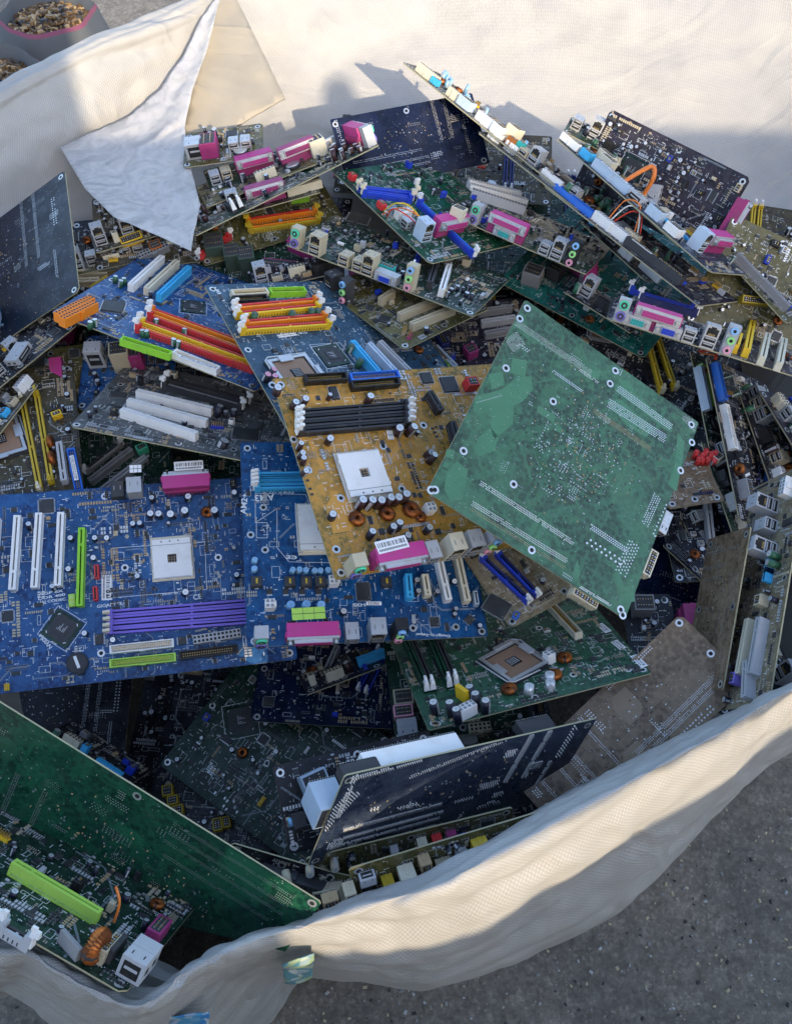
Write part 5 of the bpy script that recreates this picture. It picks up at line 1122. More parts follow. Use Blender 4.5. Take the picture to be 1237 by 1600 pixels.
  'seed': 21,
  'pos': [-0.0676, 1.1072, 0.72],
  'R': [[0.94748, -0.25546, 0.19239], [0.3198, 0.75685, -0.57001], [0.0, 0.6016, 0.7988]],
  'wh': (217.9, 105.0),
  'comps': [],
  'side': 'back'},
 {'label': 'board seen edge on, its pale rim rising to a pink and silver port block',
  'col': 'dgreen',
  'seed': 22,
  'pos': [-0.2649, 0.9708, 0.75],
  'R': [[0.85112, -0.41837, -0.31711], [0.5057, 0.81556, 0.28131], [0.14093, -0.39979, 0.90571]],
  'wh': (283.8, 120.0),
  'comps': [],
  'auto': {'rot': 180, 'io': 1, 'socket': None, 'pci': (1, 'white'), 'ncap': 22, 'lpt': 'pink'}},
 {'label': 'edge-on board with a cream connector and a mauve port, second rim from top left',
  'col': 'olive',
  'seed': 23,
  'pos': [-0.2613, 1.0443, 0.74],
  'R': [[0.91271, -0.31658, -0.25834], [0.37616, 0.8979, 0.22863], [0.15958, -0.30585, 0.93861]],
  'wh': (188.0, 100.0),
  'comps': [('power', 95, 20, 0, 30, 'cream'), ('port', 150, 30, 1.57, 'lpt', 'steel', 'deeppink'), ('block', 178, 30, 0, 22, 26, 24, 'cream')],
  'auto': {'io': 0, 'bga': 0, 'pci': (0, 'white'), 'dimm': (0, 'white', 'white'), 'ncap': 16}},
 {'label': 'small board remnant at the top left of the heap carrying a red and silver port',
  'col': 'olive',
  'seed': 24,
  'pos': [-0.3016, 1.121, 0.75],
  'R': [[0.99045, -0.10383, -0.09071], [0.10734, 0.99362, 0.03468], [0.08653, -0.04408, 0.99527]],
  'wh': (115.6, 90.0),
  'comps': [('block', 22, 26, 0, 30, 24, 24, 'steel'), ('block', 40, 26, 0, 24, 30, 24, 'deeppink'), ('port', 75, 20, 1.57, 'usb'), ('port', 92, 20, 1.57, 'usb')],
  'auto': {'io': 0, 'bga': 0, 'pci': (0, 'white'), 'dimm': (0, 'white', 'white'), 'ncap': 6}},
 {'label': 'dark mainboard with two cream slots beside two short yellow slots near the top',
  'col': 'plum',
  'seed': 25,
  'pos': [0.0666, 1.1082, 0.7],
  'R': [[0.33358, -0.94237, -0.02597], [0.94272, 0.33345, 0.00919], [0.0, -0.02755, 0.99962]],
  'wh': (145.5, 165.0),
  'comps': [('pci', 82.6, 123.68, -0.08, 80, 'cream'), ('pci', 79.03, 100.69, -0.1, 73, 'cream'), ('pci', 64.12, 80.7, -0.12, 50, 'yellow'), ('pci', 57.88, 56.3, -0.09, 35, 'yellow'), ('power', 10.34, 80.11, -1.56, 55, 'cream')],
  'xcap': 14,
  'dens': 1.3},
 {'label': 'mainboard with royal blue memory slots, loose coloured wires and a pink port',
  'col': 'bottle',
  'seed': 26,
  'pos': [-0.0866, 1.0822, 0.77],
  'R': [[0.59798, 0.75899, 0.25761], [-0.79855, 0.59177, 0.11014], [-0.06885, -0.27158, 0.95995]],
  'wh': (217.9, 185.0),
  'comps': [('dimm', 68.02, 42.59, 1.16, 84, 'royal', 'royal', 'cream'), ('dimm', 77.5, 35.61, 1.13, 72, 'royal', 'royal', 'cream'), ('dimm', 164.33, 70.7, -0.03, 125, 'royal', 'blue', 'white'), ('port', 175, 26, 3.14, 'lan', 'paleblue'),
            ('port', 175, 72, 3.14, 'lpt'), ('port', 175, 112, 3.14, 'usb'), ('wire', 0, 0, 0, [(107, 7, 5), (128, 2, 30), (143, 13, 34), (159, 28, 20), (148, 52, 4)], 0.9, 'wireyellow'),
            ('wire', 0, 0, 0, [(113, 0, 5), (133, 7, 26), (154, 18, 28), (156, 38, 10)], 0.9, 'wireorange'), ('wire', 0, 0, 0, [(119, 3, 5), (130, 0, 24), (153, 9, 24), (147, 32, 5)], 0.9, 'wirered'), ('block', 25, 14, 0, 10, 8, 10, 'red'),
            ('block', 95, 12, 0, 12, 8, 10, 'red'), ('power', 120, 30, 1.57, 24, 'white'), ('block', 140, 22, 0, 14, 14, 12, 'steel')],
  'xcap': 16,
  'dens': 1.2},
 {'label': 'long board seen edge on, highest in the heap, dotted with cream plugs along its rim',
  'col': 'greyb',
  'seed': 27,
  'pos': [0.0088, 1.275, 0.82],
  'R': [[0.66318, 0.57894, 0.47438], [-0.73257, 0.63199, 0.25285], [-0.15342, -0.51519, 0.84323]],
  'wh': (325.9, 100.0),
  'comps': [('power', 40, 14, 0, 40, 'cream'), ('power', 95, 16, 0, 24, 'cream'), ('block', 120, 14, 0, 24, 16, 14, 'paleblue'), ('power', 160, 14, 0, 30, 'white'), ('block', 186, 14, 0, 18, 18, 14, 'white'), ('block', 60, 10, 0, 14, 8, 10, 'sky'),
            ('block', 215, 12, 0, 16, 10, 12, 'copper'), ('block', 228, 14, 0, 10, 10, 14, 'teal'), ('block', 200, 30, 0, 20, 20, 22, 'cream')],
  'auto': {'io': 0, 'bga': 0, 'pci': (0, 'white'), 'dimm': (0, 'white', 'white'), 'ncap': 20, 'cap': 'capblue'}},
 {'label': 'dark edge-on board with a bright blue connector, white power plug and barcode label',
  'col': 'plum',
  'seed': 28,
  'pos': [0.2005, 1.0504, 0.77],
  'R': [[0.61061, 0.69836, 0.37344], [-0.79011, 0.56919, 0.22747], [-0.0537, -0.43396, 0.89933]],
  'wh': (279.3, 110.0),
  'comps': [('ide', 45, 12, 0, 72, 'blue'), ('power', 112, 14, 0, 60, 'white'), ('block', 168, 12, 0, 52, 10, 12, 'charcoal'), ('stk', 168, 7, 0, 34, 4, 12.3), ('power', 135, 34, 0, 24, 'cream'), ('block', 215, 12, 0, 46, 12, 12, 'charcoal'),
            ('wire', 0, 0, 0, [(100, 20, 12), (105, 26, 40), (125, 30, 44), (135, 34, 14)], 1, 'wireorange'), ('wire', 0, 0, 0, [(104, 20, 12), (112, 26, 36), (128, 30, 38), (140, 34, 14)], 1, 'wirewhite'),
            ('wire', 0, 0, 0, [(108, 22, 12), (118, 30, 32), (132, 34, 34), (143, 36, 14)], 1, 'wirered'), ('wire', 0, 0, 0, [(96, 20, 12), (100, 30, 46), (120, 36, 50), (133, 38, 14)], 1, 'ink')],
  'auto': {'io': 0, 'bga': 0, 'pci': (0, 'white'), 'dimm': (0, 'white', 'white'), 'ncap': 14}},
 {'label': 'board seen edge on with a pale label bar, above the bright blue connector board',
  'col': 'steelb',
  'seed': 29,
  'pos': [0.2168, 1.1167, 0.8],
  'R': [[0.5494, 0.7174, 0.42838], [-0.83299, 0.51043, 0.2135], [-0.06549, -0.47413, 0.87801]],
  'wh': (305.4, 100.0),
  'comps': [('block', 20, 10, 0, 34, 8, 11, 'white'), ('block', 52, 14, 0, 18, 14, 12, 'sky'), ('power', 105, 12, 0, 70, 'paleblue'), ('stk', 105, 9, 0, 52, 6, 12.8), ('block', 155, 10, 0, 26, 12, 12, 'lightgrey'),
            ('block', 190, 12, 0, 24, 14, 14, 'paleblue'), ('block', 225, 12, 0, 22, 18, 12, 'white'), ('block', 75, 30, 0, 26, 14, 18, 'cream'), ('block', 60, 45, 0, 26, 14, 18, 'cream'), ('port', 262, 30, 3.14, 'lan', 'paleblue'),
            ('port', 262, 68, 3.14, 'lpt'), ('wire', 0, 0, 0, [(120, 20, 10), (130, 40, 40), (140, 44, 30), (138, 50, 5)], 3, 'wireorange')],
  'auto': {'io': 0, 'bga': 0, 'pci': (0, 'white'), 'dimm': (0, 'white', 'white'), 'ncap': 16}},
 {'label': 'dark plum mainboard standing at the top right with a magenta port at its corner',
  'col': 'plum',
  'seed': 30,
  'pos': [0.2537, 1.1193, 0.72],
  'R': [[0.79122, 0.38953, -0.47143], [-0.60449, 0.3815, -0.69932], [-0.09255, 0.83829, 0.53731]],
  'wh': (216.1, 112.0),
  'comps': [('port', 232, 60, 3.141592653589793, 'lpt', 'steel', 'deeppink'), ('bga', 66.05, 55.59, 0, 34), ('block', 111.06, 43.92, 0.3, 20, 20, 18, 'lightgrey'), ('power', 33.71, 53.98, 0.3, 30, 'cream')],
  'xcap': 48,
  'dens': 1.8,
  'capc': 'capbrown'},
 {'label': 'mainboard with three stacked pale connectors dotted blue and green',
  'col': 'dgreen',
  'seed': 31,
  'pos': [0.2476, 0.9184, 0.73],
  'R': [[0.4257, -0.86911, 0.25187], [0.83084, 0.48569, 0.27169], [-0.35846, 0.09361, 0.92884]],
  'wh': (150.0, 213.7),
  'comps': [('power', 136.12, 181.66, -1.15, 88, 'white'), ('power', 111.73, 172.65, -1.28, 81, 'lightgrey'), ('power', 154.95, 195.53, -1.03, 83, 'white'), ('port', 0, 168.15, 0, 'ps2'), ('port', 0, 121.38, 0, 'lpt'), ('port', 0, 121.01, 0, 'db9'),
            ('port', 0, 63.56, 0, 'usb'), ('port', 0, 46.15, 0, 'lan'), ('port', 0, 25.84, 0, 'audio', 'black'), ('block', -15.28, 186.02, 0, 16, 18, 20, 'cream'), ('block', 160, 190, 0, 6, 6, 0.5, 'royal')],
  'xcap': 30,
  'dens': 1.3},
 {'label': 'dark green mainboard with its whole row of beige rear ports turned to the camera',
  'col': 'dgreen',
  'seed': 32,
  'pos': [0.094, 0.8225, 0.745],
  'R': [[0.43192, -0.88638, 0.16668], [0.85327, 0.46145, 0.24287], [-0.29219, 0.03732, 0.95563]],
  'wh': (135.0, 267.9),
  'comps': [('port', 0, 254.32, 0, 'ps2', 'beige'), ('port', 0, 225.23, 0, 'lan', 'beige'), ('port', 0, 182.71, 0, 'usb', 'beige'), ('port', 0, 162.67, 0, 'usb', 'beige'), ('port', 0, 148.47, 0, 'lan', 'beige'), ('port', 0, 121.64, 0, 'vga'),
            ('port', 0, 90.36, 0, 'audio', 'beige'), ('dimm', 69.59, 111.79, 0.27, 52, 'royal', 'royal'), ('pci', 53.52, 62.34, 0.28, 78, 'white'), ('pci', 62.51, 82.82, 0.29, 80, 'charcoal'), ('chip', 147.44, 237.89, 0.3, 30, 30),
            ('block', 19.49, 131.67, 0, 10, 24, 14, 'teal')],
  'xcap': 40,
  'dens': 1.6},
 {'label': 'olive mainboard with dusty beige slots and a black panel of audio sockets',
  'col': 'olive',
  'seed': 33,
  'pos': [0.0105, 0.7803, 0.7297],
  'R': [[0.75169, -0.65643, 0.06379], [0.6456, 0.75214, 0.13219], [-0.13476, -0.05818, 0.98917]],
  'wh': (147.6, 162.6),
  'comps': [('pci', 49.26, 90.82, 0.19, 28, 'beige'), ('pci', 68.38, 47.66, -0.04, 71, 'beige'), ('pci', 66.68, 22.41, -0.07, 70, 'beige'), ('chip', 21.12, 90.63, 0.5, 10, 10), ('chip', 19.48, 61.12, 0.5, 14, 14), ('port', 0, 119.32, 0, 'audio', 'charcoal'),
            ('port', 0, 148.57, 0, 'lan', 'charcoal'), ('hdr', 22.09, 15.99, 0.6, 5, 'deeppink'), ('hdr', 23.98, 27.67, 0.6, 5, 'tan')],
  'xcap': 8,
  'dens': 1.6},
 {'label': 'dark mainboard at the right with pink, teal and violet rear sockets and yellow slots',
  'col': 'plum',
  'seed': 34,
  'pos': [0.4681, 0.7011, 0.76],
  'R': [[0.25916, -0.93709, 0.23386], [0.83739, 0.33866, 0.42905], [-0.48126, 0.08465, 0.87248]],
  'wh': (130.0, 236.3),
  'comps': [('port', 0, 222.7, 0, 'ps2'), ('port', 0, 182.38, 0, 'lpt'), ('port', 0, 202.39, 0, 'db9'), ('port', 0, 165.77, 0, 'vga'), ('port', 0, 141.57, 0, 'usb'), ('port', 0, 118.76, 0, 'lan'), ('port', 0, 96.62, 0, 'audio', 'lightgrey'),
            ('pci', 53.3, 80.82, -0.14, 71, 'yellow'), ('pci', 104.04, 61.31, -0.13, 183, 'yellow'), ('pci', 69.48, 45.74, -0.15, 145, 'cream'), ('pci', 67.67, 25.73, -0.16, 148, 'cream'), ('dimm', 180.97, 172.4, -1.55, 88, 'royal', 'navy', 'white'),
            ('dimm', 205.48, 100.49, -1.73, 42, 'blue', 'royal', 'white'), ('dimm', 151.32, 163.85, -1.5, 77, 'navy', 'navy'), ('ide', 241.71, 18.77, -1.56, 36, 'royal')],
  'xcap': 24,
  'dens': 1.5},
 {'label': 'teal mainboard behind the green face-down board with a tarnished pink port',
  'col': 'teal',
  'seed': 35,
  'pos': [0.1442, 0.9856, 0.66],
  'R': [[0.79504, 0.60639, -0.01388], [-0.60503, 0.79122, -0.08896], [-0.04296, 0.07912, 0.99594]],
  'wh': (232.7, 230.0),
  'comps': [('port', 100, 60, 0.4, 'lpt', 'steel', 'pink'), ('block', 38.21, 28.23, 0.2, 26, 22, 24, 'grey'), ('block', 79.68, 85.01, -0.2, 50, 20, 20, 'deeppink', 'pink'), ('block', 59.49, 54.68, 0, 20, 20, 22, 'charcoal')],
  'xcap': 20,
  'dens': 1.3},
 {'label': 'black mainboard with an empty processor clamp and two long yellow memory slots',
  'col': 'black',
  'seed': 36,
  'pos': [0.2218, 0.8746, 0.62],
  'R': [[0.83434, 0.54762, 0.06311], [-0.54313, 0.83623, -0.07567], [-0.09421, 0.02886, 0.99513]],
  'wh': (212.3, 230.0),
  'comps': [('lga', 33.81, 89.2, 0.4), ('dimm', 113.54, 69.84, -0.93, 105, 'yellow', 'mustard', 'cream'), ('dimm', 126.1, 81.78, -0.88, 100, 'yellow', 'mustard', 'cream')],
  'xcap': 40,
  'dens': 1},
 {'label': 'olive rimmed dark board leaning on the fabric at the right edge of the heap',
  'col': 'olive',
  'seed': 37,
  'pos': [0.3843, 0.8859, 0.68],
  'R': [[0.9173, 0.39768, 0.02057], [-0.2919, 0.70665, -0.64455], [-0.27086, 0.58524, 0.76428]],
  'wh': (147.7, 150.0),
  'comps': [('block', 72.41, 57.46, 0.3, 40, 10, 16, 'mustard')],
  'xcap': 18,
  'dens': 1},
 {'label': 'black edge-on board at the right, its blue connector above a white barcoded one',
  'col': 'black',
  'seed': 38,
  'pos': [0.384, 0.7907, 0.71],
  'R': [[0.09409, 0.72829, 0.67878], [-0.93943, 0.29066, -0.18164], [-0.32958, -0.62058, 0.71152]],
  'wh': (212.4, 170.0),
  'comps': [('ide', 35, 12, 0, 50, 'blue'), ('ide', 95, 12, 0, 58, 'white'), ('stk', 95, 7, 0, 36, 5, 9.1), ('coilup', 150, 14, 0, 7, 'copper'), ('block', 175, 16, 0, 24, 14, 14, 'grey')],
  'auto': {'io': 0, 'bga': 0, 'pci': (0, 'white'), 'dimm': (0, 'white', 'white'), 'ncap': 14}},
 {'label': 'board seen edge on with a lime connector beside twisted red wires',
  'col': 'dgreen',
  'seed': 39,
  'pos': [0.3756, 0.8187, 0.69],
  'R': [[0.07718, 0.76627, 0.63787], [-0.95112, 0.24847, -0.1834], [-0.29902, -0.59253, 0.74799]],
  'wh': (133.8, 120.0),
  'comps': [('ide', 48, 12, 0, 58, 'lime'), ('pci', 55, 2, 0, 60, 'paleblue'), ('wire', 0, 0, 0, [(0, 10, 5), (10, 14, 26), (22, 10, 22), (30, 14, 5)], 1.4, 'wirered'),
            ('wire', 0, 0, 0, [(2, 14, 5), (12, 18, 22), (24, 14, 20), (32, 18, 5)], 1.4, 'wireorange')],
  'auto': {'io': 0, 'bga': 0, 'pci': (0, 'white'), 'dimm': (0, 'white', 'white'), 'ncap': 10}},
 {'label': 'small grey brown board with red capacitors right of the green face-down board',
  'col': 'brown',
  'seed': 40,
  'pos': [0.322, 0.6033, 0.645],
  'R': [[0.98467, -0.17444, 0.0], [0.17444, 0.98467, 0.0], [-0.0, 0.0, 1.0]],
  'wh': (69.3, 78.0),
  'comps': [('cap', 55.88, 67.11, 0, 3.2, 14, 'red', 'red'), ('cap', 60.54, 62.24, 0, 3.2, 14, 'red', 'red'), ('cap', 68.13, 64.94, 0, 3.2, 14, 'red', 'red'), ('cap', 72.77, 60.07, 0, 3.2, 14, 'red', 'red'), ('cap', 80.39, 62.76, 0, 3.2, 14, 'red', 'red'),
            ('cap', 56.07, 57.61, 0, 3.2, 12, 'red', 'red'), ('cap', 62.17, 56.52, 0, 3.2, 12, 'red', 'red'), ('cap', 68.28, 55.44, 0, 3.2, 12, 'red', 'red'), ('cap', 74.39, 54.36, 0, 3.2, 12, 'red', 'red'), ('hdr', 51.74, 14.92, 0, 6, 'navy'),
            ('block', 81.67, 58.72, 0.5, 12, 10, 10, 'cream')],
  'dens': 0.5},
 {'label': 'brown board back standing on edge along the right wall',
  'col': 'brown',
  'seed': 41,
  'pos': [0.3305, 0.368, 0.66],
  'R': [[0.25766, -0.19242, -0.94688], [0.90465, 0.39231, 0.16645], [0.33944, -0.89948, 0.27516]],
  'wh': (176.8, 85.0),
  'comps': [],
  'side': 'back'},
 {'label': 'board standing on edge at the right border, packed with silver ports and pale slots',
  'col': 'beigeb',
  'seed': 42,
  'pos': [0.3558, 0.3361, 0.7],
  'R': [[0.30306, -0.24466, -0.92103], [0.92633, 0.30254, 0.22444], [0.22374, -0.9212, 0.31832]],
  'wh': (268.2, 95.0),
  'comps': [('pci', 60, 24, 0, 60, 'lightgrey'), ('pci', 62, 44, 0, 60, 'cream'), ('block', 110, 30, 0, 12, 10, 12, 'beige'), ('port', 170, 30, 1.57, 'lan', 'lightgrey'), ('sata', 140, 30, 0, 'sky'), ('sata', 150, 30, 0, 'sky'),
            ('port', 200, 36, 1.57, 'usb', 'lightgrey'), ('port', 225, 40, 1.57, 'lan', 'lightgrey'), ('pci', 25, 30, 0.2, 40, 'lightgrey'), ('block', 28, 50, 0, 12, 8, 12, 'lilac'), ('power', 240, 20, 0, 22, 'white'), ('cap', 150, 20, 0, 4, 14, 'capgreen'),
            ('cap', 160, 22, 0, 4, 14, 'capgreen')],
  'xcap': 20,
  'dens': 1.3},
 {'label': 'deep navy board back lying low in the gap at the right',
  'col': 'navy',
  'seed': 43,
  'pos': [0.2644, 0.444, 0.52],
  'R': [[0.94635, 0.30401, 0.10951], [-0.28906, 0.94794, -0.13362], [-0.14443, 0.09479, 0.98496]],
  'wh': (138.5, 270.0),
  'comps': [],
  'side': 'back'},
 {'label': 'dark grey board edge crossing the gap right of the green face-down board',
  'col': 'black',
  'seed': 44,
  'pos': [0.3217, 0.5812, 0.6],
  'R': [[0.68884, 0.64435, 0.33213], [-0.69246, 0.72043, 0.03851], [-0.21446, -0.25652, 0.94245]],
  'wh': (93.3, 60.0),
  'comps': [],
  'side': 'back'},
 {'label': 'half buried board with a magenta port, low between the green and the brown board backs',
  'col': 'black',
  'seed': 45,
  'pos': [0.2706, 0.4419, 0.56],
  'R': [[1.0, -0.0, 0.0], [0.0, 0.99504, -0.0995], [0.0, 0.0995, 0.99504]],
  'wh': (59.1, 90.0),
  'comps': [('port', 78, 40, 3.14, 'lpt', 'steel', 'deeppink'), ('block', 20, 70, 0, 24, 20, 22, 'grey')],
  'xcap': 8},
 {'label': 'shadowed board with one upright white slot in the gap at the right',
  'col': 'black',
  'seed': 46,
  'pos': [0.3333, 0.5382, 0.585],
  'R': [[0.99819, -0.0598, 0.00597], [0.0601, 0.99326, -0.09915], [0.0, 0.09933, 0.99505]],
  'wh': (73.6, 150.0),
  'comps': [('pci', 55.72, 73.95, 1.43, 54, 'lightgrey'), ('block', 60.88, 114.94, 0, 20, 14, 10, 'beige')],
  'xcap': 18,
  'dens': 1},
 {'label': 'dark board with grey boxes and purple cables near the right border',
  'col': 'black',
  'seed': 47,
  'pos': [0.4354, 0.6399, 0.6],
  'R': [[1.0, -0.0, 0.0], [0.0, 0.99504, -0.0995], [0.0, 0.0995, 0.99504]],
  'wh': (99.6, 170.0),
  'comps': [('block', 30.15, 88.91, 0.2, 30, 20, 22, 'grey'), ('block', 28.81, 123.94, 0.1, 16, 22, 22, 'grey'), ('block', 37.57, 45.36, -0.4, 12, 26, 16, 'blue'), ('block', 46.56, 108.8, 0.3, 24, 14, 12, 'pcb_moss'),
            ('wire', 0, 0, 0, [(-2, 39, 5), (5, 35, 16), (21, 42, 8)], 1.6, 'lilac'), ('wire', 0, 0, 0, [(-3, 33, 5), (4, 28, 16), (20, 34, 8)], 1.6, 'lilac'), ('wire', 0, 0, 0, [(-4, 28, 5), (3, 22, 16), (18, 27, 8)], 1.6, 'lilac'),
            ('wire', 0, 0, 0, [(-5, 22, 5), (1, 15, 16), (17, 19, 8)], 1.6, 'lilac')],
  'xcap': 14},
 {'label': 'brown board back leaning against the front rim of the bag',
  'col': 'brown',
  'seed': 48,
  'pos': [0.1158, 0.3002, 0.6],
  'R': [[0.65746, 0.74837, -0.08774], [-0.73713, 0.61466, -0.28076], [-0.15618, 0.24927, 0.95576]],
  'wh': (96.0, 250.0),
  'comps': [],
  'side': 'back'},
 {'label': 'dark blue board standing on edge with rows of bright solder pins, near the front rim',
  'col': 'steelb',
  'seed': 49,
  'pos': [-0.0791, 0.1966, 0.664],
  'R': [[0.85456, 0.28773, 0.43236], [0.33521, 0.3303, -0.88235], [-0.39668, 0.89895, 0.18581]],
  'wh': (279.3, 130.1),
  'comps': [('ublock', 78, 114, 0, 100, 14, 24, 'white'), ('ublock', 22, 116, 0, 36, 12, 16, 'charcoal'), ('ublock', 4, 70, 0, 26, 28, 30, 'paleblue'), ('ublock', 215, 118, 0, 40, 10, 20, 'charcoal')],
  'side': 'pins',
  'extra': [('dots', 12.3, 123.2, 62, 5, 2.15, 2.7, 0.75, 'tin', True, 3, 0.086), ('dots', 1.4, 51.7, 18, 5, 3.04, 3.2, 0.8, 'tin', True, 2.5, 1.161), ('dots', 71.4, 104.8, 70, 2, 2.14, 2.6, 0.6, 'tin', True, 2, 0.242)]},
 {'label': 'board with a pale blue socket box and white connector behind the solder pins',
  'col': 'black',
  'seed': 50,
  'pos': [-0.1039, 0.2226, 0.6],
  'R': [[0.95295, -0.22379, 0.20444], [0.27783, 0.91454, -0.29397], [-0.12119, 0.33694, 0.9337]],
  'wh': (165.0, 85.0),
  'comps': [('block', 37.71, 49.19, 0.2, 26, 44, 34, 'paleblue'), ('ide', 144.85, 64.32, 0.02, 91, 'white'), ('ide', 75.59, 59.19, 0.03, 39, 'charcoal'), ('port', 6, 30, 0, 'audio', 'charcoal')],
  'xcap': 10},
 {'label': 'board tucked under the front rim, dense with tan and cream components',
  'col': 'olive',
  'seed': 51,
  'pos': [0.1367, 0.2368, 0.7],
  'R': [[-0.95577, 0.07364, 0.28475], [-0.2891, -0.41335, -0.86346], [0.05412, -0.90759, 0.41636]],
  'wh': (184.8, 110.0),
  'comps': [('block', 18, 12, 0, 10, 10, 10, 'beige'), ('block', 35, 18, 0, 14, 10, 15, 'tan'), ('block', 52, 24, 0, 10, 10, 11, 'cream'), ('block', 69, 12, 0, 14, 10, 16, 'mustard'), ('block', 86, 18, 0, 10, 10, 12, 'lightgrey'),
            ('block', 103, 24, 0, 14, 10, 17, 'beige'), ('block', 120, 12, 0, 10, 10, 13, 'tan'), ('block', 137, 18, 0, 14, 10, 18, 'cream'), ('block', 154, 24, 0, 10, 10, 14, 'mustard'), ('block', 171, 12, 0, 14, 10, 10, 'lightgrey'),
            ('block', 188, 18, 0, 10, 10, 15, 'beige'), ('block', 205, 24, 0, 14, 10, 11, 'tan')],
  'xcap': 24,
  'dens': 2},
 {'label': 'olive board rim with round capacitors between the pin rows and the front rim',
  'col': 'olive',
  'seed': 52,
  'pos': [0.1076, 0.2469, 0.67],
  'R': [[-0.97207, 0.0627, 0.22617], [-0.2347, -0.25968, -0.93674], [0.0, -0.96366, 0.26715]],
  'wh': (193.6, 70.0),
  'comps': [('cap', 170, 12, 0, 4, 12, 'beige'), ('cap', 181, 21, 0, 4, 12, 'beige'), ('cap', 192, 12, 0, 4, 12, 'beige'), ('cap', 203, 21, 0, 4, 12, 'beige'), ('cap', 214, 12, 0, 4, 12, 'beige'), ('cap', 225, 21, 0, 4, 12, 'beige'),
            ('block', 60, 14, 0, 9, 9, 12, 'deeppink'), ('block', 74, 14, 0, 9, 9, 12, 'red'), ('block', 88, 14, 0, 9, 9, 12, 'cream')],
  'xcap': 18,
  'dens': 1.6},
 {'label': 'dark board rim with a long black connector and loose cream plugs at the front',
  'col': 'black',
  'seed': 53,
  'pos': [-0.0521, 0.1906, 0.66],
  'R': [[-0.96435, -0.21784, -0.15022], [0.24603, -0.52914, -0.81208], [0.09742, -0.82009, 0.56388]],
  'wh': (102.7, 100.0),
  'comps': [('power', 38, 16, 0, 60, 'charcoal'), ('block', 90, 22, 0, 36, 14, 12, 'beige'), ('pci', 20, 52, 1.57, 40, 'beige'), ('pci', 40, 56, 1.57, 40, 'cream')],
  'xcap': 10,
  'dens': 1.3},
 {'label': 'broken board corner carrying a folded cream plate beside the front rim',
  'col': 'olive',
  'seed': 54,
  'pos': [-0.0336, 0.1874, 0.66],
  'R': [[-0.97877, -0.13211, -0.1567], [0.20495, -0.63089, -0.74832], [0.0, -0.76455, 0.64457]],
  'wh': (53.5, 60.0),
  'comps': [('block', 20, 24, 0.4, 26, 30, 14, 'beige'), ('block', 60, 30, 0, 14, 34, 14, 'cream')],
  'xcap': 6},
 {'label': 'very large green board lying face down across the lower left corner',
  'col': 'bottle',
  'seed': 55,
  'pos': [-0.061, 0.1542, 0.722],
  'R': [[-0.85298, -0.45481, -0.25607], [0.44027, -0.36346, -0.82101], [0.28033, -0.81305, 0.51026]],
  'wh': (349.6, 140.0),
  'comps': [],
  'side': 'back',
  'cut': (130, 66)},
 {'label': 'board on edge with a lime slot, copper coil and silver port, lower left corner',
  'col': 'dgreen',
  'seed': 56,
  'pos': [-0.3988, 0.178, 0.79],
  'R': [[0.89872, 0.20535, 0.38748], [-0.42393, 0.63294, 0.64782], [-0.11222, -0.74647, 0.65588]],
  'wh': (222.8, 125.0),
  'comps': [('agp', 126.63, 48.0, -0.02, 84, 'lime'), ('dimm', 131.69, -9.94, 0.0, 29, 'lightgrey', 'charcoal'), ('coilup', 180.94, 11.65, 1.57, 13, 'copper'), ('block', 217.62, 24.22, 0, 20, 28, 20, 'lightgrey'),
            ('block', 212.82, 64.33, 0, 12, 22, 14, 'deeppink'), ('block', 167.92, 7.25, 1.2, 4, 24, 12, 'grey'), ('block', 192.82, 21.82, 0, 6, 24, 14, 'beige'), ('block', 197.35, 25.7, 0, 5, 22, 14, 'charcoal'),
            ('wire', 0, 0, 0, [(180, 53, 4), (179, 50, 24), (171, 51, 34)], 1.2, 'wireorange')],
  'xcap': 20,
  'dens': 2},
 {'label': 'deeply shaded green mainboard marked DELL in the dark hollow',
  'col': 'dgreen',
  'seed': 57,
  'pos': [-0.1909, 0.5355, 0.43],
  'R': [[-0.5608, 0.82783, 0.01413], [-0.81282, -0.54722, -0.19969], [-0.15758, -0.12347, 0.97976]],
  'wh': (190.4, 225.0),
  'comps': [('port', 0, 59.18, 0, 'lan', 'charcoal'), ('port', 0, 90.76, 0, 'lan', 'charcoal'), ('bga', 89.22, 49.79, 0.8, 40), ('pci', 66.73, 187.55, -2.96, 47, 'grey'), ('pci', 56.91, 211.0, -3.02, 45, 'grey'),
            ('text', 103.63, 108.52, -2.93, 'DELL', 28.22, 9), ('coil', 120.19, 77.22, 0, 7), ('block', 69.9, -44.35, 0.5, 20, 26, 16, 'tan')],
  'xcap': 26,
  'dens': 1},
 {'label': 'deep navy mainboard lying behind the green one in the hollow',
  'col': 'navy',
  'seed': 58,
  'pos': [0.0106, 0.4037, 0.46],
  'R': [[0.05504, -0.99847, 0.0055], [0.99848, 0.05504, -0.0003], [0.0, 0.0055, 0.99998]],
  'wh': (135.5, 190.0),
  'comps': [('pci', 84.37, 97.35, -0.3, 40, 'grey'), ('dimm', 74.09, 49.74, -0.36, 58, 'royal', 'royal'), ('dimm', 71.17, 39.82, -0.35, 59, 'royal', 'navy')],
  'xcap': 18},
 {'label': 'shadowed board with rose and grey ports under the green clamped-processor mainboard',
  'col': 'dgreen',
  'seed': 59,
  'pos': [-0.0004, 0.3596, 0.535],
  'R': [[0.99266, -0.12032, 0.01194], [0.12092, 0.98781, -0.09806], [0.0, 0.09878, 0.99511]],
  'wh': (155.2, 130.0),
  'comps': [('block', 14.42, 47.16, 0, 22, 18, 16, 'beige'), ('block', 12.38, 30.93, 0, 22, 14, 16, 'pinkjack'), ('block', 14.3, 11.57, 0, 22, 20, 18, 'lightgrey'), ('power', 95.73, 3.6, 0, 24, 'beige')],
  'xcap': 16},
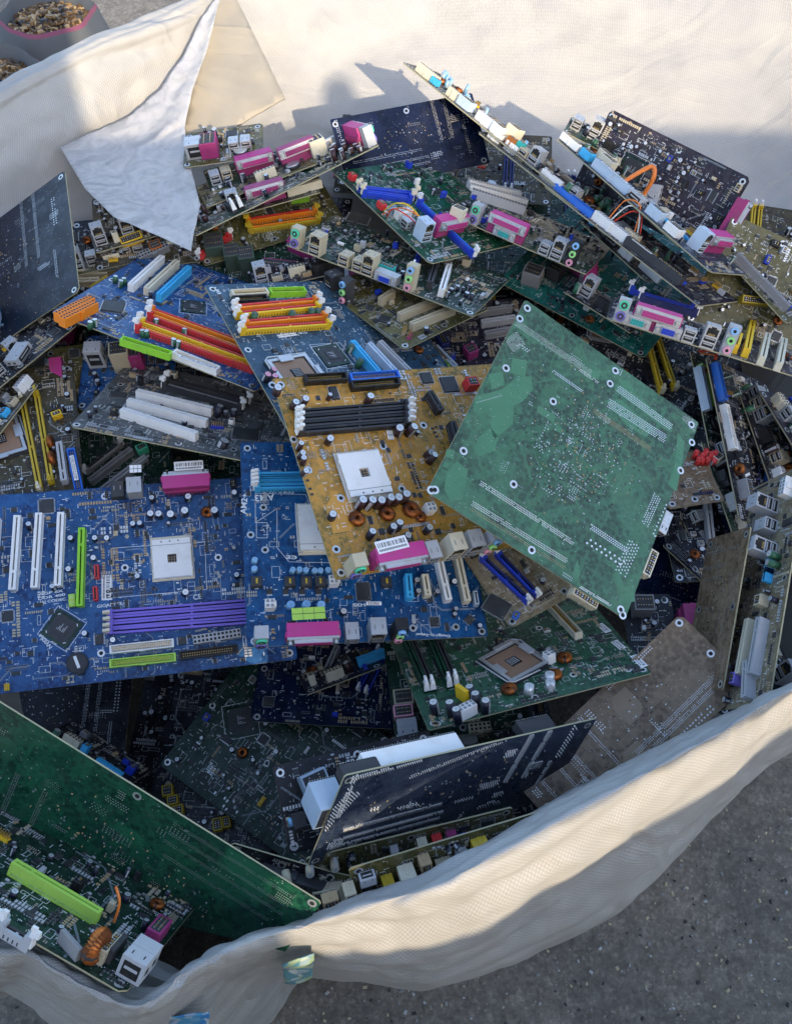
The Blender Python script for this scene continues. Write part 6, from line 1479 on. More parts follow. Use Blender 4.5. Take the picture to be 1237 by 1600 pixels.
 {'label': 'dark board in shadow between the blue mainboard and the large green one',
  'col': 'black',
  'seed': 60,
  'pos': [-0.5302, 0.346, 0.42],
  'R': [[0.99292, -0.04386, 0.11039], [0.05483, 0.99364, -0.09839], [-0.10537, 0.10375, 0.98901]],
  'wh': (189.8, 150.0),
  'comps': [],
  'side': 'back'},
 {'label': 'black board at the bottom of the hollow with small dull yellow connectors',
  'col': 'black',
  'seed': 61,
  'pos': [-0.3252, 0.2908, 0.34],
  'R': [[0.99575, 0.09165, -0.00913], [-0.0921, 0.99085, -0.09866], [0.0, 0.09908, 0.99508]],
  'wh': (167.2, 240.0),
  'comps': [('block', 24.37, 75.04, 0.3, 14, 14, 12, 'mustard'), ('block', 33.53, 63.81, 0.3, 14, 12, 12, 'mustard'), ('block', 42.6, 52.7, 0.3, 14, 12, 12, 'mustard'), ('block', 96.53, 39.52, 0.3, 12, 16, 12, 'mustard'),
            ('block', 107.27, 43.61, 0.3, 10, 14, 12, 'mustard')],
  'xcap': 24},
 {'label': 'nearly black navy board back leaning at the left edge',
  'col': 'ink',
  'seed': 62,
  'pos': [-0.6308, 0.8131, 0.6153],
  'R': [[0.84931, -0.24693, -0.46658], [0.14493, 0.95896, -0.2437], [0.50761, 0.13936, 0.85024]],
  'wh': (281.9, 214.1),
  'comps': [],
  'side': 'back'},
 {'label': 'black board seen edge on at the left with bare silver port cages',
  'col': 'black',
  'seed': 63,
  'pos': [-0.5111, 0.7048, 0.7],
  'R': [[0.64316, -0.72058, -0.25907], [0.75664, 0.65003, 0.07042], [0.11766, -0.24132, 0.96329]],
  'wh': (170.0, 140.0),
  'comps': [('port', 40, 20, 1.57, 'lan'), ('port', 62, 20, 1.57, 'lan'), ('block', 95, 24, 0.5, 34, 20, 10, 'lightgrey')],
  'xcap': 14},
 {'label': 'brown mainboard at the left with two long mustard memory slots',
  'col': 'dirt',
  'seed': 64,
  'pos': [-0.5043, 0.5775, 0.665],
  'R': [[0.96804, -0.23258, 0.09379], [0.2408, 0.96653, -0.08853], [-0.07006, 0.10828, 0.99165]],
  'wh': (142.7, 205.0),
  'comps': [('dimm', 87.65, 83.47, -1.46, 137, 'mustard', 'mustard', 'cream'), ('dimm', 102.71, 91.22, -1.49, 135, 'mustard', 'mustard', 'mustard'), ('ide', 135.94, 36.51, -1.47, 62, 'blue'), ('stk', 135.39, 38.04, -1.47, 36, 5, 9.35),
            ('coilup', 107.12, 80.34, 1.57, 8, 'copper'), ('coilup', 107.46, 57.0, 1.57, 8, 'copper'), ('block', 119.57, 121.36, 0.3, 12, 8, 10, 'yellow'), ('pci', 121.84, 49.54, -1.52, 56, 'lightgrey'), ('lga', 52.27, 98.01, 0.2)],
  'xcap': 20,
  'dens': 1.2},
 {'label': 'small olive board with a pink port upright between the mustard slots and the grey board',
  'col': 'olive',
  'seed': 65,
  'pos': [-0.437, 0.733, 0.64],
  'R': [[0.976, -0.21373, 0.04172], [0.21776, 0.95792, -0.18699], [-0.0, 0.19158, 0.98148]],
  'wh': (63.8, 120.0),
  'comps': [('port', 10, 60, 0, 'lpt')],
  'xcap': 8},
 {'label': 'dark board with grey slots and a mint socket under the grey mainboard',
  'col': 'dgreen',
  'seed': 66,
  'pos': [-0.4034, 0.6407, 0.585],
  'R': [[0.97269, -0.22395, 0.061], [0.22863, 0.96976, -0.08536], [-0.04004, 0.09698, 0.99448]],
  'wh': (124.9, 170.0),
  'comps': [('pci', 49.4, 57.02, 0.62, 68, 'grey'), ('pci', 64.73, 40.72, 0.61, 72, 'lightgrey'), ('dimm', 40.67, 72.53, 0.64, 61, 'grey', 'charcoal'), ('block', 90.47, 75.0, 0.4, 14, 10, 14, 'mint')],
  'xcap': 14},
 {'label': 'dark board with two dusty beige slots at the left',
  'col': 'black',
  'seed': 67,
  'pos': [-0.4984, 0.9107, 0.68],
  'R': [[0.98577, -0.16491, 0.03251], [0.16808, 0.96716, -0.19068], [0.0, 0.19343, 0.98111]],
  'wh': (135.8, 140.0),
  'comps': [('pci', 75.6, 26.83, -0.1, 51, 'beige'), ('pci', 85.71, 39.03, -0.12, 54, 'beige'), ('pci', 101.76, 18.84, 0.58, 29, 'mustard')],
  'xcap': 20,
  'dens': 1.5},
 {'label': 'dusty dark board below the plastic film with orange and cream pieces',
  'col': 'dirt',
  'seed': 68,
  'pos': [-0.4073, 0.9581, 0.7],
  'R': [[0.98789, -0.1481, 0.0462], [0.15514, 0.94307, -0.2942], [0.0, 0.29781, 0.95463]],
  'wh': (145.0, 120.0),
  'comps': [('block', 51.88, 40.99, 0.3, 30, 12, 12, 'yellow'), ('block', 83.65, 24.97, 0.3, 16, 14, 14, 'copper'), ('power', 79.8, 17.96, 0.36, 44, 'grey')],
  'xcap': 34,
  'dens': 2},
 {'label': 'blue board with tall grey and rusty port boxes below the orange connectors',
  'col': 'blue',
  'seed': 69,
  'pos': [-0.4036, 0.7498, 0.655],
  'R': [[0.99743, -0.07135, 0.00712], [0.0717, 0.9925, -0.09899], [0.0, 0.09925, 0.99506]],
  'wh': (120.5, 120.0),
  'comps': [('block', 21.76, 72.89, 0, 22, 18, 34, 'lightgrey'), ('block', 56.02, 65.36, 0.1, 24, 22, 38, 'beige'), ('block', 74.98, 64.12, 0.1, 16, 22, 34, 'deeppink')],
  'xcap': 16},
 {'label': 'board with three tall dark green blocks, left of the beige port row',
  'col': 'dgreen',
  'seed': 70,
  'pos': [-0.2835, 0.9392, 0.675],
  'R': [[0.99573, -0.09056, 0.01804], [0.09234, 0.97655, -0.19448], [0.0, 0.19531, 0.98074]],
  'wh': (197.3, 160.0),
  'comps': [('block', 39.69, 62.41, 0.1, 26, 26, 36, 'darkgreenbox'), ('block', 63.29, 46.14, 0.1, 22, 22, 34, 'darkgreenbox'), ('block', 82.54, 40.25, 0.1, 22, 22, 34, 'darkgreenbox'), ('block', 128.61, 22.43, -0.2, 52, 24, 22, 'deeppink', 'charcoal'),
            ('block', 163.75, 56.39, -0.6, 54, 12, 22, 'pink')],
  'xcap': 22,
  'dens': 1.4},
 {'label': 'board with amber memory slots showing below the pale board rim',
  'col': 'olive',
  'seed': 71,
  'pos': [-0.2611, 0.9713, 0.7],
  'R': [[0.88984, -0.44922, 0.07995], [0.45628, 0.87607, -0.15591], [0.0, 0.17521, 0.98453]],
  'wh': (212.7, 120.0),
  'comps': [('dimm', 130.94, 37.85, -0.19, 101, 'orange', 'red', 'mustard'), ('dimm', 127.8, 21.74, -0.2, 102, 'mustard', 'orange', 'mustard'), ('dimm', 24.06, 22.5, 0.33, 57, 'red', 'red'), ('block', 168.08, 60.21, -0.2, 26, 12, 10, 'green')],
  'xcap': 14},
 {'label': 'shadowed mainboard with dull grey slots left of the green face-down board',
  'col': 'plum',
  'seed': 72,
  'pos': [0.0184, 0.7816, 0.6],
  'R': [[0.99561, -0.09314, 0.00927], [0.0936, 0.99071, -0.09864], [-0.0, 0.09907, 0.99508]],
  'wh': (182.1, 200.0),
  'comps': [('pci', 140.7, 174.2, 0.09, 49, 'grey'), ('pci', 141.86, 154.29, 0.11, 50, 'lightgrey'), ('pci', 139.58, 133.21, 0.14, 42, 'grey'), ('ide', 48.34, 93.92, -0.92, 41, 'lime'), ('pci', 58.94, 94.22, -1.01, 45, 'paleblue'),
            ('block', 94.81, 100.92, 0.4, 16, 16, 16, 'deeppink'), ('block', 58.08, 130.53, 0.3, 12, 30, 10, 'navy'), ('block', 52.24, 9.25, 0, 20, 10, 10, 'royal')],
  'xcap': 26,
  'dens': 1.3},
 {'label': 'dark board lost in shadow under the left side of the heap',  # deep filler boards start here: dark part colours stand in for gap shade
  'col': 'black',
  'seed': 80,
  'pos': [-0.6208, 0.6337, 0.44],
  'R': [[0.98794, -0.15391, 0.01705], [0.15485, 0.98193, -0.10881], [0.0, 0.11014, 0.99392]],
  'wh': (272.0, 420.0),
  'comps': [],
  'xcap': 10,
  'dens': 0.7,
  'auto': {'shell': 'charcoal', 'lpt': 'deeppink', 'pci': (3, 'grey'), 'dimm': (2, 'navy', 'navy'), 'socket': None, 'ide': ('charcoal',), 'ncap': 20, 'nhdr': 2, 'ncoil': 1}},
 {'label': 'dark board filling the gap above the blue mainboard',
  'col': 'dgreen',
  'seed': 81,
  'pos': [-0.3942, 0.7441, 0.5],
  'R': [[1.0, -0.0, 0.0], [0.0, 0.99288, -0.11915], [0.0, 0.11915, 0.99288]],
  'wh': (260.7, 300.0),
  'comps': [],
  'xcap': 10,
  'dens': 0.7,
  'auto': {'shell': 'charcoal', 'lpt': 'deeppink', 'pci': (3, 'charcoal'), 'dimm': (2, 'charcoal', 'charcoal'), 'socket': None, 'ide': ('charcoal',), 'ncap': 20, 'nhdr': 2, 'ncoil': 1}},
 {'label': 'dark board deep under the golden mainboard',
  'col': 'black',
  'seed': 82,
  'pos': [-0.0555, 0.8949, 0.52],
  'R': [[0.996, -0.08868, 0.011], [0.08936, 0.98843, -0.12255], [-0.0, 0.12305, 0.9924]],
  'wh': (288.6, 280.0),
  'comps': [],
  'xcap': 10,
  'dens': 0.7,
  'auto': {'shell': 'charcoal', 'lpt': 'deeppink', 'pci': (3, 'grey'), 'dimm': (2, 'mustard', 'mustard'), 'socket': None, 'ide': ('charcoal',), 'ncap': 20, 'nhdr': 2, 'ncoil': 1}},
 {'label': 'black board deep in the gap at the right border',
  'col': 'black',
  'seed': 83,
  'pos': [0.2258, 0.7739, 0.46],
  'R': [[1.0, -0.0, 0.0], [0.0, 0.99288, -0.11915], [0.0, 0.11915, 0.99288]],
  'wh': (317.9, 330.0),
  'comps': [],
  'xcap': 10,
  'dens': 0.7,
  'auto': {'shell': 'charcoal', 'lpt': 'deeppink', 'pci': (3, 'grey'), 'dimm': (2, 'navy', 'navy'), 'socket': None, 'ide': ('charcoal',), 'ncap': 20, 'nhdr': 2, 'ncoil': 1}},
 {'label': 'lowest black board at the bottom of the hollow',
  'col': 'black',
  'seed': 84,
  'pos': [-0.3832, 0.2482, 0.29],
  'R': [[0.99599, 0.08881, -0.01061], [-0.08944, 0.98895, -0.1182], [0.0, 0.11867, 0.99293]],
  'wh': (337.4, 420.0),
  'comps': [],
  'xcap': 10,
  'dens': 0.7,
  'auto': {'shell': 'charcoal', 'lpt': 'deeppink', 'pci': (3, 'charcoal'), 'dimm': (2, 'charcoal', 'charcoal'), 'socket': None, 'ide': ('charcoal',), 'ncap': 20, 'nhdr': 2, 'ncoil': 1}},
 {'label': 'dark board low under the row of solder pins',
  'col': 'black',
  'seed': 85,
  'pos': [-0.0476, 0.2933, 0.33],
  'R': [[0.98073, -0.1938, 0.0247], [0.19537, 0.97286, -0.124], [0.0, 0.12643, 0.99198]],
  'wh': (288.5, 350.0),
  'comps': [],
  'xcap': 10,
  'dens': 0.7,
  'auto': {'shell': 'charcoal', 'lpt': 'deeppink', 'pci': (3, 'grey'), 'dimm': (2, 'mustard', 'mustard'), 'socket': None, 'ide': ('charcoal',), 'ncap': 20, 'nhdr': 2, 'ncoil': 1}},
 {'label': 'dim board beneath the ports at the middle of the heap',
  'col': 'dgreen',
  'seed': 86,
  'pos': [0.0216, 1.1094, 0.58],
  'R': [[0.99556, 0.09337, -0.01159], [-0.09409, 0.98798, -0.12268], [0.0, 0.12323, 0.99238]],
  'wh': (318.1, 230.0),
  'comps': [],
  'xcap': 10,
  'dens': 0.7,
  'auto': {'shell': 'charcoal', 'lpt': 'deeppink', 'pci': (3, 'grey'), 'dimm': (2, 'navy', 'navy'), 'socket': None, 'ide': ('charcoal',), 'ncap': 20, 'nhdr': 2, 'ncoil': 1}},
 {'label': 'dim board beneath the left of the heap',
  'col': 'plum',
  'seed': 87,
  'pos': [-0.3936, 1.044, 0.56],
  'R': [[0.99547, 0.09444, -0.01128], [-0.09512, 0.98844, -0.11807], [0.0, 0.11861, 0.99294]],
  'wh': (298.8, 260.0),
  'comps': [],
  'xcap': 10,
  'dens': 0.7,
  'auto': {'shell': 'charcoal', 'lpt': 'deeppink', 'pci': (3, 'charcoal'), 'dimm': (2, 'charcoal', 'charcoal'), 'socket': None, 'ide': ('charcoal',), 'ncap': 20, 'nhdr': 2, 'ncoil': 1}},
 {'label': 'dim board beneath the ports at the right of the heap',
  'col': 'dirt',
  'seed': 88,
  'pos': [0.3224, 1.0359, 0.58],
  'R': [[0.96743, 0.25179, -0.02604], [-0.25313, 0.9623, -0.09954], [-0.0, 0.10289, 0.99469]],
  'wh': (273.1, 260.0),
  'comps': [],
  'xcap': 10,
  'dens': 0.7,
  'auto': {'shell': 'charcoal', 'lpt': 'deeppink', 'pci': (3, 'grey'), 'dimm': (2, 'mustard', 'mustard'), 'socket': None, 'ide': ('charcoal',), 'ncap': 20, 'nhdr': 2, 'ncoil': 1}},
 {'label': 'dim brown board beneath the topmost boards',
  'col': 'dirt',
  'seed': 89,
  'pos': [-0.1021, 1.2492, 0.62],
  'R': [[0.99545, 0.09454, -0.01174], [-0.09527, 0.98786, -0.12271], [0.0, 0.12327, 0.99237]],
  'wh': (350.9, 160.0),
  'comps': [],
  'xcap': 10,
  'dens': 0.7,
  'auto': {'shell': 'charcoal', 'lpt': 'deeppink', 'pci': (3, 'grey'), 'dimm': (2, 'navy', 'navy'), 'socket': None, 'ide': ('charcoal',), 'ncap': 20, 'nhdr': 2, 'ncoil': 1}},
 {'label': 'black board deep beside the right wall',
  'col': 'plum',
  'seed': 90,
  'pos': [0.3817, 0.6457, 0.42],
  'R': [[0.99556, 0.09341, -0.01116], [-0.09408, 0.98854, -0.1181], [0.0, 0.11862, 0.99294]],
  'wh': (221.6, 240.0),
  'comps': [],
  'xcap': 10,
  'dens': 0.7,
  'auto': {'shell': 'charcoal', 'lpt': 'deeppink', 'pci': (3, 'charcoal'), 'dimm': (2, 'charcoal', 'charcoal'), 'socket': None, 'ide': ('charcoal',), 'ncap': 20, 'nhdr': 2, 'ncoil': 1}},
 {'label': 'dim board beneath the three white slots',
  'col': 'black',
  'seed': 91,
  'pos': [-0.5077, 0.7972, 0.52],
  'R': [[1.0, -0.0, 0.0], [0.0, 0.99288, -0.11915], [0.0, 0.11915, 0.99288]],
  'wh': (236.4, 260.0),
  'comps': [],
  'xcap': 10,
  'dens': 0.7,
  'auto': {'shell': 'charcoal', 'lpt': 'deeppink', 'pci': (3, 'grey'), 'dimm': (2, 'mustard', 'mustard'), 'socket': None, 'ide': ('charcoal',), 'ncap': 20, 'nhdr': 2, 'ncoil': 1}},
 {'label': 'black board under the dusty beige slots',
  'col': 'black',
  'seed': 92,
  'pos': [-0.6404, 0.9668, 0.58],
  'R': [[0.99529, -0.0963, 0.01103], [0.09693, 0.98882, -0.11331], [0.0, 0.11384, 0.9935]],
  'wh': (280.2, 220.0),
  'comps': [],
  'xcap': 10,
  'dens': 0.7,
  'auto': {'shell': 'charcoal', 'lpt': 'deeppink', 'pci': (3, 'grey'), 'dimm': (2, 'navy', 'navy'), 'socket': None, 'ide': ('charcoal',), 'ncap': 20, 'nhdr': 2, 'ncoil': 1}},
 {'label': 'edge-on board below the bright blue connector, holding grey cages',
  'col': 'plum',
  'seed': 120,
  'pos': [0.2507, 1.0216, 0.735],
  'R': [[0.6434, 0.64238, 0.4164], [-0.74017, 0.66086, 0.12416], [-0.19542, -0.38809, 0.90067]],
  'wh': (127.9, 80.0),
  'comps': [('block', 12, 15.45, 0, 8, 10, 12, 'sky'), ('block', 30, 20.97, 0, 14, 10, 15, 'cream'), ('port', 48, 16.28, 1.57, 'lan', 'lightgrey'), ('power', 78, 13.39, 0, 22, 'white'), ('pci', 118, 20.97, 0, 36, 'white')],
  'xcap': 14,
  'dens': 1.8},
 {'label': 'short edge-on board between the two long slanting rims at the upper right',
  'col': 'steelb',
  'seed': 121,
  'pos': [0.296, 1.0292, 0.775],
  'R': [[0.54836, 0.717, 0.43037], [-0.83206, 0.51926, 0.19508], [-0.0836, -0.46506, 0.88132]],
  'wh': (119.6, 70.0),
  'comps': [('power', 22, 19.99, 0, 22, 'cream'), ('block', 42, 18.52, 0, 14, 10, 15, 'lightgrey'), ('port', 60, 21.14, 1.57, 'usb', 'beige'), ('pci', 97, 12.95, 0, 50, 'sky')],
  'xcap': 14,
  'dens': 1.8},
 {'label': 'edge-on board under the fabric at the right, with loose cream plugs',
  'col': 'olive',
  'seed': 122,
  'pos': [0.4291, 0.9418, 0.74],
  'R': [[0.57389, 0.67899, 0.45784], [-0.7803, 0.62306, 0.05406], [-0.24856, -0.38828, 0.88739]],
  'wh': (120.7, 80.0),
  'comps': [('pci', 32, 17.39, 0, 50, 'grey'), ('pci', 80, 20.13, 0, 50, 'grey')],
  'xcap': 14,
  'dens': 1.8},
 {'label': 'dark edge-on board between the barcoded one and the right border',
  'col': 'black',
  'seed': 123,
  'pos': [0.4374, 0.7891, 0.66],
  'R': [[0.14518, 0.7985, 0.58422], [-0.96796, 0.23689, -0.08324], [-0.20486, -0.55342, 0.80732]],
  'wh': (146.4, 100.0),
  'comps': [('port', 12, 21.69, 1.57, 'usb', 'steel'), ('port', 29, 17.66, 1.57, 'usb', 'beige'), ('port', 46, 17.16, 1.57, 'lan', 'lightgrey'), ('power', 76, 16.1, 0, 22, 'black'), ('cap', 96, 14.57, 0, 4.2, 18, 'capbrown'),
            ('port', 106, 20.22, 1.57, 'usb', 'beige'), ('power', 133, 16.93, 0, 22, 'white')],
  'xcap': 14,
  'dens': 1.8},
 {'label': 'board rim tucked behind the plastic film with small grey cages',
  'col': 'dgreen',
  'seed': 124,
  'pos': [-0.2601, 1.0859, 0.735],
  'R': [[0.94367, -0.30837, -0.11995], [0.32207, 0.93915, 0.11947], [0.07581, -0.15138, 0.98556]],
  'wh': (131.9, 70.0),
  'comps': [('port', 12, 16.27, 1.57, 'usb', 'lightgrey'), ('port', 29, 19.94, 1.57, 'usb', 'beige'), ('port', 72, 17.84, 1.57, 'lpt', 'steel', 'pink'), ('pci', 126, 20.79, 0, 36, 'sky')],
  'xcap': 14,
  'dens': 1.8},
 {'label': 'dusty board rim under the plastic film at the left',
  'col': 'dirt',
  'seed': 125,
  'pos': [-0.4047, 0.9732, 0.72],
  'R': [[0.92119, -0.371, -0.11735], [0.38733, 0.90314, 0.18526], [0.03725, -0.21612, 0.97566]],
  'wh': (134.2, 70.0),
  'comps': [('port', 12, 17.67, 1.57, 'lan', 'lightgrey'), ('block', 32, 14.83, 0, 8, 10, 15, 'cream'), ('port', 50, 17.67, 1.57, 'lan', 'lightgrey'), ('cap', 70, 19.01, 0, 4.2, 12, 'capbrown'), ('cap', 80, 21.74, 0, 4.2, 15, 'capblack'),
            ('port', 90, 21.24, 1.57, 'lan', 'lightgrey'), ('port', 110, 13.48, 1.57, 'lan', 'lightgrey')],
  'xcap': 14,
  'dens': 1.8},
 {'label': 'second black board rim at the left border with bare metal cages',
  'col': 'black',
  'seed': 126,
  'pos': [-0.4929, 0.7703, 0.68],
  'R': [[0.6773, -0.63387, -0.37346], [0.70768, 0.70009, 0.09519], [0.20112, -0.32876, 0.92275]],
  'wh': (99.4, 70.0),
  'comps': [('power', 22, 17.25, 0, 22, 'white'), ('port', 42, 18.24, 1.57, 'lan', 'lightgrey'), ('power', 72, 20.03, 0, 22, 'black')],
  'xcap': 14,
  'dens': 1.8},
 {'label': 'dark rim beside the navy board back at the left border',
  'col': 'dirt',
  'seed': 127,
  'pos': [-0.5393, 0.9075, 0.66],
  'R': [[0.815, -0.52991, -0.23447], [0.56841, 0.80974, 0.14569], [0.11265, -0.25201, 0.96115]],
  'wh': (88.8, 70.0),
  'comps': [('block', 12, 15.01, 0, 14, 10, 12, 'beige'), ('power', 40, 12.2, 0, 22, 'cream'), ('pci', 80, 21.06, 0, 50, 'white')],
  'xcap': 14,
  'dens': 1.8},
 {'label': 'dark rim just above the golden mainboard',
  'col': 'plum',
  'seed': 128,
  'pos': [-0.0484, 0.8004, 0.66],
  'R': [[0.95921, -0.2601, -0.11078], [0.28271, 0.8825, 0.37587], [0.0, -0.39185, 0.92003]],
  'wh': (122.0, 60.0),
  'comps': [('port', 12, 21.67, 1.57, 'lan', 'lightgrey'), ('port', 58, 20.02, 1.57, 'lpt', 'steel', 'deeppink'), ('port', 92, 15.03, 1.57, 'lan', 'lightgrey')],
  'xcap': 14,
  'dens': 1.8},
 {'label': 'dim board on edge in the gap right of the green face-down board',
  'col': 'black',
  'seed': 129,
  'pos': [0.35, 0.6302, 0.6],
  'R': [[0.31933, 0.75697, 0.5701], [-0.9084, 0.41585, -0.04333], [-0.26988, -0.50405, 0.82043]],
  'wh': (111.2, 80.0),
  'comps': [('port', 12, 12.0, 1.57, 'usb', 'steel'), ('pci', 49, 14.39, 0, 36, 'grey'), ('port', 77, 20.35, 1.57, 'usb', 'beige'), ('pci', 114, 16.07, 0, 36, 'white')],
  'xcap': 14,
  'dens': 1.8},
 {'label': 'dim rim under the green mainboard at the front',
  'col': 'dgreen',
  'seed': 130,
  'pos': [0.0011, 0.3461, 0.5],
  'R': [[0.98228, -0.14094, -0.12353], [0.18741, 0.73872, 0.64743], [0.0, -0.65911, 0.75204]],
  'wh': (121.1, 70.0),
  'comps': [('block', 12, 13.89, 0, 12, 10, 8, 'lightgrey'), ('pci', 50, 20.99, 0, 50, 'sky'), ('power', 88, 21.43, 0, 22, 'white')],
  'xcap': 14,
  'dens': 1.8},
 {'label': 'dark rim just below the blue mainboard at the left',
  'col': 'black',
  'seed': 131,
  'pos': [-0.418, 0.3804, 0.5],
  'R': [[0.86014, 0.15807, 0.48495], [-0.48161, 0.56483, 0.67009], [-0.16799, -0.80993, 0.56196]],
  'wh': (119.1, 80.0),
  'comps': [('cap', 12, 14.57, 0, 4.2, 12, 'capgreen'), ('power', 32, 20.85, 0, 22, 'cream'), ('block', 52, 17.33, 0, 8, 10, 15, 'sky'), ('pci', 90, 12.94, 0, 36, 'sky')],
  'xcap': 14,
  'dens': 1.8},
 {'label': 'navy rim in the hollow under the sky blue slots board',
  'col': 'navy',
  'seed': 132,
  'pos': [-0.1066, 0.4323, 0.5],
  'R': [[0.92539, -0.29774, -0.23452], [0.37901, 0.72696, 0.57261], [0.0, -0.61878, 0.78557]],
  'wh': (99.5, 80.0),
  'comps': [('block', 12, 18.57, 0, 8, 10, 15, 'cream'), ('power', 40, 14.32, 0, 22, 'cream'), ('cap', 60, 16.41, 0, 4.2, 15, 'capbrown'), ('pci', 90, 21.41, 0, 36, 'sky')],
  'xcap': 14,
  'dens': 1.8},
 {'label': 'dusty board rim above the amber memory slots, holding grey ports',
  'col': 'dgreen',
  'seed': 133,
  'pos': [-0.2454, 1.0216, 0.735],
  'R': [[0.95136, -0.25373, -0.17473], [0.2909, 0.9266, 0.23831], [0.10144, -0.27754, 0.95534]],
  'wh': (147.9, 60.0),
  'comps': [('block', 12, 21.69, 0, 12, 10, 12, 'steel'), ('port', 30, 13.4, 1.57, 'lan', 'lightgrey'), ('port', 76, 12.2, 1.57, 'lpt', 'steel', 'deeppink'), ('pci', 130, 16.71, 0, 50, 'cream')],
  'xcap': 14,
  'dens': 1.8},
 {'label': 'olive board rim under the film beside the dusty beige slots',
  'col': 'olive',
  'seed': 134,
  'pos': [-0.4401, 0.949, 0.7],
  'R': [[0.95547, -0.27647, -0.10319], [0.29269, 0.93245, 0.21184], [0.03765, -0.23261, 0.97184]],
  'wh': (132.8, 60.0),
  'comps': [('port', 12, 13.11, 1.57, 'lan', 'lightgrey'), ('port', 32, 18.28, 1.57, 'usb', 'steel'), ('power', 59, 16.06, 0, 22, 'cream'), ('port', 79, 18.28, 1.57, 'usb', 'steel'), ('port', 96, 14.44, 1.57, 'usb', 'steel'),
            ('pci', 133, 17.73, 0, 36, 'cream')],
  'xcap': 14,
  'dens': 1.8},
 {'label': 'thin board rim just behind the highest edge-on board',
  'col': 'greyb',
  'seed': 135,
  'pos': [0.1131, 1.1466, 0.79],
  'R': [[0.66282, 0.62155, 0.41755], [-0.73787, 0.63702, 0.22305], [-0.12735, -0.45594, 0.88085]],
  'wh': (196.3, 60.0),
  'comps': [('power', 22, 16.14, 0, 22, 'white'), ('power', 52, 18.43, 0, 22, 'white'), ('port', 72, 14.51, 1.57, 'usb', 'beige'), ('port', 89, 17.05, 1.57, 'lan', 'lightgrey'), ('pci', 129, 17.02, 0, 36, 'white'), ('cap', 157, 14.93, 0, 4.2, 18, 'capgreen'),
            ('port', 167, 15.54, 1.57, 'usb', 'lightgrey')],
  'xcap': 14,
  'dens': 1.8},
 {'label': 'board corner with pale plugs in front of the standing plum mainboard',
  'col': 'dgreen',
  'seed': 136,
  'pos': [0.2338, 1.1466, 0.79],
  'R': [[0.8903, 0.32635, 0.31758], [-0.36624, 0.92761, 0.0735], [-0.27061, -0.18175, 0.94538]],
  'wh': (110.9, 60.0),
  'comps': [('port', 12, 21.46, 1.57, 'usb', 'steel'), ('cap', 29, 20.86, 0, 4.2, 12, 'capblack'), ('port', 39, 19.64, 1.57, 'lan', 'lightgrey'), ('power', 69, 12.64, 0, 22, 'black'), ('block', 89, 14.31, 0, 8, 10, 12, 'royal')],
  'xcap': 14,
  'dens': 1.8},
 {'label': 'blackened edge-on board at the right border above the silver ports',
  'col': 'plum',
  'seed': 137,
  'pos': [0.4581, 0.7687, 0.67],
  'R': [[0.27312, 0.84386, 0.46184], [-0.95865, 0.27867, 0.05774], [-0.07998, -0.45851, 0.88508]],
  'wh': (125.0, 90.0),
  'comps': [('power', 22, 19.05, 0, 22, 'cream'), ('port', 42, 14.48, 1.57, 'usb', 'lightgrey'), ('cap', 59, 16.39, 0, 4.2, 15, 'capgreen'), ('port', 69, 16.13, 1.57, 'lan', 'lightgrey'), ('pci', 109, 15.51, 0, 36, 'white')],
  'xcap': 14,
  'dens': 1.8},
 {'label': 'dark rim between the teal mainboard and the pink and violet sockets',
  'col': 'black',
  'seed': 138,
  'pos': [0.2218, 0.9138, 0.705],
  'R': [[0.7894, 0.51508, 0.33398], [-0.59699, 0.77087, 0.22218], [-0.14301, -0.37477, 0.91602]],
  'wh': (104.9, 60.0),
  'comps': [('cap', 12, 12.47, 0, 4.2, 15, 'capgreen'), ('port', 22, 20.32, 1.57, 'lan', 'lightgrey'), ('power', 52, 18.41, 0, 22, 'black'), ('power', 82, 19.39, 0, 22, 'white')],
  'xcap': 14,
  'dens': 1.8},
 {'label': 'edge-on board with plugs just below the red capacitors',
  'col': 'dgreen',
  'seed': 139,
  'pos': [0.3755, 0.6975, 0.655],
  'R': [[0.19516, 0.75698, 0.62361], [-0.94576, 0.31361, -0.08471], [-0.2597, -0.57326, 0.77713]],
  'wh': (134.8, 90.0),
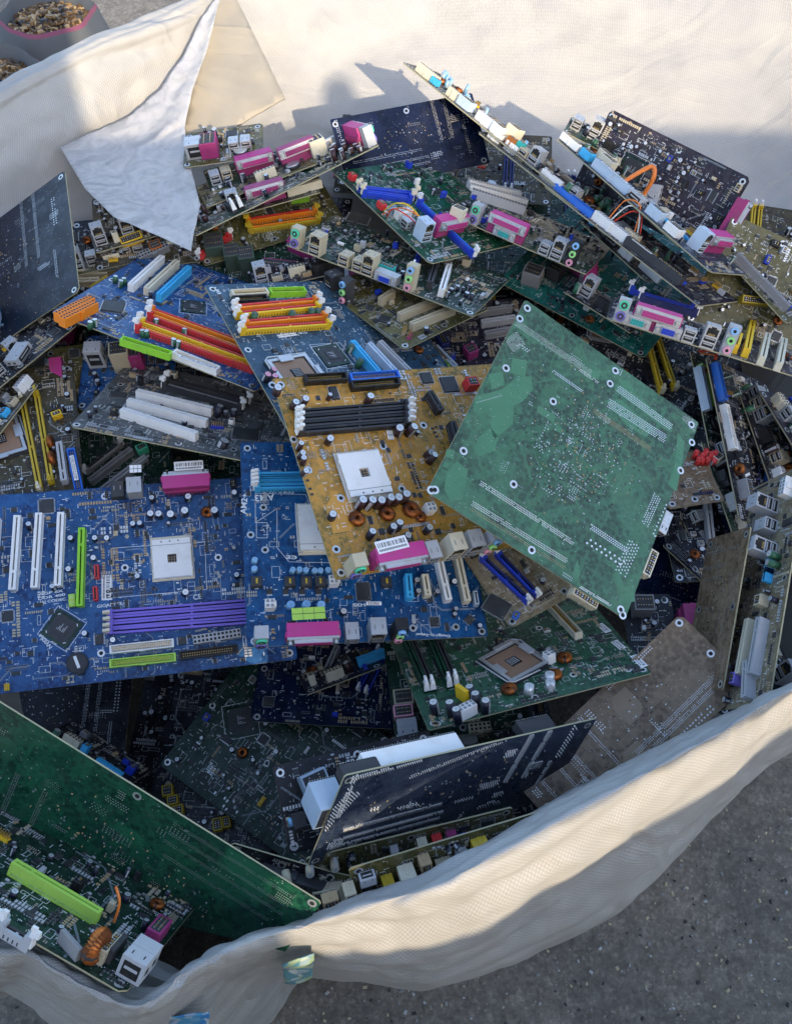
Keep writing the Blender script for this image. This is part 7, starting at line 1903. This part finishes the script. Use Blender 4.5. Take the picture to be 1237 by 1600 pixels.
  'comps': [('port', 12, 21.19, 1.57, 'lan', 'lightgrey'), ('cap', 32, 17.38, 0, 4.2, 18, 'capbrown'), ('power', 52, 12.64, 0, 22, 'black'), ('power', 82, 15.47, 0, 22, 'white'), ('pci', 122, 21.45, 0, 50, 'cream')],
  'xcap': 14,
  'dens': 1.8},
 {'label': 'grimy board rim beside the mustard memory slots',
  'col': 'dirt',
  'seed': 140,
  'pos': [-0.4748, 0.6686, 0.69],
  'R': [[0.36376, -0.85281, -0.37469], [0.92998, 0.35541, 0.09393], [0.05306, -0.38262, 0.92238]],
  'wh': (94.2, 60.0),
  'comps': [('power', 22, 18.29, 0, 22, 'cream'), ('block', 42, 13.02, 0, 12, 10, 8, 'sky'), ('block', 60, 14.36, 0, 12, 10, 8, 'beige'), ('power', 88, 16.97, 0, 22, 'white')],
  'xcap': 14,
  'dens': 1.8},
 {'label': 'dark rim between the mauve port and the beige port row',
  'col': 'plum',
  'seed': 141,
  'pos': [-0.183, 0.9023, 0.715],
  'R': [[0.95819, -0.26297, -0.11278], [0.28267, 0.9311, 0.23056], [0.04438, -0.2528, 0.9665]],
  'wh': (112.7, 60.0),
  'comps': [('port', 12, 13.26, 1.57, 'lan', 'lightgrey'), ('block', 32, 16.42, 0, 14, 10, 8, 'beige'), ('power', 60, 20.71, 0, 22, 'cream'), ('power', 90, 12.15, 0, 22, 'black')],
  'xcap': 14,
  'dens': 1.8},
 {'label': 'dark edge-on board low in the gap before the brown board on edge',
  'col': 'black',
  'seed': 142,
  'pos': [0.372, 0.5008, 0.62],
  'R': [[0.13326, 0.87573, 0.46404], [-0.98751, 0.0776, 0.13713], [0.08408, -0.47652, 0.87513]],
  'wh': (118.9, 60.0),
  'comps': [('pci', 32, 20.14, 0, 50, 'cream'), ('port', 60, 14.83, 1.57, 'usb', 'beige'), ('port', 77, 13.87, 1.57, 'usb', 'beige'), ('cap', 94, 17.42, 0, 4.2, 12, 'capbrown'), ('port', 104, 20.34, 1.57, 'lan', 'lightgrey')],
  'xcap': 14,
  'dens': 1.8}]
for sp in BOARDS: mainboard(sp)
